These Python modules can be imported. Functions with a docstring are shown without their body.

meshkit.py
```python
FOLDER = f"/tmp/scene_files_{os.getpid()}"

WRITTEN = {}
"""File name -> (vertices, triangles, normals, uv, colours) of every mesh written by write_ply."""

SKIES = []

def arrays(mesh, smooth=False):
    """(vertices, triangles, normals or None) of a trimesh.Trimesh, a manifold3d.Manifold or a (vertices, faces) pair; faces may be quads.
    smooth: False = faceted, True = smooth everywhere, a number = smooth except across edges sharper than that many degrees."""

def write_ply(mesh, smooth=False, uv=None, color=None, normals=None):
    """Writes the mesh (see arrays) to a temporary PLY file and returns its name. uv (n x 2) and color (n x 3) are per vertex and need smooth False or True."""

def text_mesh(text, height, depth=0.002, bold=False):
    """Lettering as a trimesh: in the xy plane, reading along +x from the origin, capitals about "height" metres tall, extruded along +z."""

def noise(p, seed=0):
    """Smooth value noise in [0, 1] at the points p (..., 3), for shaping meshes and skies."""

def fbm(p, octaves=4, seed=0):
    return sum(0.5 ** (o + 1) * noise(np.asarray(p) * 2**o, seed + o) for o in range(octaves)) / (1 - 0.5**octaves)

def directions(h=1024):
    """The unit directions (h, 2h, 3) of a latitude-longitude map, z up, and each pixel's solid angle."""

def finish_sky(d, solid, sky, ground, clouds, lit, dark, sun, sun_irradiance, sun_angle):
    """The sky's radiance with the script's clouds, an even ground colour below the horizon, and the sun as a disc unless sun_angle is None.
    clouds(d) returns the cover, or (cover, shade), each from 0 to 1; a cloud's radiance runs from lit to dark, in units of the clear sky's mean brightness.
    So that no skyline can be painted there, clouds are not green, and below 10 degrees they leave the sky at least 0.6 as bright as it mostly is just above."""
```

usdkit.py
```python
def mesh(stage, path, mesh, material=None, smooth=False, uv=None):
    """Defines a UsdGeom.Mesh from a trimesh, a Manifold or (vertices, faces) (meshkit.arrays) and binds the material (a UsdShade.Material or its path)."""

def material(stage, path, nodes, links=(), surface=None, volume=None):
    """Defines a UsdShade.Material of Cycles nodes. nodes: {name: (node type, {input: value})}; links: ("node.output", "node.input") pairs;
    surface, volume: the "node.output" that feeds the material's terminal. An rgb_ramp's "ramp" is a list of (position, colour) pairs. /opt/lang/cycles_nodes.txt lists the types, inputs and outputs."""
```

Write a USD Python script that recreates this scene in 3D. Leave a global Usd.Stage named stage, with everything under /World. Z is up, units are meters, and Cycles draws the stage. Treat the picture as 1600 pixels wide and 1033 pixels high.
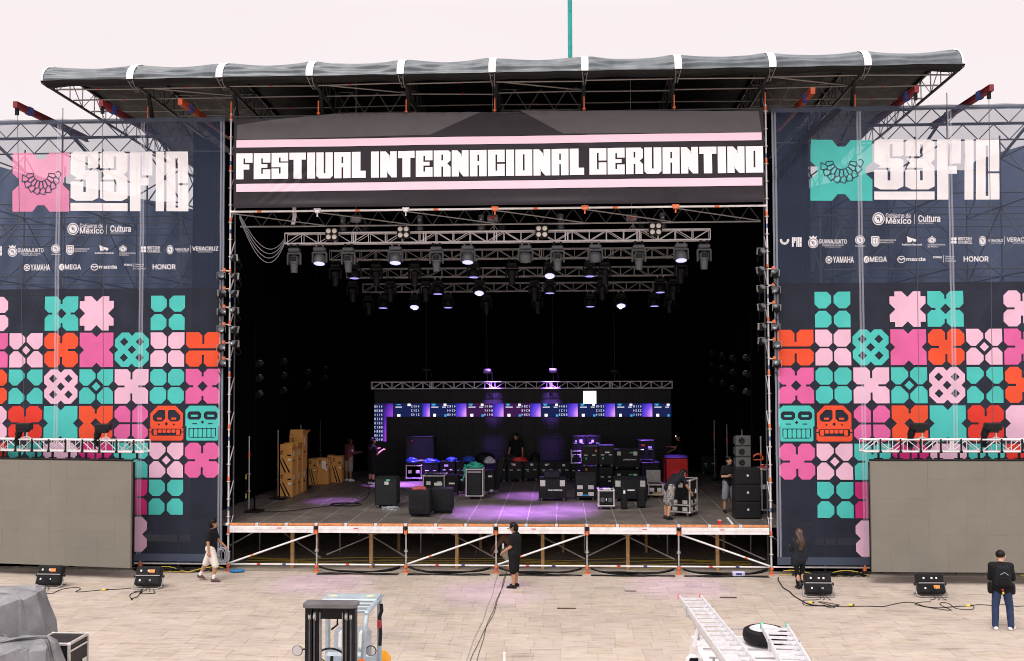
import math, random
import numpy as np
import trimesh, usdkit, meshkit
import manifold3d as m3
from manifold3d import Manifold
from shapely.geometry import Polygon, box as sbox, LineString, Point
from shapely.ops import unary_union
from shapely import affinity
from pxr import Usd, UsdGeom, UsdLux, UsdShade, Gf, Sdf, Vt

random.seed(7)
rng = np.random.default_rng(7)
PI = math.pi
stage = Usd.Stage.CreateInMemory()
UsdGeom.SetStageUpAxis(stage, 'Z')
UsdGeom.SetStageMetersPerUnit(stage, 1.0)
WORLD = UsdGeom.Xform.Define(stage, '/World')
stage.SetDefaultPrim(WORLD.GetPrim())
UsdGeom.Scope.Define(stage, '/World/Looks')

# ------------------------------------------------------------------ camera
CAM_F, CAM_C, YAW, PITCH, ROLL = 1552.6, np.array([1.8658, -28.3172, 5.8186]), .0491, .0369, -.0038
EXPOSURE = 0.52
_cy, _sy, _cp, _sp = math.cos(YAW), math.sin(YAW), math.cos(PITCH), math.sin(PITCH)
FW = np.array([-_sy*_cp, _cy*_cp, _sp]); _R = np.array([_cy, _sy, 0.]); _U = np.cross(_R, FW)
RT = _R*math.cos(ROLL)+_U*math.sin(ROLL); UP = -_R*math.sin(ROLL)+_U*math.cos(ROLL)
cam = UsdGeom.Camera.Define(stage, '/World/camera')
cam.AddTransformOp().Set(Gf.Matrix4d(*RT, 0, *UP, 0, *(-FW), 0, *CAM_C, 1))
cam.CreateHorizontalApertureAttr(36.0); cam.CreateVerticalApertureAttr(36.0*661/1024)
cam.CreateFocalLengthAttr(CAM_F/1600*36.0)
cam.CreateClippingRangeAttr(Gf.Vec2f(.1, 5000)); cam.CreateExposureAttr(EXPOSURE)
# a point of the photograph (1600 x 1033) on a true plane of the place
def ray(x, y): return FW+RT*(x-800)/CAM_F-UP*(y-516.5)/CAM_F
def atY(x, y, v): d = ray(x, y); return CAM_C+d*(v-CAM_C[1])/d[1]
def atZ(x, y, v): d = ray(x, y); return CAM_C+d*(v-CAM_C[2])/d[2]
def atX(x, y, v): d = ray(x, y); return CAM_C+d*(v-CAM_C[0])/d[0]

# ------------------------------------------------------------------ sky and sun (bright overcast)
SUN_EL, SUN_AZ = math.radians(58), math.radians(205)      # azimuth as atan2(x, y): behind the viewer, a little to the left
dome = UsdLux.DomeLight.Define(stage, '/World/sky')
sky = usdkit.material(stage, '/World/Looks/sky_air', {
    'tc': ('texture_coordinate', {}),
    'sky': ('sky_texture', {'sky_type': 'single_scattering', 'sun_disc': False, 'sun_elevation': SUN_EL, 'sun_rotation': SUN_AZ}),
    'map': ('mapping', {'scale': (1.2, 1.2, 3.0)}),
    'n': ('noise_texture', {'scale': 1.6, 'detail': 5, 'roughness': .55}),
    'cloud': ('rgb_ramp', {'ramp': [(0, (6.6, 6.0, 6.05)), (.45, (6.85, 6.2, 6.25)), (1, (7.1, 6.4, 6.45))]}),
    'sep': ('separate_xyz', {}),
    'el': ('map_range', {'from_min': .34, 'from_max': 1, 'to_min': 1, 'to_max': 2.5, 'clamp': True}),
    'cl2': ('mix', {'mix_type': 'multiply', 'fac': 1.0}),
    'mx': ('mix', {'fac': .96}),
    'bg': ('background_shader', {'strength': .1})},
    [('tc.generated', 'map.vector'), ('map.vector', 'n.vector'), ('n.fac', 'cloud.fac'), ('tc.generated', 'sep.vector'), ('sep.z', 'el.value'),
     ('cloud.color', 'cl2.color1'), ('el.result', 'cl2.color2'), ('sky.color', 'mx.color1'), ('cl2.color', 'mx.color2'), ('mx.color', 'bg.color')], surface='bg.background')
UsdShade.MaterialBindingAPI.Apply(dome.GetPrim()).Bind(sky)
dome.GetPrim().SetCustomDataByKey('kind', 'structure')
sun = UsdLux.DistantLight.Define(stage, '/World/sun')
sun.CreateNormalizeAttr(True); sun.CreateIntensityAttr(.36); sun.CreateAngleAttr(28.0); sun.CreateColorAttr(Gf.Vec3f(1, .95, .9))
sun.AddRotateXYZOp().Set(Gf.Vec3f(90-math.degrees(SUN_EL), 0, 180-math.degrees(SUN_AZ)))

# ------------------------------------------------------------------ helpers: names, things, parts
_used = {}
THING_LOC = {}
def numbered(parent, name):
    k = _used.get((parent, name), 0); _used[(parent, name)] = k+1
    return f'{parent}/{name}' if k == 0 else f'{parent}/{name}_{k:03d}'
def tag(prim, label=None, cat=None, group=None, kind=None):
    for k, v in (('label', label), ('category', cat), ('group', group), ('kind', kind)):
        if v: prim.SetCustomDataByKey(k, v)
    return prim
def path_of(prim): return str(prim.GetPath())
def thing(name, label, cat, loc=(0, 0, 0), rotz=0., group=None, kind=None):
    path = numbered('/World', name); x = UsdGeom.Xform.Define(stage, path)
    x.AddTranslateOp().Set(Gf.Vec3d(*map(float, loc)))
    if rotz: x.AddRotateZOp().Set(math.degrees(rotz))
    tag(x.GetPrim(), label, cat, group, kind); THING_LOC[path] = np.array(loc, float)
    return path
def copy_of(src, name, label, cat, loc, rotz=0., group=None, tilt=None):
    path = numbered('/World', name); x = UsdGeom.Xform.Define(stage, path)
    x.AddTranslateOp().Set(Gf.Vec3d(*map(float, loc)))
    x.AddRotateZOp().Set(math.degrees(rotz))
    if tilt: x.AddRotateXOp().Set(math.degrees(tilt))
    x.GetPrim().GetReferences().AddInternalReference(src); x.GetPrim().SetInstanceable(True)
    tag(x.GetPrim(), label, cat, group); return path
UsdGeom.Scope.Define(stage, '/World/Looks')
def proto(name):                                            # a class prim: drawn only through its references
    p = stage.CreateClassPrim('/World/Looks/pattern_'+name); return str(p.GetPath())
ORD = ['first', 'second', 'third', 'fourth', 'fifth', 'sixth', 'seventh', 'eighth', 'ninth', 'tenth', 'eleventh', 'twelfth', 'thirteenth', 'fourteenth', 'fifteenth', 'sixteenth']

def write_mesh(path, v, f, mat, flat=False):
    v = np.asarray(v, float); f = np.asarray(f, int)
    if flat: v = v[f].reshape(-1, 3); f = np.arange(len(v)).reshape(-1, 3)
    m = UsdGeom.Mesh.Define(stage, path)
    n = np.zeros_like(v); fn = np.cross(v[f[:, 1]]-v[f[:, 0]], v[f[:, 2]]-v[f[:, 0]])
    for k in range(3): np.add.at(n, f[:, k], fn)
    l = np.linalg.norm(n, axis=1, keepdims=True); n = np.where(l > 1e-14, n/np.maximum(l, 1e-14), [0, 0, 1.])
    m.CreatePointsAttr(Vt.Vec3fArray.FromNumpy(v.astype(np.float32)))
    m.CreateFaceVertexCountsAttr(Vt.IntArray.FromNumpy(np.full(len(f), 3, np.int32)))
    m.CreateFaceVertexIndicesAttr(Vt.IntArray.FromNumpy(f.astype(np.int32).ravel()))
    m.CreateSubdivisionSchemeAttr('none')
    m.CreateNormalsAttr(Vt.Vec3fArray.FromNumpy(n.astype(np.float32))); m.SetNormalsInterpolation('vertex')
    UsdShade.MaterialBindingAPI.Apply(m.GetPrim()).Bind(mat)
    return m.GetPrim()
_BS = np.array([[x, y, z] for x in (-1, 1) for y in (-1, 1) for z in (-1, 1)], float)/2
_BF = [[0, 1, 3, 2], [4, 6, 7, 5], [0, 4, 5, 1], [2, 3, 7, 6], [0, 2, 6, 4], [1, 5, 7, 3]]
_BV = np.concatenate([_BS[q] for q in _BF]); _BT = np.concatenate([[[4*i, 4*i+1, 4*i+2], [4*i, 4*i+2, 4*i+3]] for i in range(6)])
def frame_of(d, up=(0, 0, 1)):
    d = np.asarray(d, float); d = d/np.linalg.norm(d); up = np.asarray(up, float)
    if abs(d@up) > .98: up = np.array([0, 1., 0]) if abs(d[1]) < .9 else np.array([1., 0, 0])
    s = np.cross(up, d); s /= np.linalg.norm(s); return np.stack([s, np.cross(d, s), d], 1)
def rot(rx=0, ry=0, rz=0):
    return trimesh.transformations.euler_matrix(rx, ry, rz)[:3, :3]
class MB:
    def __init__(self): self.v, self.f, self.n = [], [], 0
    def add(self, v, f):
        v = np.asarray(v, float); self.v.append(v); self.f.append(np.asarray(f, int)+self.n); self.n += len(v); return self
    def box(self, c, s, r=None):
        v = _BV*np.asarray(s, float)
        if r is not None: v = v@np.asarray(r).T
        return self.add(v+np.asarray(c, float), _BT)
    def box2(self, a, b): a, b = np.asarray(a, float), np.asarray(b, float); return self.box((a+b)/2, np.abs(b-a))
    def cbox(self, c, s, ch=.01, r=None):                    # box with chamfered edges
        s = np.asarray(s, float)/2; pts = []
        for sg in np.array([[x, y, z] for x in (-1, 1) for y in (-1, 1) for z in (-1, 1)]):
            for k in range(3):
                q = sg*s; d = sg*ch; d[k] = 0; pts.append(q-d)
        h = trimesh.convex.convex_hull(np.array(pts)); v = h.vertices[h.faces].reshape(-1, 3)
        fn = h.face_normals
        if r is not None: v = v@np.asarray(r).T
        return self.add(v+np.asarray(c, float), np.arange(len(v)).reshape(-1, 3))
    def beam(self, a, b, w, h, up=(0, 0, 1)):
        a, b = np.asarray(a, float), np.asarray(b, float); L = np.linalg.norm(b-a)
        return self.box((a+b)/2, (w, h, L), frame_of(b-a, up))
    def tube(self, a, b, r, n=7, r2=None, caps=True):
        a, b = np.asarray(a, float), np.asarray(b, float); F = frame_of(b-a); t = np.arange(n)*2*PI/n
        ring = np.stack([np.cos(t), np.sin(t), 0*t], 1)@F.T; r2 = r if r2 is None else r2
        v = np.concatenate([a+ring*r, b+ring*r2]); i = np.arange(n); j = (i+1) % n
        f = np.concatenate([np.stack([i, j, n+j], 1), np.stack([i, n+j, n+i], 1)]); self.add(v, f)
        if caps:
            for p, rr, flip in ((a, r, True), (b, r2, False)):
                if rr > 1e-5:
                    vv = np.concatenate([[p], p+ring*rr]); ff = np.stack([0*i, 1+i, 1+j], 1); self.add(vv, ff[:, ::-1] if flip else ff)
        return self
    def path(self, pts, r, n=6):
        pts = np.asarray(pts, float); m = len(pts); d = np.gradient(pts, axis=0); t = np.arange(n)*2*PI/n; vs = []; up = np.array([0, 0, 1.])
        for k in range(m):
            F = frame_of(d[k], up); vs.append(pts[k]+(np.outer(np.cos(t), F[:, 0])+np.outer(np.sin(t), F[:, 1]))*r)
        v = np.concatenate(vs); i = np.arange(n); j = (i+1) % n
        f = np.concatenate([np.concatenate([np.stack([k*n+i, k*n+j, (k+1)*n+j], 1), np.stack([k*n+i, (k+1)*n+j, (k+1)*n+i], 1)]) for k in range(m-1)])
        return self.add(v, f)
    def lathe(self, prof, n=14, c=(0, 0, 0), r=None):         # profile of (radius, z)
        prof = np.asarray(prof, float); t = np.arange(n)*2*PI/n; i = np.arange(n); j = (i+1) % n
        for k in range(len(prof)-1):
            (r0, z0), (r1, z1) = prof[k], prof[k+1]
            v = np.concatenate([np.stack([r0*np.cos(t), r0*np.sin(t), 0*t+z0], 1), np.stack([r1*np.cos(t), r1*np.sin(t), 0*t+z1], 1)])
            if r is not None: v = v@np.asarray(r).T
            self.add(v+np.asarray(c, float), np.concatenate([np.stack([i, j, n+j], 1), np.stack([i, n+j, n+i], 1)]))
        return self
    def ball(self, c, s, r=None, n=2):
        b = trimesh.creation.icosphere(n, 1.0); v = b.vertices*np.asarray(s, float)
        if r is not None: v = v@np.asarray(r).T
        return self.add(v+np.asarray(c, float), b.faces)
    def grid(self, fn, nu, nv):                              # fn(u, v) arrays -> (..., 3)
        u, v = np.meshgrid(np.linspace(0, 1, nu), np.linspace(0, 1, nv), indexing='ij'); p = fn(u, v).reshape(-1, 3)
        i, j = np.meshgrid(np.arange(nu-1), np.arange(nv-1), indexing='ij'); a = (i*nv+j).ravel()
        return self.add(p, np.concatenate([np.stack([a, a+nv, a+nv+1], 1), np.stack([a, a+nv+1, a+1], 1)]))
    def tm(self, m): return self.add(m.vertices, m.faces)
    def part(self, parent, name, mat, label=None, world=False, kind=None, flat=False):
        v = np.concatenate(self.v); f = np.concatenate(self.f)
        if world: v = v-THING_LOC['/'.join(parent.split('/')[:3])]
        return tag(write_mesh(numbered(parent, name), v, f, mat, flat), label, kind=kind)
def one(name, mb, mat, label, cat, group=None, kind=None):    # a thing that is one mesh
    v = np.concatenate(mb.v); f = np.concatenate(mb.f)
    return tag(write_mesh(numbered('/World', name), v, f, mat), label, cat, group, kind)

# ------------------------------------------------------------------ materials
MAT = {}
def mat(name, col, rough=.6, metal=0., var=.12, scale=6., bump=0., bscale=40., spec=.5, emit=None, es=0., rvar=.1):
    if name in MAT: return MAT[name]
    col = np.array(col, float)
    if col.max() < .06: col = col*.5; spec = spec*.4
    nodes = {'g': ('geometry', {}), 'oi': ('object_info', {}),
             'off': ('vector_math', {'math_type': 'add'}),
             'n': ('noise_texture', {'scale': scale, 'detail': 5, 'roughness': .6}),
             'r': ('rgb_ramp', {'ramp': [(.3, tuple(col*(1-var))), (.5, tuple(col)), (.72, tuple(np.minimum(col*(1+var), .95)))]}),
             'rr': ('map_range', {'from_min': .3, 'from_max': .7, 'to_min': max(rough-rvar, .03), 'to_max': min(rough+rvar, 1)}),
             'p': ('principled_bsdf', {'metallic': metal, 'specular_ior_level': spec})}
    links = [('g.position', 'n.vector'), ('n.fac', 'r.fac'), ('r.color', 'p.base_color'), ('n.fac', 'rr.value'), ('rr.result', 'p.roughness')]
    if bump:
        nodes['bn'] = ('noise_texture', {'scale': bscale, 'detail': 4}); nodes['b'] = ('bump', {'strength': bump, 'distance': .02})
        links += [('g.position', 'bn.vector'), ('bn.fac', 'b.height'), ('b.normal', 'p.normal')]
    if emit is not None: nodes['p'][1].update(emission_color=emit, emission_strength=es)
    MAT[name] = usdkit.material(stage, '/World/Looks/'+name, nodes, links, surface='p.BSDF'); return MAT[name]
def mesh_cloth(name, col, through, rough=.7, weave=True):     # perforated banner cloth: the holes let what is behind show through
    nodes = {'g': ('geometry', {}), 'n': ('noise_texture', {'scale': 1.4, 'detail': 4}), 'n2': ('noise_texture', {'scale': 90, 'detail': 1}),
             'a': ('math', {'math_type': 'add'}),
             'fr': ('map_range', {'from_min': .6, 'from_max': 1.4, 'to_min': through-.06, 'to_max': through+.06}),
             'r': ('rgb_ramp', {'ramp': [(.3, tuple(np.array(col)*.9)), (.7, tuple(np.minimum(np.array(col)*1.1, .93)))]}),
             'p': ('principled_bsdf', {'roughness': rough, 'specular_ior_level': .12}), 't': ('transparent_bsdf', {}), 'm': ('mix_closure', {})}
    links = [('g.position', 'n.vector'), ('g.position', 'n2.vector'), ('n.fac', 'a.value1'), ('n2.fac', 'a.value2'), ('a.value', 'fr.value'), ('fr.result', 'm.fac'), ('n.fac', 'r.fac'),
             ('r.color', 'p.base_color'), ('p.BSDF', 'm.closure1'), ('t.BSDF', 'm.closure2')]
    MAT[name] = usdkit.material(stage, '/World/Looks/'+name, nodes, links, surface='m.closure'); return MAT[name]
def glow(name, col, s):
    MAT[name] = usdkit.material(stage, '/World/Looks/'+name, {'e': ('emission', {'color': col, 'strength': s})}, [], surface='e.emission'); return MAT[name]

M_STEEL = mat('galvanised_steel', (.52, .52, .52), .45, .6, .2, 14)
M_ALU = mat('aluminium', (.66, .64, .66), .42, .25, .12, 20)
M_ALUD = mat('dull_aluminium', (.33, .32, .31), .5, .6, .2, 12)
M_ORANGE = mat('orange_paint', (.72, .16, .05), .55, 0, .25, 18)
M_WHITEP = mat('white_beam_paint', (.74, .72, .72), .5, 0, .14, 5)
M_PLY = mat('orange_plywood_edge', (.62, .24, .09), .7, 0, .35, 12)
M_TIMBER = mat('timber', (.42, .25, .1), .75, 0, .3, 9)
M_BLACKM = mat('black_metal', (.016, .016, .018), .42, 0, .3, 12)
M_DKSTEEL = mat('dark_roof_steel', (.09, .09, .095), .45, .5, .3, 10)
M_BLKPL = mat('black_plastic', (.02, .021, .023), .45, 0, .3, 30)
M_GREYPL = mat('grey_lamp_housing', (.075, .08, .09), .4, 0, .25, 20)
M_CASE = mat('black_case_board', (.02, .021, .024), .4, 0, .35, 8)
M_CASE2 = mat('charcoal_case_board', (.032, .034, .038), .5, 0, .3, 8)
M_DRAPE = mat('black_stage_drape', (.005, .005, .006), .95, 0, .3, 4, spec=.05)
M_WHITE = mat('white_label', (.78, .78, .76), .5, 0, .05, 10)
M_RUB = mat('black_rubber', (.012, .012, .013), .6, 0, .3, 20)
M_RED = mat('red_paint', (.6, .03, .03), .45, 0, .15, 8)
M_YEL = mat('yellow_plug', (.8, .6, .06), .5, 0, .1, 8)
M_YELC = mat('yellow_cable', (.55, .4, .03), .5, 0, .2, 8)
M_BLUEC = mat('blue_cable', (.03, .22, .5), .5, 0, .2, 8)
M_GREYC = mat('grey_cable', (.3, .31, .34), .5, 0, .2, 8)
M_DUST = mat('dish_white_metal', (.6, .6, .58), .4, .3, .1, 10)
M_BLUEP = mat('dark_blue_paint', (.02, .05, .2), .5, 0, .2, 10)

# ------------------------------------------------------------------ the plaza: ground sheet and stone slabs
g = MB().box((0, 120, -.041), (900, 700, .06))
tag(write_mesh(numbered('/World', 'ground'), np.concatenate(g.v), np.concatenate(g.f), mat('mortar_ground', (.42, .36, .31), .9, 0, .2, 2)), 'pale ground bed under and beyond the paved plaza', 'ground', kind='structure')
plaza = thing('plaza', 'pale tan stone slab paving in front of and under the stage', 'pavement', (0, 0, 0), kind='structure')
def slab_mat(i, col):
    n = f'plaza_stone_{"abcdefgh"[i]}'
    nodes = {'g': ('geometry', {}), 'oi': ('object_info', {}), 'mp': ('mapping', {'scale': (1, 4.5, 1)}),
             'n': ('noise_texture', {'scale': 2.2, 'detail': 7, 'roughness': .68}), 'big': ('noise_texture', {'scale': .32, 'detail': 5, 'roughness': .6}),
             'st': ('noise_texture', {'scale': .9, 'detail': 6, 'roughness': .7, 'distortion': .6}),
             'r': ('rgb_ramp', {'ramp': [(.25, tuple(np.array(col)*.68)), (.5, tuple(col)), (.75, tuple(np.array(col)*1.16))]}),
             'rb': ('rgb_ramp', {'ramp': [(.3, (.80, .80, .81)), (.47, (.97, .97, .97)), (.6, (1, 1, 1)), (.8, (1.0, .95, .9))]}),
             'rs': ('rgb_ramp', {'ramp': [(0, (.5, .47, .46)), (.34, (.66, .62, .6)), (.45, (1, 1, 1)), (1, (1, 1, 1))]}),
             'isl': ('rgb_ramp', {'ramp': [(0, (.91, .9, .9)), (.25, (1.03, 1.0, .98)), (.5, (.96, .96, .97)), (.75, (1.06, 1.03, 1.0)), (1, (.93, .925, .92))]}),
             'm1': ('mix', {'mix_type': 'multiply', 'fac': 1}), 'm2': ('mix', {'mix_type': 'multiply', 'fac': .8}), 'm3': ('mix', {'mix_type': 'multiply', 'fac': 1}),
             'bn': ('noise_texture', {'scale': 26, 'detail': 5}), 'b': ('bump', {'strength': .35, 'distance': .01}),
             'p': ('principled_bsdf', {'roughness': .72, 'specular_ior_level': .35})}
    MAT[n] = usdkit.material(stage, '/World/Looks/'+n, nodes, [('g.position', 'mp.vector'), ('mp.vector', 'n.vector'), ('g.position', 'big.vector'), ('mp.vector', 'st.vector'), ('n.fac', 'r.fac'), ('big.fac', 'rb.fac'), ('st.fac', 'rs.fac'),
        ('g.random_per_island', 'isl.fac'), ('r.color', 'm1.color1'), ('rb.color', 'm1.color2'), ('m1.color', 'm2.color1'), ('rs.color', 'm2.color2'), ('m2.color', 'm3.color1'), ('isl.color', 'm3.color2'), ('m3.color', 'p.base_color'),
        ('g.position', 'bn.vector'), ('bn.fac', 'b.height'), ('b.normal', 'p.normal')], surface='p.BSDF'); return MAT[n]
SLAB = [slab_mat(i, c) for i, c in enumerate([(.49, .42, .35), (.515, .448, .37), (.46, .40, .338), (.495, .43, .366), (.475, .408, .33)])]
rest = [MB() for _ in SLAB]; near = []
y = -12.5; row = 0
while y < 14:
    d = rng.choice([.42, .5, .5, .58]); x = -17.+rng.uniform(0, .5)
    while x < 17:
        w = rng.choice([.4, .5, .55, .62, .75])
        tilt = rng.normal(0, .0016, 2)
        s = MB(); c = (x+w/2, y+d/2, -.035+rng.normal(0, .0009)); s.cbox(c, (w-.004, d-.004, .07), .002, rot(tilt[0], tilt[1], 0))
        k = rng.integers(len(SLAB))
        cc = np.array(c); dd = np.linalg.norm(cc-CAM_C)
        q = (cc-CAM_C); zz = q@FW; px = 800+CAM_F*(q@RT)/zz; py = 516.5-CAM_F*(q@UP)/zz
        seen = -20 < px < 1620 and 890 < py < 1050
        if seen and len(near) < 300: near.append((s, k))
        else: rest[k].add(np.concatenate(s.v), np.concatenate(s.f))
        x += w
    y += d; row += 1
for s, k in near: s.part(plaza, 'paving_slab', SLAB[k])
for k, r in enumerate(rest): r.part(plaza, 'paving_slabs_beyond', SLAB[k], kind='stuff')

# ------------------------------------------------------------------ stage platform
B = 2.57; XP = [-7.71+B*i for i in range(7)]; ZD = 1.36
plat = thing('stage_platform', 'wide black floored scaffold stage with white front beam and orange edge', 'stage', (0, 0, 0))
def deck_mat():
    nodes = {'g': ('geometry', {}), 'n': ('noise_texture', {'scale': 1.3, 'detail': 7, 'roughness': .7}), 'w': ('noise_texture', {'scale': 9, 'detail': 5, 'roughness': .75}),
             'mp': ('mapping', {'scale': (6, .8, 1)}), 'sc': ('noise_texture', {'scale': 3, 'detail': 6, 'roughness': .75, 'distortion': .8}),
             'r': ('rgb_ramp', {'ramp': [(.28, (.065, .056, .049)), (.5, (.112, .096, .084)), (.72, (.18, .153, .132))]}),
             'rs': ('rgb_ramp', {'ramp': [(0, (1, 1, 1)), (.6, (1, 1, 1)), (.7, (1.9, 1.8, 1.7)), (1, (2.4, 2.2, 2.1))]}),
             'm': ('mix', {'mix_type': 'multiply', 'fac': .8}), 'rr': ('map_range', {'from_min': .3, 'from_max': .7, 'to_min': .38, 'to_max': .68}),
             'b': ('bump', {'strength': .25, 'distance': .01}), 'p': ('principled_bsdf', {'specular_ior_level': .5})}
    MAT['stage_ply'] = usdkit.material(stage, '/World/Looks/stage_ply', nodes, [('g.position', 'n.vector'), ('g.position', 'w.vector'), ('g.position', 'mp.vector'), ('mp.vector', 'sc.vector'), ('n.fac', 'r.fac'), ('sc.fac', 'rs.fac'),
        ('r.color', 'm.color1'), ('rs.color', 'm.color2'), ('m.color', 'p.base_color'), ('w.fac', 'rr.value'), ('rr.result', 'p.roughness'), ('w.fac', 'b.height'), ('b.normal', 'p.normal')], surface='p.BSDF'); return MAT['stage_ply']
M_DECK = deck_mat(); M_RAIL = mat('worn_deck_rail', (.42, .4, .38), .5, .4, .35, 8)
ROWS = [0.02, 2.95, 6.05, 9.1, 12.2, 15.3]; dw = B/3
cols = [(-8.95, -7.71)]+[(-7.71+dw*i, -7.71+dw*(i+1)) for i in range(18)]+[(7.71, 8.95)]
for j in range(5):
    for i, (a, b) in enumerate(cols):
        MB().cbox(((a+b)/2, (ROWS[j]+ROWS[j+1])/2, ZD-.03+rng.normal(0, .0015)), (b-a-.022, ROWS[j+1]-ROWS[j]-.02, .06), .004, rot(rng.normal(0, .0006), rng.normal(0, .0012), 0)).part(plat, 'deck_panel', M_DECK)
for a, b in cols[1:]:
    MB().box((a, 7.66, ZD-.032), (.018, 15.28, .062)).part(plat, 'deck_rail', M_RAIL)
for yy in ROWS[1:5]: MB().box((0, yy, ZD-.034), (15.3, .015, .06)).part(plat, 'deck_cross_rail', M_RAIL)
for i in range(6):
    a, b = XP[i]+.07, XP[i+1]-.07
    MB().cbox(((a+b)/2, -.075, 1.215), (b-a, .09, .19), .006).part(plat, 'front_beam', M_WHITEP)
    MB().box2((a, -.123, 1.21), (b, -.12, 1.214)).part(plat, 'beam_groove', M_STEEL)
    for k in range(3):
        aa = XP[i]+dw*k+.06; bb = XP[i]+dw*(k+1)-.06
        MB().cbox(((aa+bb)/2, -.045, 1.348), (bb-aa, .11, .055), .004).part(plat, 'edge_board', M_PLY)
        MB().cbox((XP[i]+dw*k, -.05, 1.352), (.09, .13, .07), .006).part(plat, 'edge_clamp', M_ALU)
    MB().box(((a+b)/2+rng.uniform(-.5, .5), -.1215, 1.255), (.13, .005, .022)).part(plat, 'red_sticker', M_RED)
for i, x in enumerate(XP):
    if 0 < i < 6:
        MB().tube((x, 0, .12), (x, 0, 1.12), .024, 9).part(plat, 'upright', M_STEEL)
        MB().tube((x, 0, .58), (x, 0, .61), .06, 10).tube((x, 0, .62), (x, 0, .635), .05, 10).part(plat, 'rosette', M_STEEL)
        c = MB().cbox((x, -.06, 1.16), (.085, .12, .16), .012); c.lathe([(.075, -.03), (.085, 0), (.075, .03)], 12, (x, -.06, 1.25), rot(PI/2)).part(plat, 'beam_coupler', M_ORANGE)
        MB().lathe([(.04, -.02), (.055, 0), (.03, .03), (0, .03)], 10, (x, -.13, 1.26), rot(PI/2)).part(plat, 'coupler_cap', M_BLACKM)
    MB().tube((x, 0, .02), (x, 0, .2), .032, 9).tube((x, 0, .13), (x, 0, .2), .055, 9).part(plat, 'base_jack', M_ORANGE)
    MB().box((x, 0, .012), (.17, .17, .014)).part(plat, 'base_plate', M_ORANGE)
    for yy in (3, 6, 9): MB().tube((x, yy, 0), (x, yy, 1.28), .024, 6).part(plat, 'inner_upright', M_STEEL)
for i in range(6):
    a, b = XP[i]+.05, XP[i+1]-.05
    MB().tube((a, 0, .205), (b, 0, .205), .024, 8).part(plat, 'ledger', M_WHITEP)
    for t, col in ((.32, M_RED), (.62, M_BLUEP)): MB().tube((a+(b-a)*t, 0, .205), (a+(b-a)*t+.1, 0, .205), .0255, 8, caps=False).part(plat, 'ledger_mark', col)
    MB().tube((a, 3, .7), (b, 3, .7), .024, 6).part(plat, 'inner_ledger', M_STEEL)
    if i in (0, 2, 4, 3): lo, hi = ((a, -.04, .24), (b, -.04, 1.1))
    else: lo, hi = ((b, -.04, .24), (a, -.04, 1.1))
    if i in (0, 2, 3, 5): MB().tube(lo, hi, .026, 8).part(plat, 'diagonal_brace', M_WHITEP); p = np.array(lo)*.75+np.array(hi)*.25; q = np.array(lo)*.72+np.array(hi)*.28; MB().tube(p, q, .028, 8, caps=False).part(plat, 'brace_mark', M_ORANGE)
    if i in (1, 4): MB().tube((a, 1.0, .3), (b, 2.6, 1.2), .024, 6).part(plat, 'diagonal_brace', M_STEEL)
    MB().tube((b, .6, .3), (a, 2.6, 1.2), .024, 6).part(plat, 'diagonal_brace', M_STEEL)
for px in (457, 580, 714, 848, 981, 1121):
    p = atY(px, 880, .55); MB().cbox((p[0], .55, .62), (.1, .1, 1.24), .008).part(plat, 'timber_prop', M_TIMBER)
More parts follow.
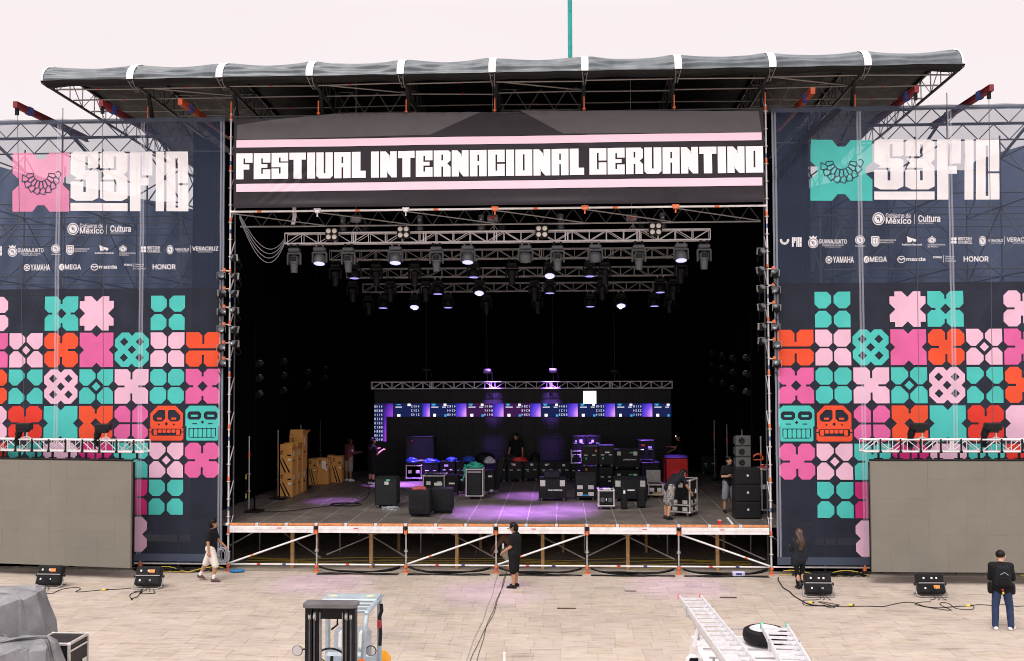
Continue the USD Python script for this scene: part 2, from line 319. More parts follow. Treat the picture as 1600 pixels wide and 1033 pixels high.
for yy in (3.2, 6.3): 
    for x in (-6.2, -3.6, -1, 1.6, 4.2, 6.6): MB().cbox((x+.3, yy, .62), (.09, .09, 1.24), .006).part(plat, 'timber_prop', M_TIMBER)
for sx in (-1, 1):
    for yy in (2.85, 6.05, 9.1, 12.2):
        MB().tube((sx*8.02, yy, ZD), (sx*8.02, yy, 3.66), .024, 7).part(plat, 'guard_post', M_ALUD if yy > 6 else M_STEEL)
        MB().tube((sx*8.02, yy, ZD+.55), (sx*8.02, yy, ZD+.58), .055, 8).tube((sx*8.02, yy, ZD+1.1), (sx*8.02, yy, ZD+1.13), .055, 8).part(plat, 'rosette', M_STEEL)
        MB().tube((sx*8.02, yy, ZD+1.62), (sx*8.02, yy, ZD+1.8), .03, 8).part(plat, 'red_band', M_ORANGE)

# ------------------------------------------------------------------ portal frame round the opening
portal = thing('portal_frame', 'pale scaffold frame of tall corner posts and white header beam round the stage opening', 'scaffold', (0, 0, 0))
for sx in (-1, 1):
    x = sx*7.71
    MB().tube((x, 0, .2), (x, 0, 13.25), .026, 9).part(portal, 'corner_post', M_ALU)
    MB().tube((x, .42, .1), (x, .42, 13.1), .024, 6).part(portal, 'rear_post', M_DKSTEEL)
    for k in range(26):
        z = .55+k*.5
        MB().tube((x, 0, z), (x, 0, z+.016), .06, 8).part(portal, 'rosette', M_ALU)
        if k % 3 == 1: MB().tube((x, 0, z+.03), (x, 0, z+.15), .034, 8).part(portal, 'orange_coupler', M_ORANGE)
        if k % 4 == 2: MB().tube((x, 0, z+.18), (x, 0, z+.3), .0275, 8, caps=False).part(portal, 'blue_band', M_BLUEP)
        if k % 2: MB().tube((x, 0, z), (x, .42, z+.5), .018, 6).part(portal, 'lacing', M_STEEL)
    MB().tube((x, 0, 13.25), (x, 0, 13.6), .02, 7).part(portal, 'top_spigot', M_ORANGE)
for i in range(6):
    MB().tube((XP[i], -.03, 10.36), (XP[i+1], -.03, 10.36), .032, 8).part(portal, 'header_tube', M_WHITEP)
    for t in (.35,): MB().tube((XP[i]+.8+.3*(i % 2), -.03, 10.36), (XP[i]+.93+.3*(i % 2), -.03, 10.36), .035, 8, caps=False).part(portal, 'orange_band', M_ORANGE)
    MB().tube((XP[i], .9, 10.05), (XP[i+1], .9, 10.05), .028, 7).part(portal, 'rear_header_tube', M_ALUD)
    MB().tube((XP[i], 0, 10.32), (XP[i+1], .9, 10.07), .02, 6).part(portal, 'header_diagonal', M_ALUD)
    for k in range(4):
        a = XP[i]+B*k/4; MB().tube((a, .9, 10.05), (a+B/8, .9, 10.5), .014, 5).tube((a+B/8, .9, 10.5), (a+B/4, .9, 10.05), .014, 5).part(portal, 'header_lacing', M_DKSTEEL)
    MB().tube((XP[i], .9, 10.5), (XP[i+1], .9, 10.5), .024, 7).part(portal, 'rear_header_tube', M_ALUD)
    MB().tube((XP[i], .06, 13.16), (XP[i+1], .06, 13.16), .024, 7).part(portal, 'top_tube', M_DKSTEEL)
for i in range(1, 6):
    x = XP[i]; cm = M_ORANGE if i >= 3 else M_ALU
    MB().cbox((x, -.06, 10.34), (.15, .09, .1), .02).tube((x, -.06, 10.34), (x, -.06, 10.18), .022, 7).beam((x-.1, -.06, 10.4), (x+.1, -.06, 10.4), .05, .05).part(portal, 'node_coupler', cm)
    MB().tube((x, .04, 10.3), (x, .04, 13.2), .024, 6).part(portal, 'header_post', M_DKSTEEL)
    MB().tube((x, .02, 13.16), (x, .02, 13.58), .02, 7).tube((x, .02, 13.2), (x, .02, 13.24), .05, 8).part(portal, 'top_spigot', M_ORANGE)
# ------------------------------------------------------------------ stage roof
def canvas_mat():                                               # grey coated cloth; shaded lip and underside take a darker copy
    nodes = {'g': ('geometry', {}), 'n': ('noise_texture', {'scale': 2.5, 'detail': 5}), 'r': ('rgb_ramp', {'ramp': [(.3, (.06, .077, .088)), (.7, (.12, .147, .166))]}), 'p': ('principled_bsdf', {'roughness': .38, 'specular_ior_level': .5})}
    MAT['roof_canvas'] = usdkit.material(stage, '/World/Looks/roof_canvas', nodes, [('g.position', 'n.vector'), ('n.fac', 'r.fac'), ('r.color', 'p.base_color')], surface='p.BSDF'); return MAT['roof_canvas']
M_CANVAS = canvas_mat()
M_STRAP = mat('white_strap', (.82, .79, .8), .6, 0, .06, 8)
roof = thing('stage_roof', 'black canvas stage roof with rounded front edge, white straps and open steel trusses beneath', 'stage roof', (0, 0, 13.9))
PROF = np.array([(-.62, 13.90), (-.74, 13.90), (-.92, 13.94), (-1.04, 14.0), (-1.05, 14.06), (-1.0, 14.22), (-.88, 14.37), (-.7, 14.49), (-.45, 14.58), (-.2, 14.625), (.1, 14.645), (1.5, 14.61), (3, 14.53), (5, 14.42), (8, 14.2), (11.8, 13.88)])
_pl = np.concatenate([[0], np.cumsum(np.linalg.norm(np.diff(PROF, axis=0), axis=1))])
def prof(l, dn=0.):
    yy = np.interp(l, _pl, PROF[:, 0]); zz = np.interp(l, _pl, PROF[:, 1]); e = .05
    dy = np.interp(l+e, _pl, PROF[:, 0])-np.interp(l-e, _pl, PROF[:, 0]); dz = np.interp(l+e, _pl, PROF[:, 1])-np.interp(l-e, _pl, PROF[:, 1])
    n = np.maximum(np.hypot(dy, dz), 1e-6); return yy-dz/n*dn, zz+dy/n*dn
RX = [-12.85+B*k for k in range(11)]; LIP = _pl[3]; M_SHADED = mat('shaded_canvas_dark', (.034, .035, .034), .6, 0, .2, 3)  # dark canvas colour for the roof's shaded faces
lt = np.concatenate([np.linspace(0, 2.6, 66), np.linspace(2.8, _pl[-1], 22)])
for k in range(10):
    ph, ph2 = rng.uniform(0, 6, 2); a1 = rng.uniform(.7, 1.2)
    def cloth(u, v):
        s = u; l = np.interp(v, np.linspace(0, 1, len(lt)), lt)
        nose = np.exp(-((l-LIP-.5)/.55)**2); edge = 4*s*(1-s)
        dn = -.085*edge*np.clip(l/1.2, .2, 1)*(1-.5*np.clip((l-3)/4, 0, 1))
        fold = np.sin(l*2*PI/.21+ph+1.6*edge*np.sin(ph2)+.9*s*np.cos(ph))*.026*a1+np.sin(l*2*PI/.36+ph2-2.2*edge)*.026+np.sin(l*2*PI/.12+5*s+ph)*.002
        dn = dn+fold*nose*(.55+.6*np.abs(s-.5)*2)*np.clip(np.minimum(s, 1-s)*14, 0, 1)
        dn = dn-.05*edge*(l < .8)*(np.sin(9*s+ph)*.5+.5)
        yy, zz = prof(l, dn); return np.stack([RX[k]+B*s, yy, zz], -1)
    q = MB().grid(cloth, 30, len(lt)); V = q.v[0].reshape(30, len(lt), 3); e = int(np.searchsorted(lt, LIP))
    MB().grid(lambda u, v: V[:, e:], 30, len(lt)-e).part(roof, 'canvas_panel', M_CANVAS, world=True)
    MB().grid(lambda u, v: V[:, :e+1], 30, e+1).part(roof, 'canvas_lip', M_SHADED, world=True)  # lip coloured dark to carry the shade under the nose
    W = V[:, e+2:].copy(); W[..., 2] -= .03; W[..., 1] += .03*np.clip((.3-W[..., 1])/1.3, 0, 1); MB().grid(lambda u, v: W, 30, W.shape[1]).part(roof, 'inner_lining', M_SHADED, world=True)  # dark sheet added so the underside reads as shaded
def strap(x, w, name='white_strap'):
    def fn(u, v):
        ll = LIP+.02+v*3.1; yy, zz = prof(ll, .03-.012*np.abs(2*u-1)); return np.stack([x+(u-.5)*w, yy, zz], -1)
    MB().grid(fn, 5, 36).part(roof, name, M_STRAP, world=True)
    if w > .1:
        for sx in (-1, 1): MB().path([(x+sx*.07, -1.03, 13.99), (x+sx*.05, -.85, 13.88), (x+sx*.03, -.5, 13.78)], .014, 5).part(roof, 'strap_tail', M_ALUD, world=True)
for k in range(1, 10): strap(RX[k], .2)
strap(RX[0]+.03, .05); strap(RX[10]-.03, .05)
def zlo(y): return 13.97-.040*(y+1.05)
def zup(y): return np.interp(y, PROF[9:, 0], PROF[9:, 1])-.07
for k, x in enumerate(RX):
    n = 16; ys = np.linspace(-.95, 11.6, n+1)
    MB().tube((x, -.97, zlo(-.97)-.0), (x, 11.7, zlo(11.7)), .042, 8).part(roof, 'lower_chord', M_DKSTEEL, world=True)
    u = MB(); u.path([(x, yy, max(zup(yy), zlo(yy)+.02) if yy > -.3 else np.interp(yy, [-1, -.6, -.3], [13.99, 14.4, 14.52])) for yy in (-1, -.6, -.3, .1, 1.5, 3, 5, 8, 11.7)], .04, 7); u.part(roof, 'upper_chord', M_DKSTEEL, world=True)
    w = MB()
    for i in range(n):
        y0, y1 = ys[i], ys[i+1]; t0 = zup(max(y0, .1)) if y0 > -.3 else 14.3
        w.tube((x, y1, zlo(y1)), (x, y1, zup(y1)), .02, 5)
        if i % 2: w.tube((x, y0, zlo(y0)), (x, y1, zup(y1)), .016, 5)
        else: w.tube((x, y0, t0), (x, y1, zlo(y1)), .016, 5)
    w.part(roof, 'truss_lacing', M_STEEL if k in (0, 10) else M_DKSTEEL, world=True)
for k in range(10):
    a, b = RX[k]+.05, RX[k+1]-.05
    for j, yy in enumerate((-.25, .75, 1.9, 3.2, 4.9, 7.2)):
        d = rng.uniform(-.05, .05)
        MB().tube((a, yy+d, zlo(yy)+.03), (b, yy-d, zlo(yy)+.03+rng.uniform(-.03, .03)), .024, 6).part(roof, 'purlin', M_ALUD if j < 3 else M_DKSTEEL, world=True)
        if rng.random() < .5: t = rng.uniform(.25, .7); MB().tube((a+(b-a)*t, yy, zlo(yy)+.03), (a+(b-a)*t+.06, yy, zlo(yy)+.03), .03, 6).part(roof, 'red_band', M_RED, world=True)
    if k in (1, 3, 5, 8):
        MB().tube((a, -.2, zlo(-.2)+.06), (b, .7, zlo(.7)+.06), .022, 6).part(roof, 'wind_brace', M_ALUD, world=True)
        l = MB()
        for q in range(6):
            x0, x1 = a+(b-a)*q/6, a+(b-a)*(q+1)/6; l.tube((x0, 2.4, zlo(2.4) if q % 2 == 0 else zup(2.4)), (x1, 2.4, zup(2.4) if q % 2 == 0 else zlo(2.4)), .018, 5)
        l.tube((a, 2.4, zlo(2.4)), (b, 2.4, zlo(2.4)), .022, 6); l.tube((a, 2.4, zup(2.4)), (b, 2.4, zup(2.4)), .022, 6); l.part(roof, 'cross_lattice', M_ALUD, world=True)
for k in range(1, 10):                                           # roof legs down onto the frame behind the header
    MB().beam((RX[k], .6, 13.15), (RX[k], .25, 13.95), .09, .09).part(roof, 'roof_foot', M_BLACKM, world=True)
mast = one('flag_pole', MB().tube((2.4, 20, 0), (2.4, 20, 30), .11, 12).box((2.4, 19.87, 23.4), (.1, .02, .25)), mat('teal_pole_paint', (.02, .33, .3), .5, .1, .2, 3), 'tall teal pole rising into the sky behind the stage roof', 'pole')

# ------------------------------------------------------------------ printing on cloth: flat shapes laid on a cloth surface w(x, z)
def poly_mesh(geom, h=.4):
    vs, fs, n = [], [], 0
    for gm in getattr(geom, 'geoms', [geom]):
        if gm.is_empty or gm.geom_type != 'Polygon' or gm.area < 1e-6: continue
        v, f = trimesh.creation.triangulate_polygon(gm, engine='earcut')
        v3 = np.column_stack([v, np.zeros(len(v))]); 
        if h: v3, f = trimesh.remesh.subdivide_to_size(v3, f, h, max_iter=12)
        a = v3[f]; cr = np.cross(a[:, 1]-a[:, 0], a[:, 2]-a[:, 0])[:, 2]; f = np.where((cr < 0)[:, None], f[:, ::-1], f)
        vs.append(v3[:, :2]); fs.append(f+n); n += len(v3)
    return np.concatenate(vs), np.concatenate(fs)
def print_on(parent, name, geom, material, wfn, off, h=.4, label=None):
    v, f = poly_mesh(geom, h); y = wfn(v[:, 0], v[:, 1])-off
    return MB().add(np.column_stack([v[:, 0], y, v[:, 1]]), f).part(parent, name, material, label, world=True)
def pxpoly(pts, Y=0.): return Polygon([tuple(atY(px, py, Y)[[0, 2]]) for px, py in pts])
def to_px_box(geom, x0, y0, x1, y1, Y=0.):                       # unit square (y up) to a picture rectangle on the plane
    a, b, c, d = [atY(px, py, Y)[[0, 2]] for px, py in ((x0, y1), (x1, y1), (x0, y0), (x1, y0))]
    def f(x, y):
        x = np.asarray(x)[..., None]; y = np.asarray(y)[..., None]; q = a*(1-x)*(1-y)+b*x*(1-y)+c*(1-x)*y+d*x*y; return q[..., 0], q[..., 1]
    from shapely import transform
    return transform(geom, lambda p: np.stack(f(p[:, 0], p[:, 1]), -1))
_txt = {}
def text_geom(t, bold=True):                                     # shapely outline of lettering, unit box
    if (t, bold) not in _txt:
        m = meshkit.text_mesh(t, 1., .01, bold); tri = m.triangles[np.abs(m.face_normals[:, 2]) > .9]; tri = tri[tri[:, :, 2].mean(1) > .005]
        gm = unary_union([Polygon(q[:, :2]).buffer(.002) for q in tri]); x0, y0, x1, y1 = gm.bounds
        _txt[(t, bold)] = affinity.scale(affinity.translate(gm, -x0, -y0), 1/(x1-x0), 1/(y1-y0), origin=(0, 0))
    return _txt[(t, bold)]

# ------------------------------------------------------------------ header banner
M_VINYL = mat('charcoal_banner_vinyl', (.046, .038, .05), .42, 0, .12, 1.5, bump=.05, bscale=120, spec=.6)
M_VINYL2 = mat('grey_banner_sheen', (.062, .053, .059), .42, 0, .1, 1.5, spec=.6)  # lighter vinyl tone standing in for the banner's sheen
M_PLET = mat('white_banner_print', (.86, .83, .86), .5, 0, .03, 2)
M_PINKP = mat('pink_banner_print', (.83, .6, .72), .5, 0, .03, 2)
hb = thing('header_banner', 'long dark banner with white block festival title between two pink stripes', 'banner', (0, -.1, 10.4))
HX0, HX1, HZ0, HZ1 = -7.58, 7.63, 10.45, 13.14
def whead(x, z):
    x, z = np.asarray(x, float), np.asarray(z, float); t = (z-HZ0)/(HZ1-HZ0)
    d = .018*np.sin(x*1.1+.4)*t*(1-t)*4-.035*np.sin(PI*t)
    d -= .05*np.exp(-((t-.02)/.05)**2)*(.6+.4*np.sin(x*.9))                        # bottom hem roll
    s = (x-HX0-1.2)-(z-10.8)*1.15
    d += .012*np.sin(s*16)*np.exp(-((s)/.55)**2)*np.exp(-((z-11.2)/.5)**2)*1.3
    d += .010*np.sin((x-2.9)*8+(z-12)*14)*np.exp(-((x-2.6)/.8)**2-((z-12.2)/.25)**2)
    for xp in XP: d += .03*np.exp(-((x-xp)/.16)**2)*np.exp(-((t-1)/.1)**2)-.012*np.exp(-((x-xp)/.05)**2-((z-10.75)/.06)**2)
    tt = (x-XP[0])/B; sag = np.abs(np.sin(tt*PI))
    d += -.05*sag*np.exp(-((t-.93)/.06)**2)*(.5+.5*np.sin(x*.77+1))+.014*np.sin(x*13+z*3)*np.exp(-((t-1)/.07)**2)*sag
    return d-.1
def hcloth(u, v):
    x = HX0+(HX1-HX0)*u; tt = (x-XP[0])/B; top = HZ1-.075*np.abs(np.sin(tt*PI))*(.4+.6*np.abs(np.sin(x*.61+.7)))-.06*np.clip(-x/7.6, 0, 1)**3
    z = HZ0+(top-HZ0)*v; return np.stack([x, whead(x, z), z], -1)
MB().grid(hcloth, 340, 80).part(hb, 'banner_cloth', M_VINYL, world=True)
print_on(hb, 'tonal_panel', pxpoly([(371, 196), (440, 186), (520, 178), (640, 176), (752, 175), (672, 211), (371, 219)], -.1), M_VINYL2, whead, .004, .12)  # sheen of the upper vinyl painted in as lighter shapes
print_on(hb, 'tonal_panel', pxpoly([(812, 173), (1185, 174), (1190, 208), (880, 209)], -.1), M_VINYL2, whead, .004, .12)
for za, zb in ((12.21, 12.43), (10.92, 11.15)): print_on(hb, 'pink_stripe', sbox(-7.5, za, 7.57, zb), M_PINKP, whead, .006, .14)
def R_(x0, y0, x1, y1): return sbox(x0, y0, x1, y1)
def glyph(c):
    F = R_(0, 0, 1, 1); S0, S1 = .45, .55
    if c == 'F': return unary_union([R_(0, 0, S0, 1), R_(0, .8, 1, 1), R_(S1, .63, 1, .81), R_(0, .37, .8, .57)]), 1
    if c == 'E': return F-R_(S0, .62, S1, .8)-R_(S0, .57, 1, .63)-R_(S0, .2, S1, .38)-R_(S0, .37, 1, .43)-R_(.82, .4, 1, .6), 1
    if c == 'S': return F-R_(S0, .64, S1, .82)-R_(S0, .62, 1, .67)-R_(0, .4, S1, .45)-R_(S0, .2, S1, .44), 1
    if c == 'T': return R_(0, .73, 1, 1).union(R_(.26, 0, .74, 1)), 1
    if c == 'I': return R_(0, 0, .48, 1), .48
    if c in 'UV': return F-R_(S0, .2, S1, 1)-Polygon([(0, 0), (.16, 0), (0, .1)])-Polygon([(1, 0), (.84, 0), (1, .1)]), 1
    if c == 'A': return F-R_(S0, 0, S1, .42)-R_(S0, .58, S1, .82), 1
    if c == 'L': return R_(0, 0, .52, 1).union(R_(0, 0, .84, .27)), .84
    if c == 'N': return F-Polygon([(.32, 1.01), (.6, 1.01), (.6, .82)])-Polygon([(.42, -.01), (.7, -.01), (.42, .2)])-R_(.575, .75, .6, 1)-R_(.42, 0, .445, .25), 1
    if c == 'R': return F-R_(S0, .62, S1, .84)-Polygon([(.86, 1.01), (1.01, 1.01), (1.01, .92)])-Polygon([(1.01, .62), (1.01, .36), (.8, .5)])-R_(S0, 0, S1, .38), 1
    if c == 'C': return F-R_(S0, .2, S1, .82)-R_(S0, .46, 1, .53), 1
    if c == 'O': return F-R_(S0, .2, S1, .82), 1
def title(parent, t, x0, x1, z0, z1):
    adv, items = 0, []
    for c in t:
        if c == ' ': adv += .24; continue
        gm, w = glyph(c); items.append((gm, adv)); adv += w+.075
    adv -= .075
    for gm, a in items:
        gm = affinity.affine_transform(gm, [(x1-x0)/adv, 0, 0, z1-z0, x0+a*(x1-x0)/adv, z0])
        print_on(parent, 'letter', gm, M_PLET, whead, .006, .14)
title(hb, 'FESTIVAL INTERNACIONAL CERVANTINO', -7.5, 7.6, 11.285, 12.04)

# ------------------------------------------------------------------ side scaffolds behind the mesh banners
M_TOWER = mat('tower_steel', (.065, .067, .072), .5, .4, .3, 10)
M_TARP = mat('slate_backing_tarp', (.075, .10, .165), .7, 0, .3, .8, spec=.3)
M_BEAM = mat('dark_red_beam', (.2, .022, .03), .5, .1, .25, 6)
M_BEAMO = mat('orange_beam', (.36, .06, .02), .5, .1, .25, 6)
scaff = {}
for sx, side in ((-1, 'left'), (1, 'right')):
    t = scaff[sx] = thing('side_scaffold', f'tall tower scaffold of posts and lattice girders behind the {side} printed mesh banner', 'scaffold', (sx*10.28, 0, 0))
    PX = [sx*v for v in (9.25, 10.28, 12.85, 15.42, 18)]
    MB().tube((sx*7.95, .22, 12.2), (sx*9.25, .22, 12.2), .024, 6).tube((sx*7.95, .22, 13.1), (sx*9.25, .22, 13.1), .024, 6).part(t, 'top_rail', M_TOWER, world=True)
    for yy in (.22, 2.8, 5.4):
        for x in PX:
            MB().tube((x, yy, 0), (x, yy, 13.1 if yy < 1 else 12.9), .026, 7).part(t, 'upright', M_TOWER, world=True)
        for z in (2.2, 4.3, 6.4, 8.0, 8.55, 10.1, 10.7):
            MB().tube((PX[0], yy, z), (PX[-1], yy, z), .024, 6).part(t, 'ledger', M_TOWER, world=True)
    for a, b in zip(PX[:-1], PX[1:]):
        for zc in (12.2, 12.68):
            l = MB(); n = 6
            l.tube((a, .22, zc), (b, .22, zc), .024, 6).tube((a, .22, zc+.44), (b, .22, zc+.44), .024, 6)
            for q in range(n):
                u, v = a+(b-a)*q/n, a+(b-a)*(q+1)/n; l.tube((u, .22, zc if q % 2 == 0 else zc+.44), (v, .22, zc+.44 if q % 2 == 0 else zc), .016, 5)
            l.part(t, 'lattice_girder', M_TOWER, world=True)
        for z0, z1 in ((2.2, 4.3), (4.3, 6.4), (6.4, 8.55), (8.55, 10.7), (10.7, 12.2)):
            flip = rng.random() < .5; u, v = (a, b) if flip else (b, a)
            MB().tube((u, 2.8, z0), (v, 2.8, z1), .022, 6).part(t, 'diagonal', M_TOWER, world=True)
            if rng.random() < .75: MB().tube((v, .24, z0), (u, .24, z1), .022, 6).part(t, 'diagonal', M_TOWER, world=True)
            if rng.random() < .6: MB().tube((u, 5.4, z0), (v, 5.4, z1), .024, 6).part(t, 'diagonal', M_TOWER, world=True)
    for x in PX:
        for z in (4.3, 6.4, 8.55, 10.7, 12.2):
            MB().tube((x, .22, z), (x, 5.4, z), .024, 6).part(t, 'transom', M_TOWER, world=True)
        for z0, z1 in ((6.4, 8.55), (8.55, 10.7), (10.7, 12.7)): MB().tube((x, .22, z0), (x, 2.8, z1), .022, 6).tube((x, 2.8, z1), (x, 5.4, z0), .022, 6).part(t, 'side_diagonal', M_TOWER, world=True)
        MB().beam((x, 2.8, 12.2), (x, 0.3, 13.0), .05, .08).part(t, 'raker', M_TOWER, world=True)
    for i, x in enumerate([sx*v for v in (10.28, 12.85, 15.42)]): MB().tube((x, .2, 13.1), (x, .2, 13.55), .018, 6).part(t, 'top_spigot', M_ORANGE if i == 0 else M_STEEL, world=True)
    for z0 in (.2,): MB().tube((sx*7.75, .02, .205), (sx*17, .02, .205), .024, 8).part(t, 'ground_ledger', M_WHITEP, world=True)
    MB().tube((sx*10.28, 0, .0), (sx*10.28, 0, .5), .026, 8).part(t, 'front_leg', M_ALU, world=True); MB().tube((sx*10.28, 0, .12), (sx*10.28, 0, .24), .055, 8).part(t, 'base_jack', M_ORANGE, world=True)
    MB().grid(lambda u, v: np.stack([sx*(7.8+10*u), .42+.03*np.sin(u*170), .01+.75*v], -1), 200, 4).part(t, 'ground_skirt', M_DRAPE, world=True)  # black sheet added to stand for the shadow under screen and banner
    # cantilever beams that carry the screen hoists
    for i, (x, m) in enumerate(((13.45, M_BEAM), (10.98 if sx < 0 else 11.48, M_BEAM), (8.72, M_BEAMO))):
        z = 13.27; bm = MB().box2((sx*x-.06, -1.3, z-.09), (sx*x+.06, 3, z-.075)).box2((sx*x-.06, -1.3, z+.075), (sx*x+.06, 3, z+.09)).box2((sx*x-.012, -1.3, z-.075), (sx*x+.012, 3, z+.075)).box2((sx*x-.06, -1.31, z-.09), (sx*x+.06, -1.29, z+.09))
        bm.part(t, 'cantilever_beam', m, world=True)
        MB().box((sx*x, -.55, z), (.14, .22, .22)).part(t, 'beam_clamp', M_BLUEP, world=True)
    # dark backing sheet with sloping, sagging top edge
    tp = thing('backing_tarp', f'slate blue backing sheet with sagging top edge behind the {side} scaffold', 'tarpaulin', (sx*13, 6.1, 0))
    if sx < 0: xs, zt = [-20, -18.1, -16.7, -9.7, -9.1], [13.4, 13.05, 12.65, 11.15, 11.05]
    else: xs, zt = [9.1, 12.5, 15.85, 16.0, 17.6, 20], [11.6, 12.45, 12.5, 12.8, 13.3, 13.6]
    def tf(u, v):
        x = xs[0]+(xs[-1]-xs[0])*u; top = np.interp(x, xs, zt); z = top*v
        return np.stack([x, 6.1+.1*np.sin(x*3+z*.8)*v+.06*np.sin(x*7.3-z*1.4), z], -1)
    MB().grid(tf, 90, 40).part(tp, 'sheet', M_TARP, world=True)
    one('side_wall_tarp', MB().grid(lambda u, v: np.stack([sx*(9.05+.05*np.sin(v*40)*u), .6+12.6*v, .02+u*(12.9-.02)], -1), 24, 60), M_DRAPE, f'black side wall sheet closing the {side} wing of the stage', 'tarpaulin')

# ------------------------------------------------------------------ printed mesh banners
NAVY = (.016, .019, .03)
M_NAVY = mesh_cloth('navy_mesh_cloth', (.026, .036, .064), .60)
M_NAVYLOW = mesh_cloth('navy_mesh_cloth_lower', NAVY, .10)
C_TEAL, C_HOT, C_LPINK, C_ORG, C_RED, C_MAG, C_WHT = (.075, .50, .46), (.66, .125, .33), (.74, .46, .60), (.74, .085, .035), (.66, .045, .03), (.55, .03, .18), (.86, .84, .88)
INK = {'teal': C_TEAL, 'hot_pink': C_HOT, 'light_pink': C_LPINK, 'orange': C_ORG, 'red': C_RED, 'magenta': C_MAG}
MI = {k: mesh_cloth(k+'_mesh_print', c, .08) for k, c in INK.items()}
M_WPR = mesh_cloth('white_mesh_print', C_WHT, .2); M_WFINE = mesh_cloth('fine_white_mesh_print', (.8, .79, .82), .2); M_TILEP = mesh_cloth('pink_tile_print', (.86, .3, .5), .36); M_TILET = mesh_cloth('teal_tile_print', C_TEAL, .22)
M_DLINE = mesh_cloth('dark_line_print', (.03, .05, .08), .1)
M_SEAM = mesh_cloth('pale_seam_tape', (.55, .57, .66), .76); M_HEM = mesh_cloth('hem_band', (.06, .075, .11), .2)
def wmesh(x, z):
    x, z = np.asarray(x, float), np.asarray(z, float); d = .02*np.sin(x*.9+.3)*np.sin(z*.5)+.008*np.sin(x*3.1+z*2.2)+.005*np.sin(z*6+x*.7)
    for (xa, za, xb, zb, wd, am) in ((7.95, 11.2, 9.9, 13.3, .09, .10), (8.2, 10.9, 9.2, 12.6, .12, .025), (8.6, 11.4, 10.2, 13.0, .1, .02), (-8.0, 12.6, -10.3, 13.1, .1, .03)):
        L = math.hypot(xb-xa, zb-za); s = ((x-xa)*(xb-xa)+(z-za)*(zb-za))/L; q = (-(x-xa)*(zb-za)+(z-za)*(xb-xa))/L
        d = d-am*np.exp(-(q/wd)**2)/(1+np.exp(-(s)*6))/(1+np.exp((s-L)*6))
    d = d+.02*np.sin(x*9+z*1.5)*np.exp(-((z-13.05)/.16)**2)
    return d-.06
def sq(x0, y0, x1, y1, c00=0, c10=0, c11=0, c01=0):
    p = [(x0+c00, y0), (x1-c10, y0), (x1, y0+c10), (x1, y1-c11), (x1-c11, y1), (x0+c01, y1), (x0, y1-c01), (x0, y0+c00)]; return Polygon(p).buffer(0)
def dia(x, y, r): return Polygon([(x-r, y), (x, y-r), (x+r, y), (x, y+r)])
def sub4(g, o, m, i):
    a, b = .5-g/2, .5+g/2
    return unary_union([sq(0, 0, a, a, o, m, i, m), sq(b, 0, 1, a, m, o, m, i), sq(b, b, 1, 1, i, m, o, m), sq(0, b, a, 1, m, i, m, o)])
def mids(r): return unary_union([dia(0, .5, r), dia(1, .5, r), dia(.5, 0, r), dia(.5, 1, r)])
def slits(L, w=.06, v=True, h=True):
    q = []
    if v: q += [R_(.5-w/2, 0, .5+w/2, L), R_(.5-w/2, 1-L, .5+w/2, 1)]
    if h: q += [R_(0, .5-w/2, L, .5+w/2), R_(1-L, .5-w/2, 1, .5+w/2)]
    return unary_union(q)
FULL = R_(0, 0, 1, 1)
def skull(kind):
    if kind == 'square':
        h = sq(0, .38, 1, 1, .06, .06, .12, .12).union(sq(.04, 0, .96, .42, .03, .03, 0, 0))
        for x0 in (.06, .54): h = h-sq(x0, .6, x0+.4, .84, .06, .06, .06, .06).difference(R_(x0+.1, .68, x0+.3, .74))
        h = h-dia(.5, .53, .05)-R_(.2, .47, .34, .5)-R_(.66, .47, .8, .5)
        t = sq(.1, .08, .9, .36, .05, .05, .0, .0); h = h-t
        return h.union(unary_union([sq(.125+.128*i, .1, .125+.128*i+.105, .34, .02, .02, .02, .02) for i in range(6)]))
    h = sq(.02, .3, .98, 1, .1, .1, .22, .22).union(sq(0, 0, 1, .36, .05, .05, .02, .02))
    h = h-sq(.1, .55, .46, .88, .06, .08, .03, .16).difference(R_(.22, .6, .36, .66))-sq(.54, .55, .9, .88, .08, .06, .16, .03).difference(R_(.64, .6, .78, .66))
    h = h-dia(.5, .48, .055)-dia(.28, .46, .035)-dia(.72, .46, .035)
    t = unary_union([R_(.0, .235, 1, .262), sq(.06, .14, .94, .34, .04, .04, .02, .02)]); h = h-t
    return h.union(unary_union([sq(.1+.134*i, .22 if 0 < i < 5 else .16, .1+.134*i+.11, .32, .02, .02, .01, .01) for i in range(6)]))
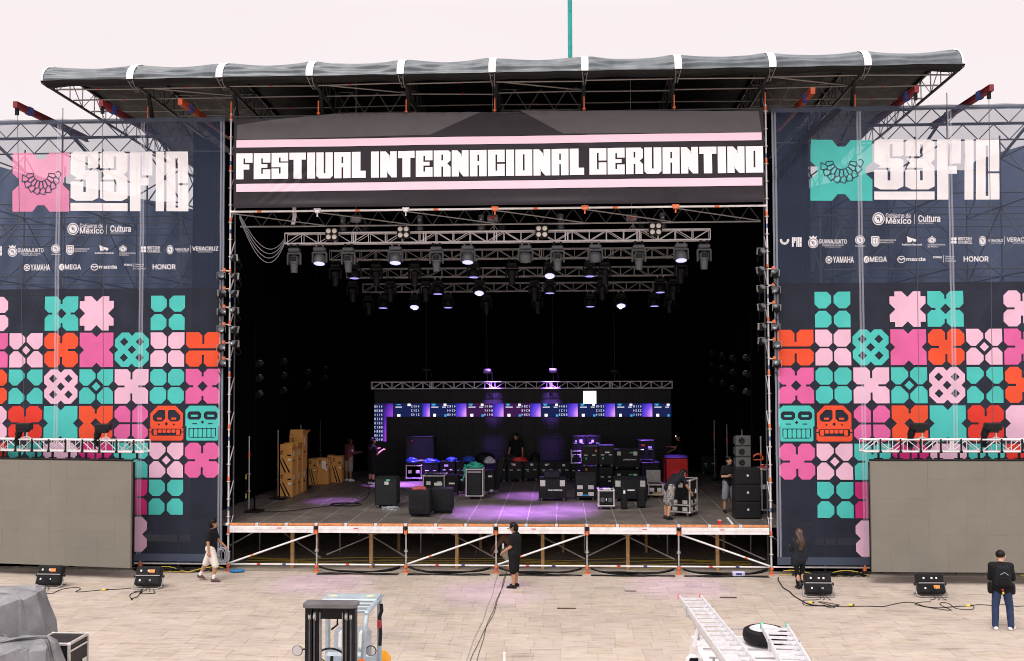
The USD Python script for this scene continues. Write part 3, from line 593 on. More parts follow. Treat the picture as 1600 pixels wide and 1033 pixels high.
def cell(kind):
    if kind == 'petal': return sub4(.07, 0, .115, .15)
    if kind == 'petal_big': return sub4(.07, 0, .12, .22)
    if kind == 'petal_dia': return sub4(.05, 0, .13, .215).union(dia(.5, .5, .13))
    if kind == 'cross': return sub4(.045, 0, .13, .1)
    if kind == 'cross_round': return sub4(.045, .1, .13, .1)
    if kind == 'clover4': return sub4(.06, .15, .15, 0)
    if kind == 'clover': return sq(0, 0, 1, 1, .14, .14, .14, .14)-mids(.13)-slits(.3)
    if kind == 'solid': return FULL-mids(.13)
    if kind == 'x_slit': return FULL-mids(.13)-slits(.3)
    if kind == 'x_center': return sq(0, 0, 1, 1, .0, .0, .0, .0)-mids(.14)-dia(.5, .5, .15)-slits(.22)
    if kind == 'x_round': return sq(0, 0, 1, 1, .12, .12, 0, 0)-mids(.14)-dia(.5, .5, .15)-slits(.22, h=False)
    if kind == 'knot':
        return sq(0, 0, 1, 1, .2, .2, .2, .2)-mids(.1)-unary_union([dia(a, b, .125) for a in (.27, .73) for b in (.27, .73)])-dia(.5, .5, .125)
    if kind == 'gear': return FULL-mids(.16)-unary_union([R_(a, b, a+.14, b+.14) for a in (0, .86) for b in (0, .86)])
    if kind == 'hgap': return (sq(0, 0, 1, 1, .12, .12, .0, .0)-R_(0, .465, 1, .535)-slits(.34, h=False)-mids(.13))
    if kind == 'octa': return sq(0, 0, 1, 1, .15, .15, .15, .15)-dia(0, .5, .14)-dia(1, .5, .14)
    if kind == 'skull_square' : return skull('square')
    if kind == 'skull_round': return skull('round')
PATTERN = {  # rows from the top, columns counted outward from the stage opening
    1: [None, ('petal', 'teal'), None, ('gear', 'light_pink'), ('x_center', 'teal'), None, ('clover', 'light_pink'), None],
    2: [('hgap', 'orange'), ('cross', 'light_pink'), ('knot', 'teal'), ('solid', 'hot_pink'), ('clover', 'orange'), ('petal_dia', 'light_pink'), ('x_slit', 'hot_pink'), ('cross', 'teal')],
    3: [('x_center', 'hot_pink'), ('cross_round', 'teal'), ('x_slit', 'light_pink'), ('petal_dia', 'teal'), ('knot', 'light_pink'), ('petal_big', 'teal'), ('clover', 'orange'), ('petal', 'hot_pink')],
    4: [('skull_square', 'teal'), ('skull_round', 'orange'), ('clover4', 'hot_pink'), ('x_round', 'orange'), ('solid', 'teal'), ('clover', 'red'), ('octa', 'light_pink'), ('solid', 'teal')],
    5: [('clover', 'hot_pink'), ('petal_dia', 'light_pink'), ('x_slit', 'teal'), ('clover4', 'magenta'), ('octa', 'light_pink'), ('petal', 'teal'), ('x_center', 'red'), ('cross', 'light_pink')],
    6: [None, ('petal', 'teal'), ('x_slit', 'magenta'), ('solid', 'orange'), None, ('cross', 'teal'), ('petal', 'hot_pink'), None],
    7: [None, None, ('octa', 'light_pink'), None, ('clover', 'teal'), None, None, None]}
def zrow(r): return 7.93-(r-1)*1.063
BAN_Z1, BAN_Z0, BAN_MID = 13.17, .30, 8.15
banner = {}
for sx, side in ((-1, 'left'), (1, 'right')):
    t = banner[sx] = thing('mesh_banner', f'see-through navy mesh banner with bright tile patterns and skulls on the {side} of the stage', 'banner', (sx*7.8, -.06, 0))
    xa, xb = (-17.6, -7.86) if sx < 0 else (7.86, 17.6)
    for nm, z0, z1, m, nz in (('mesh_cloth', BAN_MID, BAN_Z1, M_NAVY, 60), ('mesh_cloth', BAN_Z0, BAN_MID, M_NAVYLOW, 60)):
        MB().grid(lambda u, v: (lambda x, z: np.stack([x, wmesh(x, z), z], -1))(xa+(xb-xa)*u, z0+(z1-.03*np.abs(np.sin(u*19))*(z1 > 12)-z0)*v), 120, nz).part(t, nm, m, world=True)
    print_on(t, 'hem', sbox(xa, BAN_Z0-.02, xb, BAN_Z0+.2), M_HEM, wmesh, .006, .3)
    print_on(t, 'top_hem', sbox(xa, BAN_Z1-.17, xb, BAN_Z1-.04), M_HEM, wmesh, .006, .2)
    for x in (7.93, 10.3, 12.8, 15.4):
        for dx in (-.04, .035): print_on(t, 'seam_tape', sbox(sx*x+dx-.03, .5, sx*x+dx+.022, 13.0), M_SEAM, wmesh, .014, .3)
    if sx > 0: print_on(t, 'cloth_fold', pxpoly([(1204, 270), (1212, 262), (1270, 212), (1316, 172), (1306, 170), (1260, 208)], -.06), M_NAVYLOW, wmesh, .02, .2)
    for r, cells in PATTERN.items():
        for c, it in enumerate(cells):
            if not it: continue
            gm = cell(it[0]); x0 = 7.955+c*1.036 if sx > 0 else -(7.965+c*1.05)-1.02
            w = .985 if sx > 0 else 1.0
            if sx < 0: gm = affinity.scale(gm, -1, 1, origin=(.5, .5))
            gm = affinity.affine_transform(gm, [w, 0, 0, 1.0, x0 if sx > 0 else x0+.02, zrow(r)-1.0-(.03 if sx > 0 else .0)])
            lab = {'skull_square': 'teal skull motif with square eyes', 'skull_round': 'orange skull motif with slanted eyes'}.get(it[0])
            print_on(t, 'pattern_tile', gm, MI[it[1]], wmesh, .009, .3, lab)
    # the logo: patterned tile, jaw emblem, block number and letters
    def px(gm, x0, y0, x1, y1): return to_px_box(gm, x0, y0, x1, y1, -.06)
    tb = (20, 239, 109, 331) if sx < 0 else (1266, 219, 1363, 314)
    tile = FULL-unary_union([Polygon([(.34, 1.01), (.66, 1.01), (.56, .89), (.44, .89)]), Polygon([(.34, -.01), (.66, -.01), (.56, .11), (.44, .11)]), Polygon([(-.01, .34), (-.01, .66), (.11, .55), (.11, .45)]), Polygon([(1.01, .34), (1.01, .66), (.89, .55), (.89, .45)])])
    print_on(t, 'logo_tile', px(tile, *tb), M_TILEP if sx < 0 else M_TILET, wmesh, .009, .25)
    lines = []
    def arcpt(a, r): return (.5+r*math.cos(a)*1.0, .66+r*math.sin(a)*1.05)
    A = np.linspace(PI*1.0+.05, 2*PI-.05, 10)
    for k in range(9):
        a0, a1 = A[k]+.02, A[k+1]-.02; r0, r1 = .14, .245
        lines.append(LineString([arcpt(a0, r0), arcpt(a1, r0), arcpt(a1, r1), arcpt((a0+a1)/2, r1+.02), arcpt(a0, r1), arcpt(a0, r0)]).buffer(.008))
        lines.append(LineString([arcpt(a0+.16, .27), arcpt(a0+.02, .33), arcpt((a0+a1)/2+.17, .36), arcpt(a1+.14, .32), arcpt(a1+.1, .27)]).buffer(.008))
    print_on(t, 'jaw_emblem', px(unary_union(lines), *tb), M_DLINE, wmesh, .014, .3)
    five = sq(0, .17, .235, 1, .05, .05, 0, .03)-R_(.124, .69, .146, .92)-R_(.124, .685, .24, .72)-R_(0, .495, .13, .53)-R_(.108, .32, .13, .525)
    five = five-Polygon([(0, .62), (0, .50), (.055, .56)])-Polygon([(.236, .66), (.236, .74), (.19, .70)])
    three = sq(.25, .17, .485, 1, .05, .05, .04, .03)-R_(.368, .69, .39, .92)-R_(.25, .685, .39, .72)-R_(.25, .495, .39, .53)-R_(.368, .32, .39, .525)-Polygon([(.25, .705), (.25, .51), (.29, .60)])-Polygon([(.486, .55), (.486, .67), (.455, .61)])
    bar = R_(0, .0, .485, .135)
    fl = unary_union([R_(.505, 0, .596, 1), R_(.505, .93, .695, 1), R_(.608, .60, .695, .95), R_(.505, .43, .665, .56)])
    il = R_(.725, 0, .795, 1)
    cl = R_(.815, 0, 1, 1)-R_(.892, .06, .912, .9)-R_(.892, .435, 1, .47)
    lb = (111, 237, 294, 330) if sx < 0 else (1366, 218, 1561, 312)
    for nm, gm in (('logo_five', five), ('logo_three', three), ('logo_bar', bar), ('logo_letter', fl), ('logo_letter', il), ('logo_letter', cl)): print_on(t, nm, px(gm, *lb), M_WPR, wmesh, .009, .25)
    # sponsors' marks: positions measured on the right banner, the left one is the same layout shifted
    o = (lambda x, y: (x, y)) if sx > 0 else (lambda x, y: (x*.9285-1159.6, y*.94+36.4))
    def mark(geom, x0, y0, x1, y1, m=M_WFINE, nm='sponsor_mark', h=.4):
        (a, b), (c, d) = o(x0, y0), o(x1, y1)
        print_on(t, nm, px(geom, a, b, c, d), m, wmesh, .012, h)
    def tx(s, x0, y0, x1, y1, bold=True): mark(text_geom(s, bold), x0, y0, x1, y1, M_WFINE, 'sponsor_lettering', .5)
    disc = Point(.5, .5).buffer(.5)
    ring = disc-Point(.5, .5).buffer(.4)
    crest = (disc-Point(.5, .5).buffer(.43)).union(Point(.5, .5).buffer(.36)-dia(.45, .5, .1)-R_(.55, .3, .62, .6)-R_(.3, .62, .55, .68))
    mark(crest, 1363, 332, 1382, 352); tx('Gobierno de', 1384, 333, 1423, 341, False); tx('México', 1384, 340, 1424, 350); mark(FULL, 1429, 335, 1429.6, 350); tx('Cultura', 1435, 336, 1469, 347)
    tx('Secretaría de Cultura', 1435, 347.5, 1458, 349.5, False)
    jaw = unary_union([LineString([(.5+r*math.cos(a), .85+r*math.sin(a)*1.1) for a in np.linspace(PI*1.05, PI*1.95, 14)]).buffer(.11) for r in (.33,)]); jaw = jaw-unary_union([LineString([(.5+.2*math.cos(a), .85+.2*math.sin(a)), (.5+.5*math.cos(a), .85+.55*math.sin(a))]).buffer(.012) for a in np.linspace(PI*1.1, PI*1.9, 8)])
    mark(jaw, 1217, 372, 1234, 389)
    fic = unary_union([fl, il, cl]); x0, y0, x1, y1 = fic.bounds; mark(affinity.affine_transform(fic, [1/(x1-x0), 0, 0, 1, -x0/(x1-x0), 0]), 1237, 371, 1252, 386)
    shield = crest.union(Polygon([(.2, .95), (.1, 1.2), (.35, 1.05), (.5, 1.25), (.65, 1.05), (.9, 1.2), (.8, .95)]))
    mark(shield, 1262, 372, 1278, 388); tx('GUANAJUATO', 1279, 374, 1323, 381); tx('GOBIERNO DE LA GENTE', 1284, 382.2, 1318, 384.6, False); tx('SECRETARÍA DE CULTURA', 1288, 385.2, 1313, 387, False)
    mark(crest, 1336, 368, 1351, 382); tx('Guanajuato', 1336, 383, 1352, 386, False)
    sh = sq(0, 0, 1, 1, .3, .3, .1, .1); mark((sh-affinity.scale(sh, .8, .8)).union(affinity.scale(sh, .68, .68)-R_(.48, .2, .53, .8)-R_(.2, .5, .8, .54)), 1361, 369, 1374, 385); tx('UNIVERSIDAD DE', 1375, 374, 1400, 376.6, False); tx('GUANAJUATO', 1375, 377.6, 1396, 380, False)
    mark(Polygon([(0, 1), (.45, .72), (1, .5), (.95, .12), (.75, .1), (.62, .38), (.5, .1), (.1, 0)]), 1417, 369, 1432, 379); tx('Auditorio Nacional', 1409, 380.4, 1441, 383.6)
    mark(crest.union(dia(.5, 1.1, .12)), 1450, 370.5, 1463, 380); tx('Universidad Autónoma', 1450, 380.6, 1477, 383.4, False); tx('de México', 1450, 384, 1466, 386.4, False)
    mark(unary_union([Point(a, b).buffer(.24) for a in (.25, .75) for b in (.25, .75)]), 1486, 370.5, 1495, 381); tx('BRITISH', 1497, 370.5, 1518, 375.2); tx('COUNCIL', 1497, 376, 1519, 381)
    mark(affinity.scale(crest, .8, 1), 1528, 369, 1542, 384); tx('VERACRUZ', 1544, 374, 1567, 378); tx('Gobierno del Estado', 1547, 379, 1565, 380.6, False); mark(FULL, 1569.4, 369, 1569.9, 382); tx('VERACRUZ', 1572.5, 371, 1616, 378); tx('LLENO DE ORGULLO', 1582, 379, 1606, 381, False)
    ys_ = unary_union([LineString([(.5-.36*math.cos(a), .5-.36*math.sin(a)), (.5+.36*math.cos(a), .5+.36*math.sin(a))]).buffer(.05) for a in (PI/2, PI/6, 5*PI/6)])
    mark(ring.union(ys_), 1289.5, 400.5, 1300, 412); tx('YAMAHA', 1301, 401, 1334, 411)
    mark(disc-LineString([(.35, .2), (.45, .6), (.75, .75)]).buffer(.05)-LineString([(.6, .2), (.7, .5)]).buffer(.05), 1349.5, 400, 1358, 411); tx('MEGA', 1359, 401, 1386, 409.5)
    mz = (affinity.scale(disc, 1, .85)-affinity.scale(Point(.5, .5).buffer(.42), 1, .8)).union(LineString([(.08, .52), (.3, .62), (.5, .42), (.7, .62), (.92, .52)]).buffer(.055)); mark(mz, 1402, 399, 1414.5, 412); tx('mazda', 1416, 402, 1446, 408)
    tx('FEMSA', 1458, 400, 1472, 403.5); mark(FULL, 1474.2, 399, 1474.8, 410); tx('Gobierno de', 1477, 399.5, 1491, 402, False); tx('Guanajuato', 1477, 403, 1490, 405.6, False); tx('Capital', 1477, 406.6, 1494, 409.4, False)
    tx('HONOR', 1505.5, 400.5, 1544, 409)
# ------------------------------------------------------------------ box truss
def truss(name, label, loc, L, h=.3, w=.3, rotz=0., m=None, bay=.5, tr=.024, group=None, lace_parts=True):
    t = thing(name, label, 'truss', loc, rotz, group); m = m or M_ALU
    for y in (0, w):
        for z in (0, h): MB().tube((0, y, z), (L, y, z), tr, 7).part(t, 'chord', m)
    n = max(int(round(L/bay)), 1); q = L/n
    for y in (0, w):
        acc = MB()
        for i in range(n):
            l = MB() if lace_parts and y == 0 else acc
            a, b = i*q, (i+1)*q
            l.tube((a, y, 0), (a, y, h), tr*.6, 5)
            if i % 2 == 0: l.tube((a, y, 0), (b, y, h), tr*.55, 5)
            else: l.tube((a, y, h), (b, y, 0), tr*.55, 5)
            if lace_parts and y == 0: l.part(t, 'lacing', m)
        acc.tube((L, y, 0), (L, y, h), tr*.6, 5)
        acc.part(t, 'lacing', m)
    l = MB()
    for i in range(n):
        for z in (0, h): l.tube((i*q, 0, z), ((i+1)*q, w, z), tr*.5, 5)
    l.part(t, 'cross_lacing', m)
    k = int(L//2.5)
    for i in range(1, k+1):
        x = i*L/(k+1); MB().box((x-.02, w/2, h/2), (.012, w+.05, h+.05)).box((x+.02, w/2, h/2), (.012, w+.05, h+.05)).part(t, 'joint_plate', m) if False else MB().tube((x-.035, 0, 0), (x-.035, 0, h), tr*.9, 6).tube((x+.035, 0, 0), (x+.035, 0, h), tr*.9, 6).part(t, 'joint_frame', m)
    return t

# ------------------------------------------------------------------ LED screens beside the stage, with their trusses and hoists
def led_mat(i, c):
    n = f'led_face_{"abc"[i]}'
    MAT[n] = usdkit.material(stage, '/World/Looks/'+n, {'g': ('geometry', {}), 'n': ('noise_texture', {'scale': .8, 'detail': 5, 'roughness': .6}), 'd': ('noise_texture', {'scale': 7, 'detail': 6, 'roughness': .8}),
        'r': ('rgb_ramp', {'ramp': [(.3, tuple(np.array(c)*.92)), (.7, tuple(np.array(c)*1.07))]}), 'rd': ('rgb_ramp', {'ramp': [(0, (.4, .4, .4)), (.235, (.45, .44, .43)), (.26, (1, 1, 1)), (1, (1, 1, 1))]}),
        'm': ('mix', {'mix_type': 'multiply', 'fac': .6}), 'wx': ('wave_texture', {'wave_type': 'bands', 'bands_direction': 'z', 'scale': 12}), 'b': ('bump', {'strength': .15, 'distance': .004}), 'p': ('principled_bsdf', {'roughness': .6, 'specular_ior_level': .3})},
        [('g.position', 'n.vector'), ('g.position', 'd.vector'), ('n.fac', 'r.fac'), ('d.fac', 'rd.fac'), ('r.color', 'm.color1'), ('rd.color', 'm.color2'), ('m.color', 'p.base_color'), ('g.position', 'wx.vector'), ('wx.fac', 'b.height'), ('b.normal', 'p.normal')], surface='p.BSDF'); return MAT[n]
LEDM = [led_mat(i, c) for i, c in enumerate([(.193, .181, .151), (.195, .183, .153), (.191, .179, .15)])]
PW, PH = .5, .489
def hoist_into(name, label, loc, group, m_body=None):
    t = thing(name, label, 'chain hoist', loc, 0, group)
    MB().cbox((0, 0, 0), (.34, .2, .2), .03).part(t, 'motor_body', m_body or M_BLKPL)
    MB().box((.0, 0, .14), (.1, .1, .1)).tube((0, 0, -.1), (0, 0, -.3), .02, 6).part(t, 'hook', M_STEEL)
    return t
for sx, side, ang in ((-1, 'left', -.14), (1, 'right', 0.)):
    t = thing('led_screen', f'big switched-off grey LED video screen hanging low on the {side} of the stage', 'video screen', (-10.05, -1.2, .31) if sx < 0 else (10.11, -1.2, .335), ang)
    for i in range(13):
        for j in range(6):
            x = sx*(i+.5)*PW; MB().cbox((x+rng.normal(0, .0008), .04+rng.normal(0, .0008), (j+.5)*PH), (PW-.0008, .08, PH-.0008), .0008, rot(rng.normal(0, .001), 0, rng.normal(0, .001))).part(t, 'led_panel', LEDM[rng.integers(3)])
    xm = sx*6.5/2
    MB().box((xm, .15, 6*PH/2), (6.5, .1, 6*PH-.06)).part(t, 'rear_frame', M_BLACKM)
    MB().cbox((xm, .07, 6*PH+.025), (6.5, .12, .05), .006).part(t, 'hanging_bar', M_BLACKM)
    tr = truss('screen_truss', f'short aluminium truss carrying the {side} LED screen', (-9.74+math.cos(ang)*-7.0, -1.0-math.sin(ang)*7.0-.1, 3.49) if sx < 0 else (9.96, -1.1, 3.515), 7.0, .32, .32, ang, M_ALU, .38)
    for i in range(13):
        x = (7.0-.3-i*.53) if sx < 0 else .45+i*.53
        g = MB().box((x, -.02, -.0), (.07, .05, .06)).box((x, .16, -.1), (.05, .05, .22)).box((x, -.02, .16), (.035, .04, .36)); g.box((x, .16, -.2), (.22, .06, .03)); g.part(tr, 'hanging_clamp', M_BLACKM)
    for j, hx in enumerate((13.45, 10.98) if sx < 0 else (11.48, 13.42)):
        dy = -1.1+(abs(hx)-9.75)*.14 if sx < 0 else -1.0
        c = thing('chain_hoist', f'black chain hoist with hanging chain bag, {"nearer" if abs(hx) < 12 else "farther"} the stage on the {side} screen truss', 'chain hoist', (sx*hx, dy, 3.84), 0, 'hoists on the screen trusses')
        MB().cbox((0, 0, .34), (.44, .22, .2), .03).cbox((.0, 0, .25), (.26, .2, .14), .02).part(c, 'motor_body', M_BLKPL)
        MB().path([(-.14, .05, .3), (-.2, .06, .1), (-.24, .06, -.06), (-.2, .06, -.2)], .1, 7).part(c, 'chain_bag', M_RUB)
        MB().tube((.08, 0, .2), (.08, 0, 0), .022, 6).tube((.05, 0, .06), (-.06, 0, 0), .015, 5).tube((.1, 0, .06), (.2, 0, 0), .015, 5).part(c, 'sling', M_ALU)
        MB().tube((.0, 0, .42), (0, (-1.2-dy), 9.35), .008, 5).part(c, 'chain', M_DKSTEEL)
        MB().box((0, -1.2-dy, 9.25), (.09, .06, .2)).part(c, 'hook_block', M_BLACKM)

# ------------------------------------------------------------------ moving-head lamps
M_LENS = glow('lit_lens', (.56, .52, 1.0), 1.15); M_LENS2 = glow('lit_lens_far', (.42, .36, 1.0), .85)
M_LENSOFF = mat('dark_lens', (.03, .035, .045), .12, 0, .1, 10)
def head_spot(p):                                                # long-bodied moving head, hanging
    MB().cbox((0, 0, -.17), (.34, .26, .12), .03).part(p, 'base', M_GREYPL)
    MB().tube((-.1, 0, -.02), (-.1, 0, -.12), .018, 6).tube((.1, 0, -.02), (.1, 0, -.12), .018, 6).box((-.1, 0, -.02), (.07, .07, .08)).box((.1, 0, -.02), (.07, .07, .08)).part(p, 'clamp', M_BLACKM)
    MB().cbox((0, 0, -.27), (.4, .14, .07), .02).cbox((-.19, 0, -.44), (.055, .13, .36), .02).cbox((.19, 0, -.44), (.055, .13, .36), .02).part(p, 'yoke', M_GREYPL)
    MB().lathe([(0, -.34), (.1, -.34), (.145, -.38), (.15, -.55), (.12, -.6), (.1, -.84), (.095, -.86), (.0, -.86)], 14, (0, 0, 0)).part(p, 'head', M_GREYPL)
    MB().cbox((0, -.135, -.45), (.18, .05, .14), .02).part(p+'/head', 'rear_cover', M_BLKPL)
    MB().lathe([(.085, -.862), (0, -.864)], 12).part(p+'/head', 'lens', M_LENSOFF)
def head_wash(p, lens, tilt, lit=True):                          # short wash head, lens turned a little to the house
    MB().cbox((0, 0, -.15), (.36, .28, .12), .03).part(p, 'base', M_GREYPL)
    MB().tube((-.1, 0, .02), (-.1, 0, -.12), .018, 6).tube((.1, 0, .02), (.1, 0, -.12), .018, 6).box((-.1, 0, 0), (.07, .07, .08)).box((.1, 0, 0), (.07, .07, .08)).part(p, 'clamp', M_ALUD)
    MB().cbox((0, 0, -.25), (.42, .14, .07), .02).cbox((-.205, 0, -.4), (.05, .13, .32), .02).cbox((.205, 0, -.4), (.05, .13, .32), .02).part(p, 'yoke', M_GREYPL)
    R = rot(tilt, 0, 0); o = np.array([0, 0, -.44])
    MB().lathe([(0, .14), (.1, .14), (.165, .08), (.18, 0), (.18, -.12), (.165, -.16)], 16, o, R).part(p, 'head', M_GREYPL)
    MB().lathe([(.165, -.155), (0, -.157)], 18, o, R).part(p+'/head', 'lens', lens if lit else M_LENSOFF)
PS = proto('spot_head'); head_spot(PS)
_keep = M_GREYPL; M_GREYPL = M_BLKPL; PSK = proto('black_spot_head'); head_spot(PSK)  # grey head coloured black for the deeper shade at the back
M_GREYPL = _keep
PWA = proto('wash_head_lit'); head_wash(PWA, M_LENS, -.3)
PWB = proto('wash_head_off'); head_wash(PWB, M_LENSOFF, .25, False)
M_GREYPL = M_BLKPL  # far wash heads: housing darkened likewise for the shade there
PWF = proto('wash_head_far'); head_wash(PWF, M_LENS2, -.1)
PWG = proto('wash_head_far_turned'); head_wash(PWG, M_LENS, -.5); M_GREYPL = _keep
LTR = [('front', 1.0, 445, 1110, 362, 379, M_ALU), ('second', 4.3, 515, 1068, 391, 404, M_ALUD), ('third', 6.9, 541, 1057, 420, 432, M_ALUD), ('rearmost', 9.4, 566, 1042, 443, 456, M_ALUD)]
TZ = {}
for nm, yy, x0, x1, y0, y1, m in LTR:
    a, b = atY(x0, (y0+y1)/2, yy), atY(x1, (y0+y1)/2-2, yy); z = (a[2]+b[2])/2-.15; TZ[nm] = z
    truss('lighting_truss', {'front': 'bright aluminium lighting truss hanging across the stage, nearest to the viewer', 'second': 'dim lighting truss just behind the bright front truss', 'third': 'dim lighting truss, third from the front under the stage roof', 'rearmost': 'dimmest lighting truss farthest back under the stage roof'}[nm], (a[0], yy, z), b[0]-a[0], .31, .3, 0, m, .5, .024, None, nm == 'front')
for i, (px, kind) in enumerate([(460, 's'), (499.5, 'w'), (544.5, 's'), (618, 'w'), (682, 's'), (731, 'w'), (821, 'o'), (871, 's'), (930, 'o'), (998, 's'), (1064, 'w'), (1100, 's')]):
    x = atY(px, 385, 1.1)[0]; kd = {'s': 'dark long-bodied', 'w': 'lit violet-white short', 'o': 'unlit short'}[kind]
    copy_of({'s': PS, 'w': PWA, 'o': PWB}[kind], 'moving_head_lamp', f'{kd} moving head lamp, {ORD[i]} from the left under the front truss', 'stage lamp', (x, 1.1, TZ['front']-.02), 0, 'moving heads under the front truss')
fa = {'second': [(553.8, 'l'), (740, 'l'), (859, 't'), (921.6, 'l'), (524, 's'), (588, 's'), (648, 's'), (800, 's'), (945, 's'), (1064, 's')],
      'third': [(684, 'l'), (749, 't'), (859, 'l'), (1031.6, 'l'), (551, 's'), (610, 's'), (665, 's'), (835, 's'), (941, 's'), (1052, 's')],
      'rearmost': [(598.7, 'l'), (648, 't'), (700, 'l'), (922, 'l'), (970, 't'), (1022, 'l'), (576, 's'), (760, 's'), (840, 's'), (1046, 's')]}
for nm, yy, *_ in LTR[1:]:
    for i, (px, kind) in enumerate(sorted(fa[nm])):
        x = atY(px, 440, yy+.1)[0]
        copy_of({'s': PSK, 'l': PWF, 't': PWG}[kind], 'moving_head_lamp', f'{"dark" if kind == "s" else "lit violet"} moving head lamp, {ORD[i]} from the left under the {nm} truss', 'stage lamp', (x, yy+.1, TZ[nm]-.02), 0, f'moving heads under the {nm} truss')
# blinders, hoists and uplights riding on the front truss
M_BULB = mat('pearl_bulb', (.75, .72, .66), .3, 0, .05, 10)
PB = proto('blinder'); MB().cbox((0, 0, 0), (.38, .14, .38), .03).part(PB, 'housing', M_BLKPL)
for a in (-.09, .09):
    for b in (-.09, .09):
        MB().lathe([(.08, -.07), (.085, -.085), (.075, -.085)], 14, (a, 0, b), rot(-PI/2)@rot(PI)).part(PB+'/housing', 'rim', M_BLACKM); MB().lathe([(.072, .0), (.05, .022), (0, .03)], 14, (a, -.07, b), rot(PI/2)).part(PB+'/housing', 'bulb', M_BULB)
MB().tube((0, .07, -.1), (0, .15, -.25), .02, 6).part(PB, 'bracket', M_BLACKM)
for i, (px, py) in enumerate([(518.5, 366), (630.5, 363), (846.5, 362), (1024, 358)]):
    p = atY(px, py, .86); copy_of(PB, 'blinder_light', f'black square blinder with four round bulbs, {ORD[i]} from the left on the front truss', 'stage lamp', p, 0, 'blinders on the front truss')
M_HOIST = mat('grey_hoist_paint', (.22, .22, .25), .45, .2, .2, 10)
for i, (px, py, red) in enumerate([(556, 342, 0), (770, 341, 1), (987, 340, 1)]):
    p = atY(px, py, 1.15); t = thing('chain_hoist', f'grey barrel-shaped chain hoist above the front truss, {["left", "middle", "right"][i]} one', 'chain hoist', p, 0, 'hoists above the front truss')
    MB().lathe([(0, -.16), (.09, -.16), (.12, -.12), (.12, .12), (.09, .16), (0, .16)], 12, (0, 0, 0), rot(0, PI/2)).part(t, 'motor_body', M_HOIST)
    if red: MB().box((-.02, -.122, 0), (.16, .012, .08)).part(t, 'red_plate', M_RED)
    MB().path([(.17, 0, .05), (.24, 0, -.02), (.25, .02, -.16)], .045, 6).cbox((.28, .02, -.28), (.2, .16, .3), .03).part(t, 'chain_bag', M_RUB)
    MB().tube((.03, 0, -.12), (.04, 0, -.36), .015, 6).tube((.04, 0, -.2), (-.12, 0, -.4), .012, 5).tube((.04, 0, -.2), (.18, 0, -.4), .012, 5).part(t, 'sling', M_ALUD)
    MB().tube((0, 0, .1), (0, 0, 4.2), .008, 5).part(t, 'chain', M_STEEL)
for i, px in enumerate((536, 656, 752, 876, 1035)):
    p = atY(px, 350, 1.2); t = thing('upright_lamp', f'small dark lamp standing upright on the front truss, {ORD[i]} from the left', 'stage lamp', (p[0], 1.2, TZ['front']+.32), 0, 'lamps standing on the front truss')
    MB().lathe([(.09, .05), (.1, .12), (.08, .3), (.09, .42), (.1, .5), (0, .5)], 10).part(t, 'body', M_GREYPL); MB().box((0, 0, .03), (.2, .14, .06)).box((-.12, 0, .18), (.02, .06, .28)).box((.12, 0, .18), (.02, .06, .28)).part(t, 'yoke', M_BLACKM)
    MB().box((0, -.1, .36), (.06, .012, .03)).part(t, 'clip', M_ALU)
b = MB()
for k in range(4):
    p0, p1 = atY(374, 334+2*k, .5), atY(446, 371+2*k, 1.0); q = []
    for s in np.linspace(0, 1, 18): q.append(p0*(1-s)+p1*s+np.array([0, 0, -(.75+.12*k)*4*s*(1-s)*(.65+.35*s)]))
    b.path(q, .011, 5)
one('hanging_cable', b, M_GREYC, 'bundle of grey cables sagging from the left corner post to the front truss', 'cable')
ww = MB()
for k in range(5): 
    p = atY(459+rng.uniform(-3, 3), 322, .6); ww.path([p, p+np.array([.02, 0, -.3]), p+np.array([-.03, 0, -.55])], .02, 5)
one('tied_cable', ww, mat('white_cable', (.7, .68, .75), .5, 0, .1, 8), 'bright white bundle of tied cables hanging under the header tube', 'cable')

# ------------------------------------------------------------------ par lamps up the corner posts and in the wings
PP = proto('par_lamp')
Rp = rot(PI/2-.5)
MB().lathe([(0, -.13), (.05, -.13), (.085, -.06), (.09, .12), (.1, .125)], 12, (0, 0, 0), Rp).part(PP, 'can', M_BLKPL)
MB().lathe([(.092, .121), (.05, .1), (0, .09)], 12, (0, 0, 0), Rp).part(PP+'/can', 'lens', mat('par_glass', (.12, .13, .14), .2, .4, .3, 10))
MB().box((-.115, 0, .03), (.012, .05, .18)).box((.115, 0, .03), (.012, .05, .18)).box((0, 0, .12), (.24, .05, .012)).part(PP, 'yoke', M_ALUD)
MB().path([(0, .1, -.08), (.05, .16, -.22), (.0, .1, -.3), (-.06, .05, -.2)], .012, 5).part(PP, 'cable', M_RUB)
for sx, side, inn, out in ((-1, 'left', [405, 434, 461, 487, 517, 539], [432, 460, 489, 516, 545, 570]), (1, 'right', [394.5, 424.5, 453, 482, 512, 534], [429, 455, 483, 513, 540.5, 570])):
    for lst, xx, rz, nmn in ((inn, sx*7.71-sx*.22, sx*.7, 'inner'), (out, sx*7.71+sx*.2, -sx*.5, 'outer')):
        for i, py in enumerate(lst):
            z = atY(360 if sx < 0 else 1200, py, -.12)[2]
            copy_of(PP, 'par_lamp', f'{ORD[i]} par lamp from the top in the {nmn} column on the {side} corner post', 'stage lamp', (xx+rng.uniform(-.02, .02), -.15, z), rz+rng.uniform(-.3, .3), f'par lamps on the {side} corner post', rng.uniform(-.3, .3))
            if nmn == 'outer':
                a = MB().tube((sx*7.71, -.03, z+.17), (sx*7.95, -.03, z+.17), .02, 6); a.part(portal, 'lamp_arm', M_ALU); MB().cbox((sx*7.86, -.05, z+.19), (.08, .09, .1), .015).part(portal, 'orange_coupler', M_ORANGE)
            else: MB().tube((sx*7.71, -.03, z+.13), (sx*7.47, -.1, z+.13), .016, 6).part(portal, 'lamp_arm', M_BLACKM)
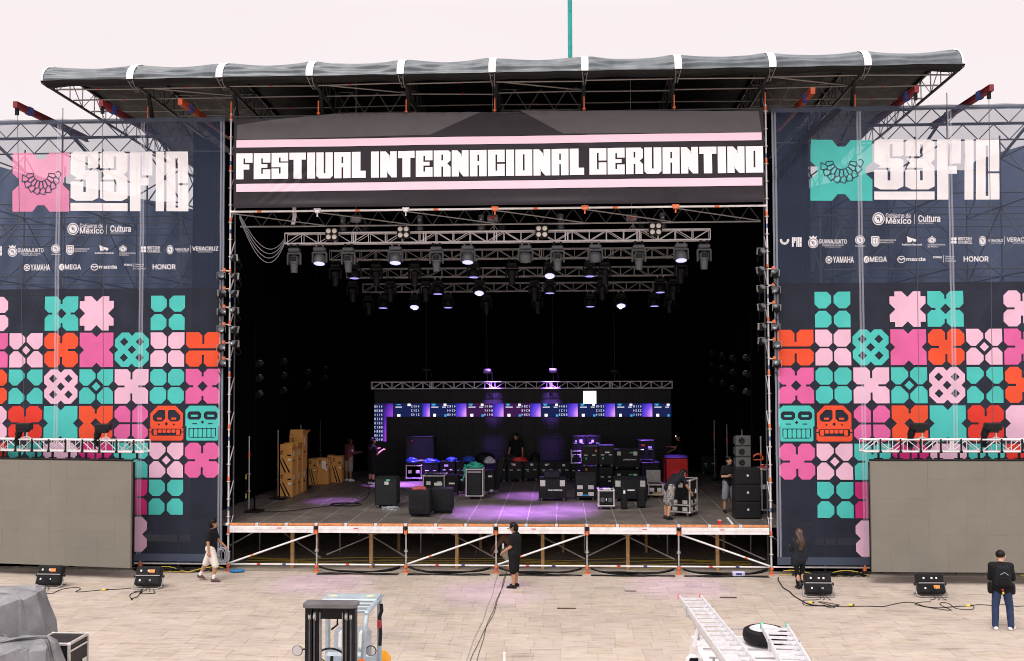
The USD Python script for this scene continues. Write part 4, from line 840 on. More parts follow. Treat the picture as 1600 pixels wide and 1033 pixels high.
PK_ = proto('black_par_lamp')
MB().lathe([(0, -.12), (.05, -.12), (.08, -.06), (.085, .11), (.09, .115)], 10, (0, 0, 0), Rp).part(PK_, 'can', M_BLKPL); MB().lathe([(.084, .11), (0, .09)], 10, (0, 0, 0), Rp).part(PK_+'/can', 'lens', M_LENSOFF); MB().box((-.11, 0, .03), (.012, .04, .16)).box((.11, 0, .03), (.012, .04, .16)).part(PK_, 'yoke', M_BLKPL); MB().box((0, -.05, .12), (.1, .02, .015)).part(PK_, 'clip', M_ALUD)
WING = {-1: [(405, [569, 592, 617]), (443, [566, 588, 611]), (481, [582, 603]), (507, [577, 592])], 1: [(1167, [560, 585, 614]), (1146, [561, 583, 608]), (1130, [557, 576, 600]), (1114, [552, 572, 595])]}
for sx, side in ((-1, 'left'), (1, 'right')):
    for k, (px, pys) in enumerate(WING[sx]):
        yy = (2.2, 5.2, 8.2, 11.)[k]; x = atY(px, 580, yy)[0]
        bo = thing('lamp_boom', f'black upright pipe for side lamps, {ORD[k]} from the front in the {side} wing', 'pipe', (x+.16*sx, yy+.12, ZD), 0, f'pipes in the {side} wing')
        MB().tube((0, 0, 0), (0, 0, 6.0), .025, 7).part(bo, 'pipe', M_DRAPE); MB().cbox((0, 0, .03), (.5, .5, .06), .01).part(bo, 'base', M_BLACKM)
        for i, py in enumerate(pys):
            z = atY(px, py, yy)[2]; copy_of(PK_, 'side_lamp', f'dim side lamp, {ORD[i]} from the top on the {ORD[k]} pipe of the {side} wing', 'stage lamp', (x, yy, z), -sx*.9, f'lamps in the {side} wing')

# ------------------------------------------------------------------ black drapes
def drape(name, label, p0, p1, z0, z1, fold=.09, wl=.32):
    p0, p1 = np.array(p0, float), np.array(p1, float); L = np.linalg.norm(p1-p0); d = (p1-p0)/L; nn = np.array([-d[1], d[0]])
    def fn(u, v):
        s = u*L; a = fold*(np.sin(s*2*PI/wl+.6*np.sin(s*.9))+.4*np.sin(s*2*PI/(wl*.47)+1))*(1.15-.4*v)
        return np.stack([p0[0]+d[0]*s+nn[0]*a, p0[1]+d[1]*s+nn[1]*a, z0+(z1-z0)*v+0*s], -1)
    one(name, MB().grid(fn, int(L/wl*9), 6), M_DRAPE, label, 'drape')
drape('back_drape', 'black folded drape closing the back of the stage', (-9.2, 14.6), (9.2, 14.6), 1.3, 13.6)
drape('wing_drape', 'black folded drape along the left wing of the stage', (-8.85, .4), (-8.85, 14.5), 1.37, 12.6)
drape('wing_drape', 'black folded drape along the right wing of the stage', (8.85, .4), (8.85, 14.5), 1.37, 12.6)
one('roof_liner', MB().grid(lambda u, v: np.stack([-9.1+18.2*u, .95+13.6*v, 13.25-.6*v+.06*np.sin(u*60)], -1), 80, 8), M_DRAPE, 'black liner sheet under the rear of the stage roof', 'drape')
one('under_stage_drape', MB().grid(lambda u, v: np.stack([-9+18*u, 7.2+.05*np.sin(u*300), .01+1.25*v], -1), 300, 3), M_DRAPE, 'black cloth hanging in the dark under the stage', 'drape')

# ------------------------------------------------------------------ LED wall at the back of the stage
WY = 12.6; wa, wb = atY(585, 640, WY)[0], atY(1049, 640, WY)[0]
wall = thing('led_wall', 'wide dark LED wall at the stage back with one glowing strip of sponsor tiles', 'video screen', ((wa+wb)/2, WY, ZD))
M_LEDB = mat('dark_led_face', (.05, .052, .05), .55, 0, .12, 1.2, spec=.3)
n = 24; q = (wb-wa)/n
for i in range(n):
    for j in range(7): MB().cbox((wa+(i+.5)*q, WY+.04+rng.normal(0, .002), ZD+.02+(j+.5)*.508), (q-.004, .08, .504), .003).part(wall, 'led_panel', M_LEDB, world=True)
def wpx(x, y): p = atY(x, y, WY-.012); return p[0], p[2]
def wbox(x0, y0, x1, y1, m, nm, dy=0., lab=None):
    (a, d), (c, b) = wpx(x0, y0), wpx(x1, y1); return MB().box2((a, WY-.012-dy, b), (c, WY-.006-dy, d)).part(wall, nm, m, lab, world=True)
def screen_grad(name, stops, s):
    x0, x1 = wa, wb
    MAT[name] = usdkit.material(stage, '/World/Looks/'+name, {'g': ('texture_coordinate', {}), 'sp': ('separate_xyz', {}), 'n': ('noise_texture', {'scale': 1.4, 'detail': 1}), 'a': ('math', {'math_type': 'multiply_add', 'value2': .35, 'value3': -.17}), 'ad': ('math', {'math_type': 'add'}),
        'r': ('rgb_ramp', {'ramp': stops}), 'e': ('emission', {'strength': s})}, [('g.generated', 'sp.vector'), ('g.generated', 'n.vector'), ('n.fac', 'a.value1'), ('sp.x', 'ad.value1'), ('a.value', 'ad.value2'), ('ad.value', 'r.fac'), ('r.color', 'e.color')], surface='e.emission'); return MAT[name]
E_NAVY = glow('screen_navy', (.012, .018, .085), .7); E_WINE = glow('screen_wine', (.05, .012, .075), .7); E_WHITE = glow('screen_white', (1, .94, .97), 1.0); E_TXT = glow('screen_text', (.7, .7, .95), .55); E_CYAN = glow('screen_cyan', (.05, .42, .8), .7); E_PK = glow('screen_pink', (.95, .5, .85), .7)
def glow_grad(name, a, b, c, s):
    nodes = {'g': ('geometry', {}), 'oi': ('attribute', {'attribute': 'shade'}), 'r': ('rgb_ramp', {'ramp': [(0, a), (.45, b), (1, c)]}), 'e': ('emission', {'strength': s})}
    MAT[name] = usdkit.material(stage, '/World/Looks/'+name, nodes, [('oi.fac', 'r.fac'), ('r.color', 'e.color')], surface='e.emission'); return MAT[name]
E_GRAD = glow_grad('screen_violet_gradient', (.03, .02, .4), (.18, .08, .75), (.95, .4, .85), .8); E_GRADD = glow_grad('screen_violet_gradient_dim', (.02, .01, .1), (.12, .03, .45), (.45, .06, .6), .8)
def grad_tile(x0, y0, x1, y1, m):
    (a, d), (c, b) = wpx(x0, y0), wpx(x1, y1); nx, nz = 14, 10; u, v = np.meshgrid(np.linspace(0, 1, nx), np.linspace(0, 1, nz), indexing='ij')
    mb = MB().grid(lambda uu, vv: np.stack([a+(c-a)*uu, 0*uu+WY-.02, b+(d-b)*vv], -1), nx, nz); pr = mb.part(wall, 'violet_tile', m, world=True)
    sh = np.clip(np.hypot((u-1.25), (v-.1)), 0, 1.3); sh = np.clip(1.15-sh/1.15, 0, 1)
    UsdGeom.PrimvarsAPI(pr).CreatePrimvar('shade', Sdf.ValueTypeNames.FloatArray, 'vertex').Set(Vt.FloatArray.FromNumpy(sh.ravel().astype(np.float32)))
YS0, YS1 = 630.7, 651.2
per = 58.1
def letters_block(x0, x1, y0, y1, rows, colz, m, dens=1.):
    dx = (x1-x0)/colz; dy = (y1-y0)/rows
    mb = MB()
    for r in range(rows):
        for c in range(colz):
            xx, yy = x0+c*dx+dx*.2, y0+r*dy+dy*.25
            for (fx0, fy0, fx1, fy1) in random.choice([[(0, 0, .3, 1), (0, .35, .7, .6)], [(0, 0, .3, 1), (.4, 0, .7, 1), (0, .4, .7, .6)], [(0, 0, .7, .25), (0, 0, .3, 1), (0, .75, .7, 1)], [(.2, 0, .5, 1)]]):
                (a, d), (cc, b) = wpx(xx+fx0*dx*.8, yy+fy0*dy*.55), wpx(xx+fx1*dx*.8, yy+fy1*dy*.55); mb.box2((a, WY-.03, b), (cc, WY-.025, d))
    mb.part(wall, 'screen_lettering', m, world=True)
for k in range(7):
    xr = 671.8+per*k; x0 = xr; x1 = min(xr+per-11, 1048.8)
    wbox(x0, YS0, x1 if k < 6 else 1048.8, YS1, E_NAVY if k not in (1, 2) else E_WINE, 'strip_tile')
    wbox(xr+2.5, 631, xr+9, 632.6, E_CYAN, 'strip_mark', .008); wbox(xr+4, 632.6, xr+7.5, 634, E_CYAN, 'strip_mark', .008)
    wbox(xr+2, 635.3, xr+13, 637.3, E_TXT, 'strip_caption', .008); wbox(xr+5, 646.8, xr+9.5, 651, E_WHITE, 'strip_mark', .008)
    if k < 7:
        wbox(xr+21.5, 631, xr+25.5, 634.4, E_WHITE, 'strip_mark', .008); wbox(xr+19, 635.3, xr+25, 637.3, E_TXT, 'strip_caption', .008); wbox(xr+22.5, 647.5, xr+26, 651, E_CYAN, 'strip_mark', .008)
        if k < 6: letters_block(xr+26.5, xr+41, YS0+.8, YS1, 3, 4, E_TXT)
        if xr+per < 1048: grad_tile(xr+per-17.5, YS0, xr+per-1.2, YS1, E_GRAD)
wbox(614.5, YS0, 671, YS1, E_NAVY, 'strip_tile'); wbox(620, 631.5, 626, 633, E_CYAN, 'strip_mark', .008); wbox(618, 635.3, 628, 637.3, E_TXT, 'strip_caption', .008); wbox(620.5, 647, 625.5, 651, E_WHITE, 'strip_mark', .008); wbox(637, 631, 641.5, 634.5, E_WHITE, 'strip_mark', .008); letters_block(642, 656, YS0+.8, YS1, 3, 4, E_TXT); grad_tile(660, YS0, 671.6, YS1, E_GRAD)
grad_tile(599, YS0, 614, YS1, E_GRADD)
wbox(585, YS0, 599, 689, E_NAVY, 'strip_tile'); letters_block(584.5, 598.5, 632, 690, 9, 4, E_TXT); grad_tile(598, 651, 603.5, 690, E_GRADD)
wbox(911.3, 611, 931.7, 631.2, E_WHITE, 'white_square', .01)
tw = atY(580, 601, WY-.3); truss('wall_truss', 'dim aluminium truss along the top of the LED wall', (tw[0], WY-.3, atY(800, 607, WY-.3)[2]), atY(1051, 601, WY-.3)[0]-tw[0], .27, .28, 0, M_ALU, .43, .022, None, False)
for i, (px, py) in enumerate([(666, 578), (761, 580), (864, 579), (960, 580)]):
    p = atY(px, py, WY-.15); t = thing('chain_hoist', f'small chain hoist above the LED wall, {ORD[i]} from the left', 'chain hoist', p, 0, 'hoists above the LED wall')
    MB().lathe([(0, -.15), (.08, -.15), (.1, -.1), (.1, .1), (.08, .15), (0, .15)], 10, (0, 0, 0), rot(0, PI/2)).part(t, 'motor_body', M_HOIST if i in (1, 2) else M_BLKPL); MB().path([(.14, 0, .03), (.2, 0, -.1), (.22, 0, -.36)], .035, 6).part(t, 'chain_bag', M_RUB)
    MB().tube((0, 0, -.1), (.02, 0, -.42), .012, 5).tube((0, 0, .1), (0, 0, 6.0), .006, 4).part(t, 'chain', M_DKSTEEL)
# violet beams: the lit lamps' own light
def spot(name, src, dst, col, inten, half):
    l = UsdLux.SphereLight.Define(stage, numbered('/World', name)); l.CreateRadiusAttr(.08); l.CreateNormalizeAttr(True); l.CreateIntensityAttr(inten); l.CreateColorAttr(Gf.Vec3f(*col)); l.CreateTreatAsPointAttr(False)
    sh = UsdLux.ShapingAPI.Apply(l.GetPrim()); sh.CreateShapingConeAngleAttr(half); sh.CreateShapingConeSoftnessAttr(1.0)
    s, d = np.array(src, float), np.array(dst, float); F = frame_of(s-d)
    l.AddTransformOp().Set(Gf.Matrix4d(*F[:, 0], 0, *F[:, 1], 0, *F[:, 2], 0, *s, 1))
VIO = (.32, .12, 1.0)
PURP = (.55, .22, 1.0)
def dk(px, py): return atZ(px, py, ZD)
for px in (770, 861):
    p = atY(px, 612, WY-.2); spot('lamp_beam', (p[0], WY-.95, 8.9), (p[0], WY-.03, 4.0), VIO, 2600, 6); spot('lamp_beam', (p[0], WY-2.7, 8.4), (p[0], WY-.03, 4.3), VIO, 2200, 5.5)
for (px, py, s, half, tz, tx_) in ((765, 800, 1500, 8, 'second', 740), (850, 800, 1700, 8, 'second', 859), (725, 768, 900, 6.2, 'third', 749), (830, 775, 1100, 6.5, 'third', 859), (612, 757, 1500, 6, 'rearmost', 598.7), (520, 783, 700, 5, 'second', 553.8), (645, 757, 1500, 6, 'rearmost', 648), (900, 792, 800, 6, 'second', 921.6),
                                   (916, 681, 1800, 5.5, 'rearmost', 922), (945, 697, 1500, 5.5, 'rearmost', 970), (1012, 690, 1300, 5.5, 'rearmost', 1022), (1055, 712, 1200, 4.5, 'rearmost', 1022), (660, 722, 900, 5.5, 'rearmost', 648), (700, 720, 700, 5, 'rearmost', 700)):
    yy = dict((a, b) for a, b, *_ in LTR)[tz]; src = atY(tx_, 440, yy+.1); src[2] = TZ[tz]-.66
    dst = dk(px, py) if py > 740 else atY(px, py, 10.6 if px < 800 else 8.55 if py == 697 else 10.95 if px < 1000 else 10.0)
    spot('lamp_beam', src, dst, PURP if py > 740 else VIO, s*(1.7 if py > 740 else 3.2), half*(1.75 if py > 740 else 1.2))
for tx_, px, py, it in ((499.5, 500, 912, 900), (731, 765, 925, 900), (1064, 1062, 917, 900)):
    src = atY(tx_, 440, 1.0); src[2] = TZ['front']-.68; spot('lamp_beam', src, atZ(px, py, 0), PURP, it*.42, 11)
# ------------------------------------------------------------------ cartons on the stage
def carton_mat():
    nodes = {'g': ('geometry', {}), 'n': ('noise_texture', {'scale': 3, 'detail': 5}), 'r': ('rgb_ramp', {'ramp': [(.3, (.58, .28, .075)), (.7, (.68, .35, .1))]}), 'p': ('principled_bsdf', {'roughness': .75, 'specular_ior_level': .25})}
    MAT['carton'] = usdkit.material(stage, '/World/Looks/carton', nodes, [('g.position', 'n.vector'), ('n.fac', 'r.fac'), ('r.color', 'p.base_color')], surface='p.BSDF'); return MAT['carton']
M_CART = carton_mat(); M_INKB = mat('black_carton_ink', (.02, .018, .016), .7, 0, .1, 10); M_TAPE = mat('carton_tape', (.5, .32, .15), .35, 0, .1, 10)
def carton(label, x, y, z, w, d, h, rz=0., flaps=None, diag=True, group='brown cartons on the stage'):
    t = thing('cardboard_box', label, 'cardboard box', (x, y, z), rz, group)
    MB().cbox((0, d/2, h/2), (w, d, h), .008).part(t, 'body', M_CART)
    MB().box((0, d/2, h+.001), (.06, d*.98, .003)).box((w/2+.001, d/2, h-.06), (.003, .06, .12)).part(t, 'tape', M_TAPE)
    if diag:
        for o in (0, .22): MB().add(np.array([(-w*.45+o*w, -.003, h*.62), (-w*.36+o*w, -.003, h*.62), (w*.1+o*w*1.3, -.003, .02), (-.03*w+o*w*1.3, -.003, .02)]), [[0, 1, 2], [0, 2, 3]]).part(t, 'printed_stripe', M_INKB)
    a = np.linspace(.6, 5.7, 12); MB().path(np.stack([-w*.22+.045*np.cos(a), 0*a-.004, h*.86+.05*np.sin(a)], 1), .014, 4).part(t, 'printed_mark', M_INKB)
    MB().box((w*.28, -.003, h*.75), (w*.26, .004, .05)).part(t, 'printed_block', M_INKB); MB().box((w*.3, -.003, h*.57), (w*.22, .004, .06)).part(t, 'paper_label', M_WHITE)
    MB().box((w/2+.003, d*.35, h*.8), (.004, d*.18, h*.22)).part(t, 'paper_label', M_WHITE); MB().box((w/2+.003, d*.4, h*.5), (.004, d*.3, .06)).part(t, 'printed_block', M_INKB)
    if flaps:
        f = MB().box((0, d*.08, h+.09), (w*.96, .006, .2), rot(-.5)).box((0, d*.92, h+.08), (w*.96, .006, .2), rot(.7)).box((w*.5+.06, d/2, h+.07), (.2, d*.9, .006), rot(0, -flaps)); f.part(t, 'open_flap', M_CART)
    return t
b0 = dk(445.5, 777); bw = .50; bx, by = b0[0], b0[1]
hts = (.82, .82)
for k in range(3):
    for j in range(2):
        nm = ['front', 'middle', 'rear'][k]
        tall = (k == 2 and j == 1)
        carton(f'brown carton, {["lower", "upper"][j]} {nm} one of the tall left pile' + (' with raised open flaps' if tall else ''), bx+rng.uniform(-.01, .01)+.02*k, by+k*.62, ZD+j*.825, bw, .57, .82+(.42 if tall else 0), rng.uniform(-.03, .03), .9 if tall else (.15 if j and k < 2 else None), k == 0)
for lab, x0, x1, yb, yt, dg in (('brown carton, leftmost of the low group beside the tall pile', 482, 494, 758, 717, True), ('brown carton with a big white paper, middle of the low group', 495, 513, 757, 716, False), ('brown carton behind the middle one of the low group', 511, 519, 754, 712, False), ('brown carton, rightmost of the low group by the man in maroon', 518, 534, 754, 713, True)):
    a, c = dk(x0, yb), dk(x1, yb); h = atY(x0, yt, a[1])[2]-ZD; t = carton(lab, (a[0]+c[0])/2, a[1], ZD, c[0]-a[0], .5, h, rng.uniform(-.06, .06), None, dg)
    MB().box((.05, -.004, h*.75), (.16, .004, h*.3)).part(t, 'paper_sheet', M_WHITE) if 'big white' in lab else None

M_EDGE = mat('scuffed_edge_metal', (.5, .48, .46), .45, .35, .2, 14)
# ------------------------------------------------------------------ road cases, amplifiers and other kit on the stage
M_VTOP = mat('blue_black_lid', (.03, .03, .05), .35, 0, .2, 8)
def case(label, x0, x1, ybase, ytop, d=.6, style='black', Y=None, z0=None, rz=0., name='flight_case', cat='flight case', group=None, text=None, body=None, latches=True, wheels=True):
    """A road case whose front face spans the picture columns x0..x1; it stands at the row ybase (or at depth Y on height z0)."""
    if Y is None: a, c = dk(x0, ybase), dk(x1, ybase); Y = a[1]; z0 = ZD
    else:
        a, c = atY(x0, ybase, Y), atY(x1, ybase, Y); z0 = a[2] if z0 is None else z0
    w = c[0]-a[0]; h = atY((x0+x1)/2, ytop, Y)[2]-z0; x = (a[0]+c[0])/2
    t = thing(name, label, cat, (x, Y, z0), rz, group)
    wh = .1 if wheels else 0.
    bm = body or M_CASE; cy = d/2
    MB().cbox((0, cy, wh+(h-wh)/2), (w, d, h-wh), .012).part(t, 'body', bm)
    em = M_EDGE if style == 'edged' else M_BLACKM; r = .022 if style == 'edged' else .012
    e = MB()
    for sx in (-1, 1):
        for yy in (0, d):
            e.cbox((sx*(w/2-r*.6), yy, wh+(h-wh)/2), (2*r, 2*r, h-wh), .004)
        for zz in (wh+r*.6, h-r*.6): e.cbox((sx*(w/2-r*.6), cy, zz), (2*r, d, 2*r), .004)
    for yy in (0, d):
        for zz in (wh+r*.6, h-r*.6): e.cbox((0, yy, zz), (w, 2*r, 2*r), .004)
    e.part(t, 'edging', em)
    if style == 'edged':
        c8 = MB()
        for sx in (-1, 1):
            for yy in (0, d):
                for zz in (wh, h): c8.ball((sx*(w/2-.01), yy, zz-(.01 if zz == h else -.01)), (.035, .035, .035), n=1)
        c8.part(t, 'ball_corners', M_ALU)
    if wheels:
        for sx in (-1, 1):
            for yy in (.09, d-.09): MB().lathe([(0, -.02), (.05, -.02), (.05, .02), (0, .02)], 10, (sx*(w/2-.09), yy, .05), rot(0, PI/2)).box((sx*(w/2-.09), yy, .085), (.06, .07, .04)).part(t, 'castor', M_ALUD)
    if style in ('dish', 'black', 'edged') and latches:
        zz = {'dish': h*.62, 'black': wh+(h-wh)*.52, 'edged': h*.6}[style]; lw, lh = (.13, .05) if style == 'black' else (.15, .13)
        if style == 'black': lw, lh = w*.22, .035
        for sx in (-1, 1): MB().cbox((sx*w*.25, -.008, zz), (lw, .014, lh), .004).part(t, 'handle', M_DUST if style != 'edged' else M_ALU)
        if style == 'dish':
            for sx in (-1, 1): MB().cbox((sx*w*.27, -.008, zz-.3 if h > .75 else zz+.2), (.14, .014, .12), .004).part(t, 'latch', M_DUST)
    if text:
        gm = text_geom(text); tw, th = min(w*.5, .5), .07; v, f = poly_mesh(affinity.scale(gm, tw, th, origin=(0, 0)), 0); MB().add(np.column_stack([v[:, 0]-tw*.3, 0*v[:, 0]-.016, v[:, 1]+h*.45]), f).part(t, 'lettering', M_WHITE)
    return t, (x, Y, z0, w, d, h)
def sticker(t, w, h, fx, fz, sw, sh, m, name='sticker'): MB().box((fx*w, -.016, fz*h), (sw, .006, sh)).part(t, name, m)
M_GRN = mat('green_tag', (.05, .6, .25), .5, 0, .1, 8); M_ORT = mat('orange_tag', (.9, .25, .05), .5, 0, .1, 8)
M_EDGE = mat('scuffed_edge_metal', (.5, .48, .46), .45, .35, .2, 14)
M_NET = mat('green_net_cord', (.03, .42, .3), .7, 0, .25, 14, bump=.3)
# the front row, left to right
t, q = case('black speckled case with silver latch and green tape, at the stage front left', 586, 620, 794, 747, .6, 'plain', wheels=True, body=mat('speckled_case', (.035, .04, .042), .55, 0, .7, 40)); sticker(t, q[3], q[5], .03, .83, .13, .1, M_DUST, 'latch'); sticker(t, q[3], q[5], .1, .93, .12, .05, M_GRN, 'green_tape')
cb = MB(); p0 = dk(611, 797)
for k in range(5): a = np.linspace(0, 2*PI, 30); cb.path(np.stack([p0[0]+.27*np.cos(a)+rng.normal(0, .01, 30), p0[1]-.1+.12*np.sin(a)+rng.normal(0, .01, 30), ZD+.02+.02*k+.01*np.sin(3*a+k)], 1), .014, 5)
one('cable_coil', cb, M_GREYC, 'coil of grey cable lying in front of the speckled case', 'cable')
M_COVER = mat('padded_black_cover', (.022, .023, .026), .85, 0, .3, 5, bump=.35, bscale=14)
for lab, x0, x1, yb, yt in (('black padded speaker cover with a red cloth on top', 639, 671, 808, 766), ('black padded speaker cover, the right one of the pair', 674, 706, 803, 764)):
    a, c = dk(x0, yb), dk(x1, yb); h = atY(x0, yt, a[1])[2]-ZD; w = c[0]-a[0]; t = thing('covered_speaker', lab, 'speaker cover', ((a[0]+c[0])/2, a[1], ZD))
    m = trimesh.creation.box((w, .55, h-.06)); 
    for _ in range(4): m = m.subdivide()
    v = m.vertices.copy(); nz = meshkit.fbm(v*5+x0, 3)-.5; r = v.copy(); v = v*(1+.03*np.cos(v[:, [2]]*6)) ; v[:, :2] += nz[:, None]*.05*np.sign(r[:, :2]); v[:, 2] += nz*.03
    MB().add(v+[0, .28, h/2+.04], m.faces).part(t, 'cover', M_COVER)
    for sx in (-1, 1):
        for yy in (.08, .46): MB().lathe([(0, -.02), (.045, -.02), (.045, .02), (0, .02)], 8, (sx*(w/2-.08), yy, .045), rot(0, PI/2)).part(t, 'castor', M_BLACKM)
def heap(name, label, cat, c, sx, sy, sz, m, seed=0, rough=.35, sub=3):
    b = trimesh.creation.icosphere(sub, 1.0); v = b.vertices; nz = meshkit.fbm(v*2.3+seed*7.1, 4)-.5; nf = meshkit.fbm(v*6+seed*3.3, 2)-.5
    v = v*(1+rough*2*nz+.25*rough*nf)[:, None]; v = v*[sx, sy, sz]; v[:, 2] = np.maximum(v[:, 2], -sz*.25)+sz*.25
    return one(name, MB().add(v+np.array(c), b.faces), m, label, cat)
p = atY(655, 765, dk(655, 808)[1]+.25); heap('red_cloth', 'crumpled dark red cloth on the left padded speaker cover', 'cloth', (p[0], p[1], p[2]-.01), .24, .16, .09, mat('dull_red_cloth', (.3, .05, .05), .8, 0, .3, 9), 3)
t, q = case('tall grey edged case with rounded black door under the green net', 728, 755, 780, 733, .55, 'edged', latches=False)
MB().cbox((0, -.012, q[5]*.5+.02), (q[3]*.74, .02, q[5]*.74), .05).part(t, 'door', M_CASE2); MB().cbox((0, -.02, q[5]-.1), (q[3]*.8, .03, .03), .008).part(t, 'top_bar', M_ALU)
net = MB()
for k in range(46):
    a0 = rng.uniform(0, 2*PI); L = rng.uniform(.8, 2.6); s = np.linspace(0, L, 14); R = rng.uniform(.08, .3); z = rng.uniform(0, .2)
    net.path(np.stack([q[0]-.06+R*1.15*np.cos(a0+s)+.02*np.sin(s*9), q[1]+.25+R*.8*np.sin(a0+s)+.02*np.cos(s*7), ZD+q[5]+.02+(z*(1-(R/.34)**2)+.03*np.sin(s*5+k))*np.ones_like(s)], 1), .02, 5)
for k in range(5): s = np.linspace(0, 1, 10); net.path(np.stack([q[0]-.3-.04*s-.015*k+.02*np.sin(s*8+k), q[1]-.02+.05*k+0*s, ZD+q[5]+.05-s*(.25+.06*k)], 1), .018, 5)
one('green_net', net, M_NET, 'heap of bright green rope net on the tall grey edged case', 'net')
t, q = case('low open case with bright metal edges behind the padded covers', 661, 695, 773, 743, .75, 'edged', wheels=True); sticker(t, q[3], q[5], .2, .55, .28, .1, M_WHITE, 'paper_label')
t, q = case('black amplifier on wheels beside the low open case', 696, 716, 774, 743, .5, 'plain'); sticker(t, q[3], q[5], .0, .6, .2, .05, M_WHITE)
t, q = case('slim black rack between the amplifier and the tall grey edged case', 716, 726, 772, 744, .5, 'plain'); sticker(t, q[3], q[5], .1, .8, .1, .05, M_WHITE)
t, q = case('blue-lit amplifier case with bright edges, left in the back group', 634.5, 659, 752, 727, .5, 'edged', latches=True)
t, q = case('dark amplifier standing to the right of the tall grey edged case', 757, 772, 772, 735, .5, 'plain'); sticker(t, q[3], q[5], .1, .75, .14, .06, M_WHITE); sticker(t, q[3], q[5], .25, .15, .12, .05, M_WHITE)
# leaning black panel
p = dk(774, 766); t = thing('leaning_panel', 'tall black folded stand leaning behind the dark amplifier', 'stand', (p[0], p[1]+.2, ZD), 0)
MB().cbox((.12, .1, .6), (.22, .12, 1.25), .02, rot(0, .22)).part(t, 'panel', M_BLKPL); MB().tube((-.05, .05, .02), (.28, .05, 1.3), .02, 6).part(t, 'leg', M_BLACKM)
t, q = case('black trunk case with white latches and a bluish box on top, centre of the stage', 842, 885, 783, 748, .7, 'plain', text='backline'); 
for sx in (-1, 1): MB().cbox((sx*q[3]*.36, -.01, q[5]*.8), (.17, .018, .2), .004).part(t, 'latch', M_DUST)
case('small blue-lit box lying on the black trunk case', 855, 880, 0, 735.5, .4, 'plain', Y=q[1]+.12, z0=ZD+q[5], wheels=False, latches=False, name='equipment_box', cat='box', body=M_VTOP) if False else None
tt = thing('equipment_box', 'small blue-lit box lying on the black trunk case', 'box', (q[0]-.02, q[1]+.1, ZD+q[5])); MB().cbox((0, .25, .11), (q[3]*.58, .45, .2), .02).part(tt, 'body', M_VTOP); MB().cbox((0, .25, .222), (q[3]*.5, .38, .03), .01).part(tt, 'lid', M_CASE2)
t, q = case('dark case with four white dish latches and a strip of blue tape', 899, 931, 782, 741, .75, 'plain', body=M_CASE2)
for sx in (-1, 1):
    for zz in (.36, .62): MB().cbox((sx*q[3]*.27, -.01, q[5]*zz-.1), (.19, .016, .13), .004).part(t, 'dish_latch', M_DUST)
sticker(t, q[3], q[5], 0, .2, .22, .05, mat('blue_tape', (.02, .25, .55), .5, 0, .1, 8), 'blue_tape')
t, q = case('small white-edged amplifier on wheels in front of the case stack', 935, 960, 796, 766, .45, 'edged', latches=False)
MB().cbox((0, -.015, q[5]*.5), (q[3]*.8, .02, q[5]*.42), .02).part(t, 'front_panel', M_BLKPL)
for sx in (-1, 1): MB().cbox((sx*q[3]*.24, -.03, q[5]*.5), (q[3]*.25, .015, q[5]*.22), .02).part(t, 'dial_plate', M_GREYPL)
MB().box((0, -.035, q[5]*.52), (.03, .01, .07)).part(t, 'badge', M_WHITE); MB().cbox((.03, .2, q[5]+.015), (q[3]*.5, .2, .03), .005).part(t, 'tray', M_WHITE)
t, q = case('wide black trunk with white latches behind the two slim speakers', 959, 1011, 784, 748, .8, 'plain', body=M_CASE2)
for sx in (-1, 1): MB().cbox((sx*q[3]*.37, -.01, q[5]*.78), (.17, .018, .2), .004).part(t, 'latch', M_DUST)
sticker(t, q[3], q[5], .02, .5, .24, .05, M_WHITE, 'lettering_strip')
for lab, x0, x1, yb, yt in (('slim black column speaker with a white badge before the wide trunk', 970.5, 980.5, 796, 762), ('slim plain black column speaker before the right end of the wide trunk', 996, 1009, 794, 762)):
    a, c = dk(x0, yb), dk(x1, yb); h = atY(x0, yt, a[1])[2]-ZD; w = c[0]-a[0]; t = thing('column_speaker', lab, 'speaker', ((a[0]+c[0])/2, a[1], ZD), 0, 'slim speakers before the wide trunk')
    MB().cbox((0, .13, h/2), (w, .25, h), .03).part(t, 'cabinet', M_BLKPL); MB().cbox((0, -.006, h*.5), (w*.82, .02, h*.86), .01).part(t, 'grille', M_BLKPL)
    if 'badge' in lab: MB().box((.0, -.02, h*.8), (.06, .008, .1)).part(t, 'badge', M_WHITE)
# back rows: racks of equal black cases
for i, (x0, x1, yb, yt) in enumerate([(741, 757, 753, 722), (775, 791, 753, 721), (793, 816.5, 753, 721), (818, 841.5, 752, 721), (843, 867, 752, 721.5), (868, 891.5, 752, 722)]):
    t, q = case(f'black rack case in the long back row, {ORD[i]} from the left', x0, x1, yb, yt, .6, 'black', group='black rack cases in the back row')
    sticker(t, q[3], q[5], -.05+.1*(i % 2), .84, .11, .08, M_WHITE, 'paper_label')
    if i in (2, 4): MB().lathe([(0, 0), (.035, 0), (.035, .012), (0, .012)], 10, (-.2*q[3]+.3*(i == 4)*q[3], -.01, q[5]*.88), rot(PI/2)).part(t, 'orange_tag', M_ORT)
    if i in (3, 4, 5): sticker(t, q[3], q[5], -.2, .5, .06, .05, M_GRN, 'green_tag')
BACKY = dk(920, 768)[1]
def stackcase(label, x0, x1, yb, yt, Y, z0=None, **k): return case(label, x0, x1, yb, yt, k.pop('d', .6), k.pop('style', 'black'), Y=Y, z0=z0, **k)
t, q = case('black case at the bottom left of the middle stack', 892.5, 909, 752, 724, .6, 'black'); y1 = q[1]
t, q = stackcase('small silver-edged amplifier in the middle stack', 892.5, 909, 720.5, 704.5, y1, style='edged', wheels=False, z0=ZD+q[5]); MB().cbox((0, -.014, q[5]*.45), (q[3]*.6, .02, q[5]*.5), .01).part(t, 'front_panel', M_BLKPL)
zz = q[2]+q[5]
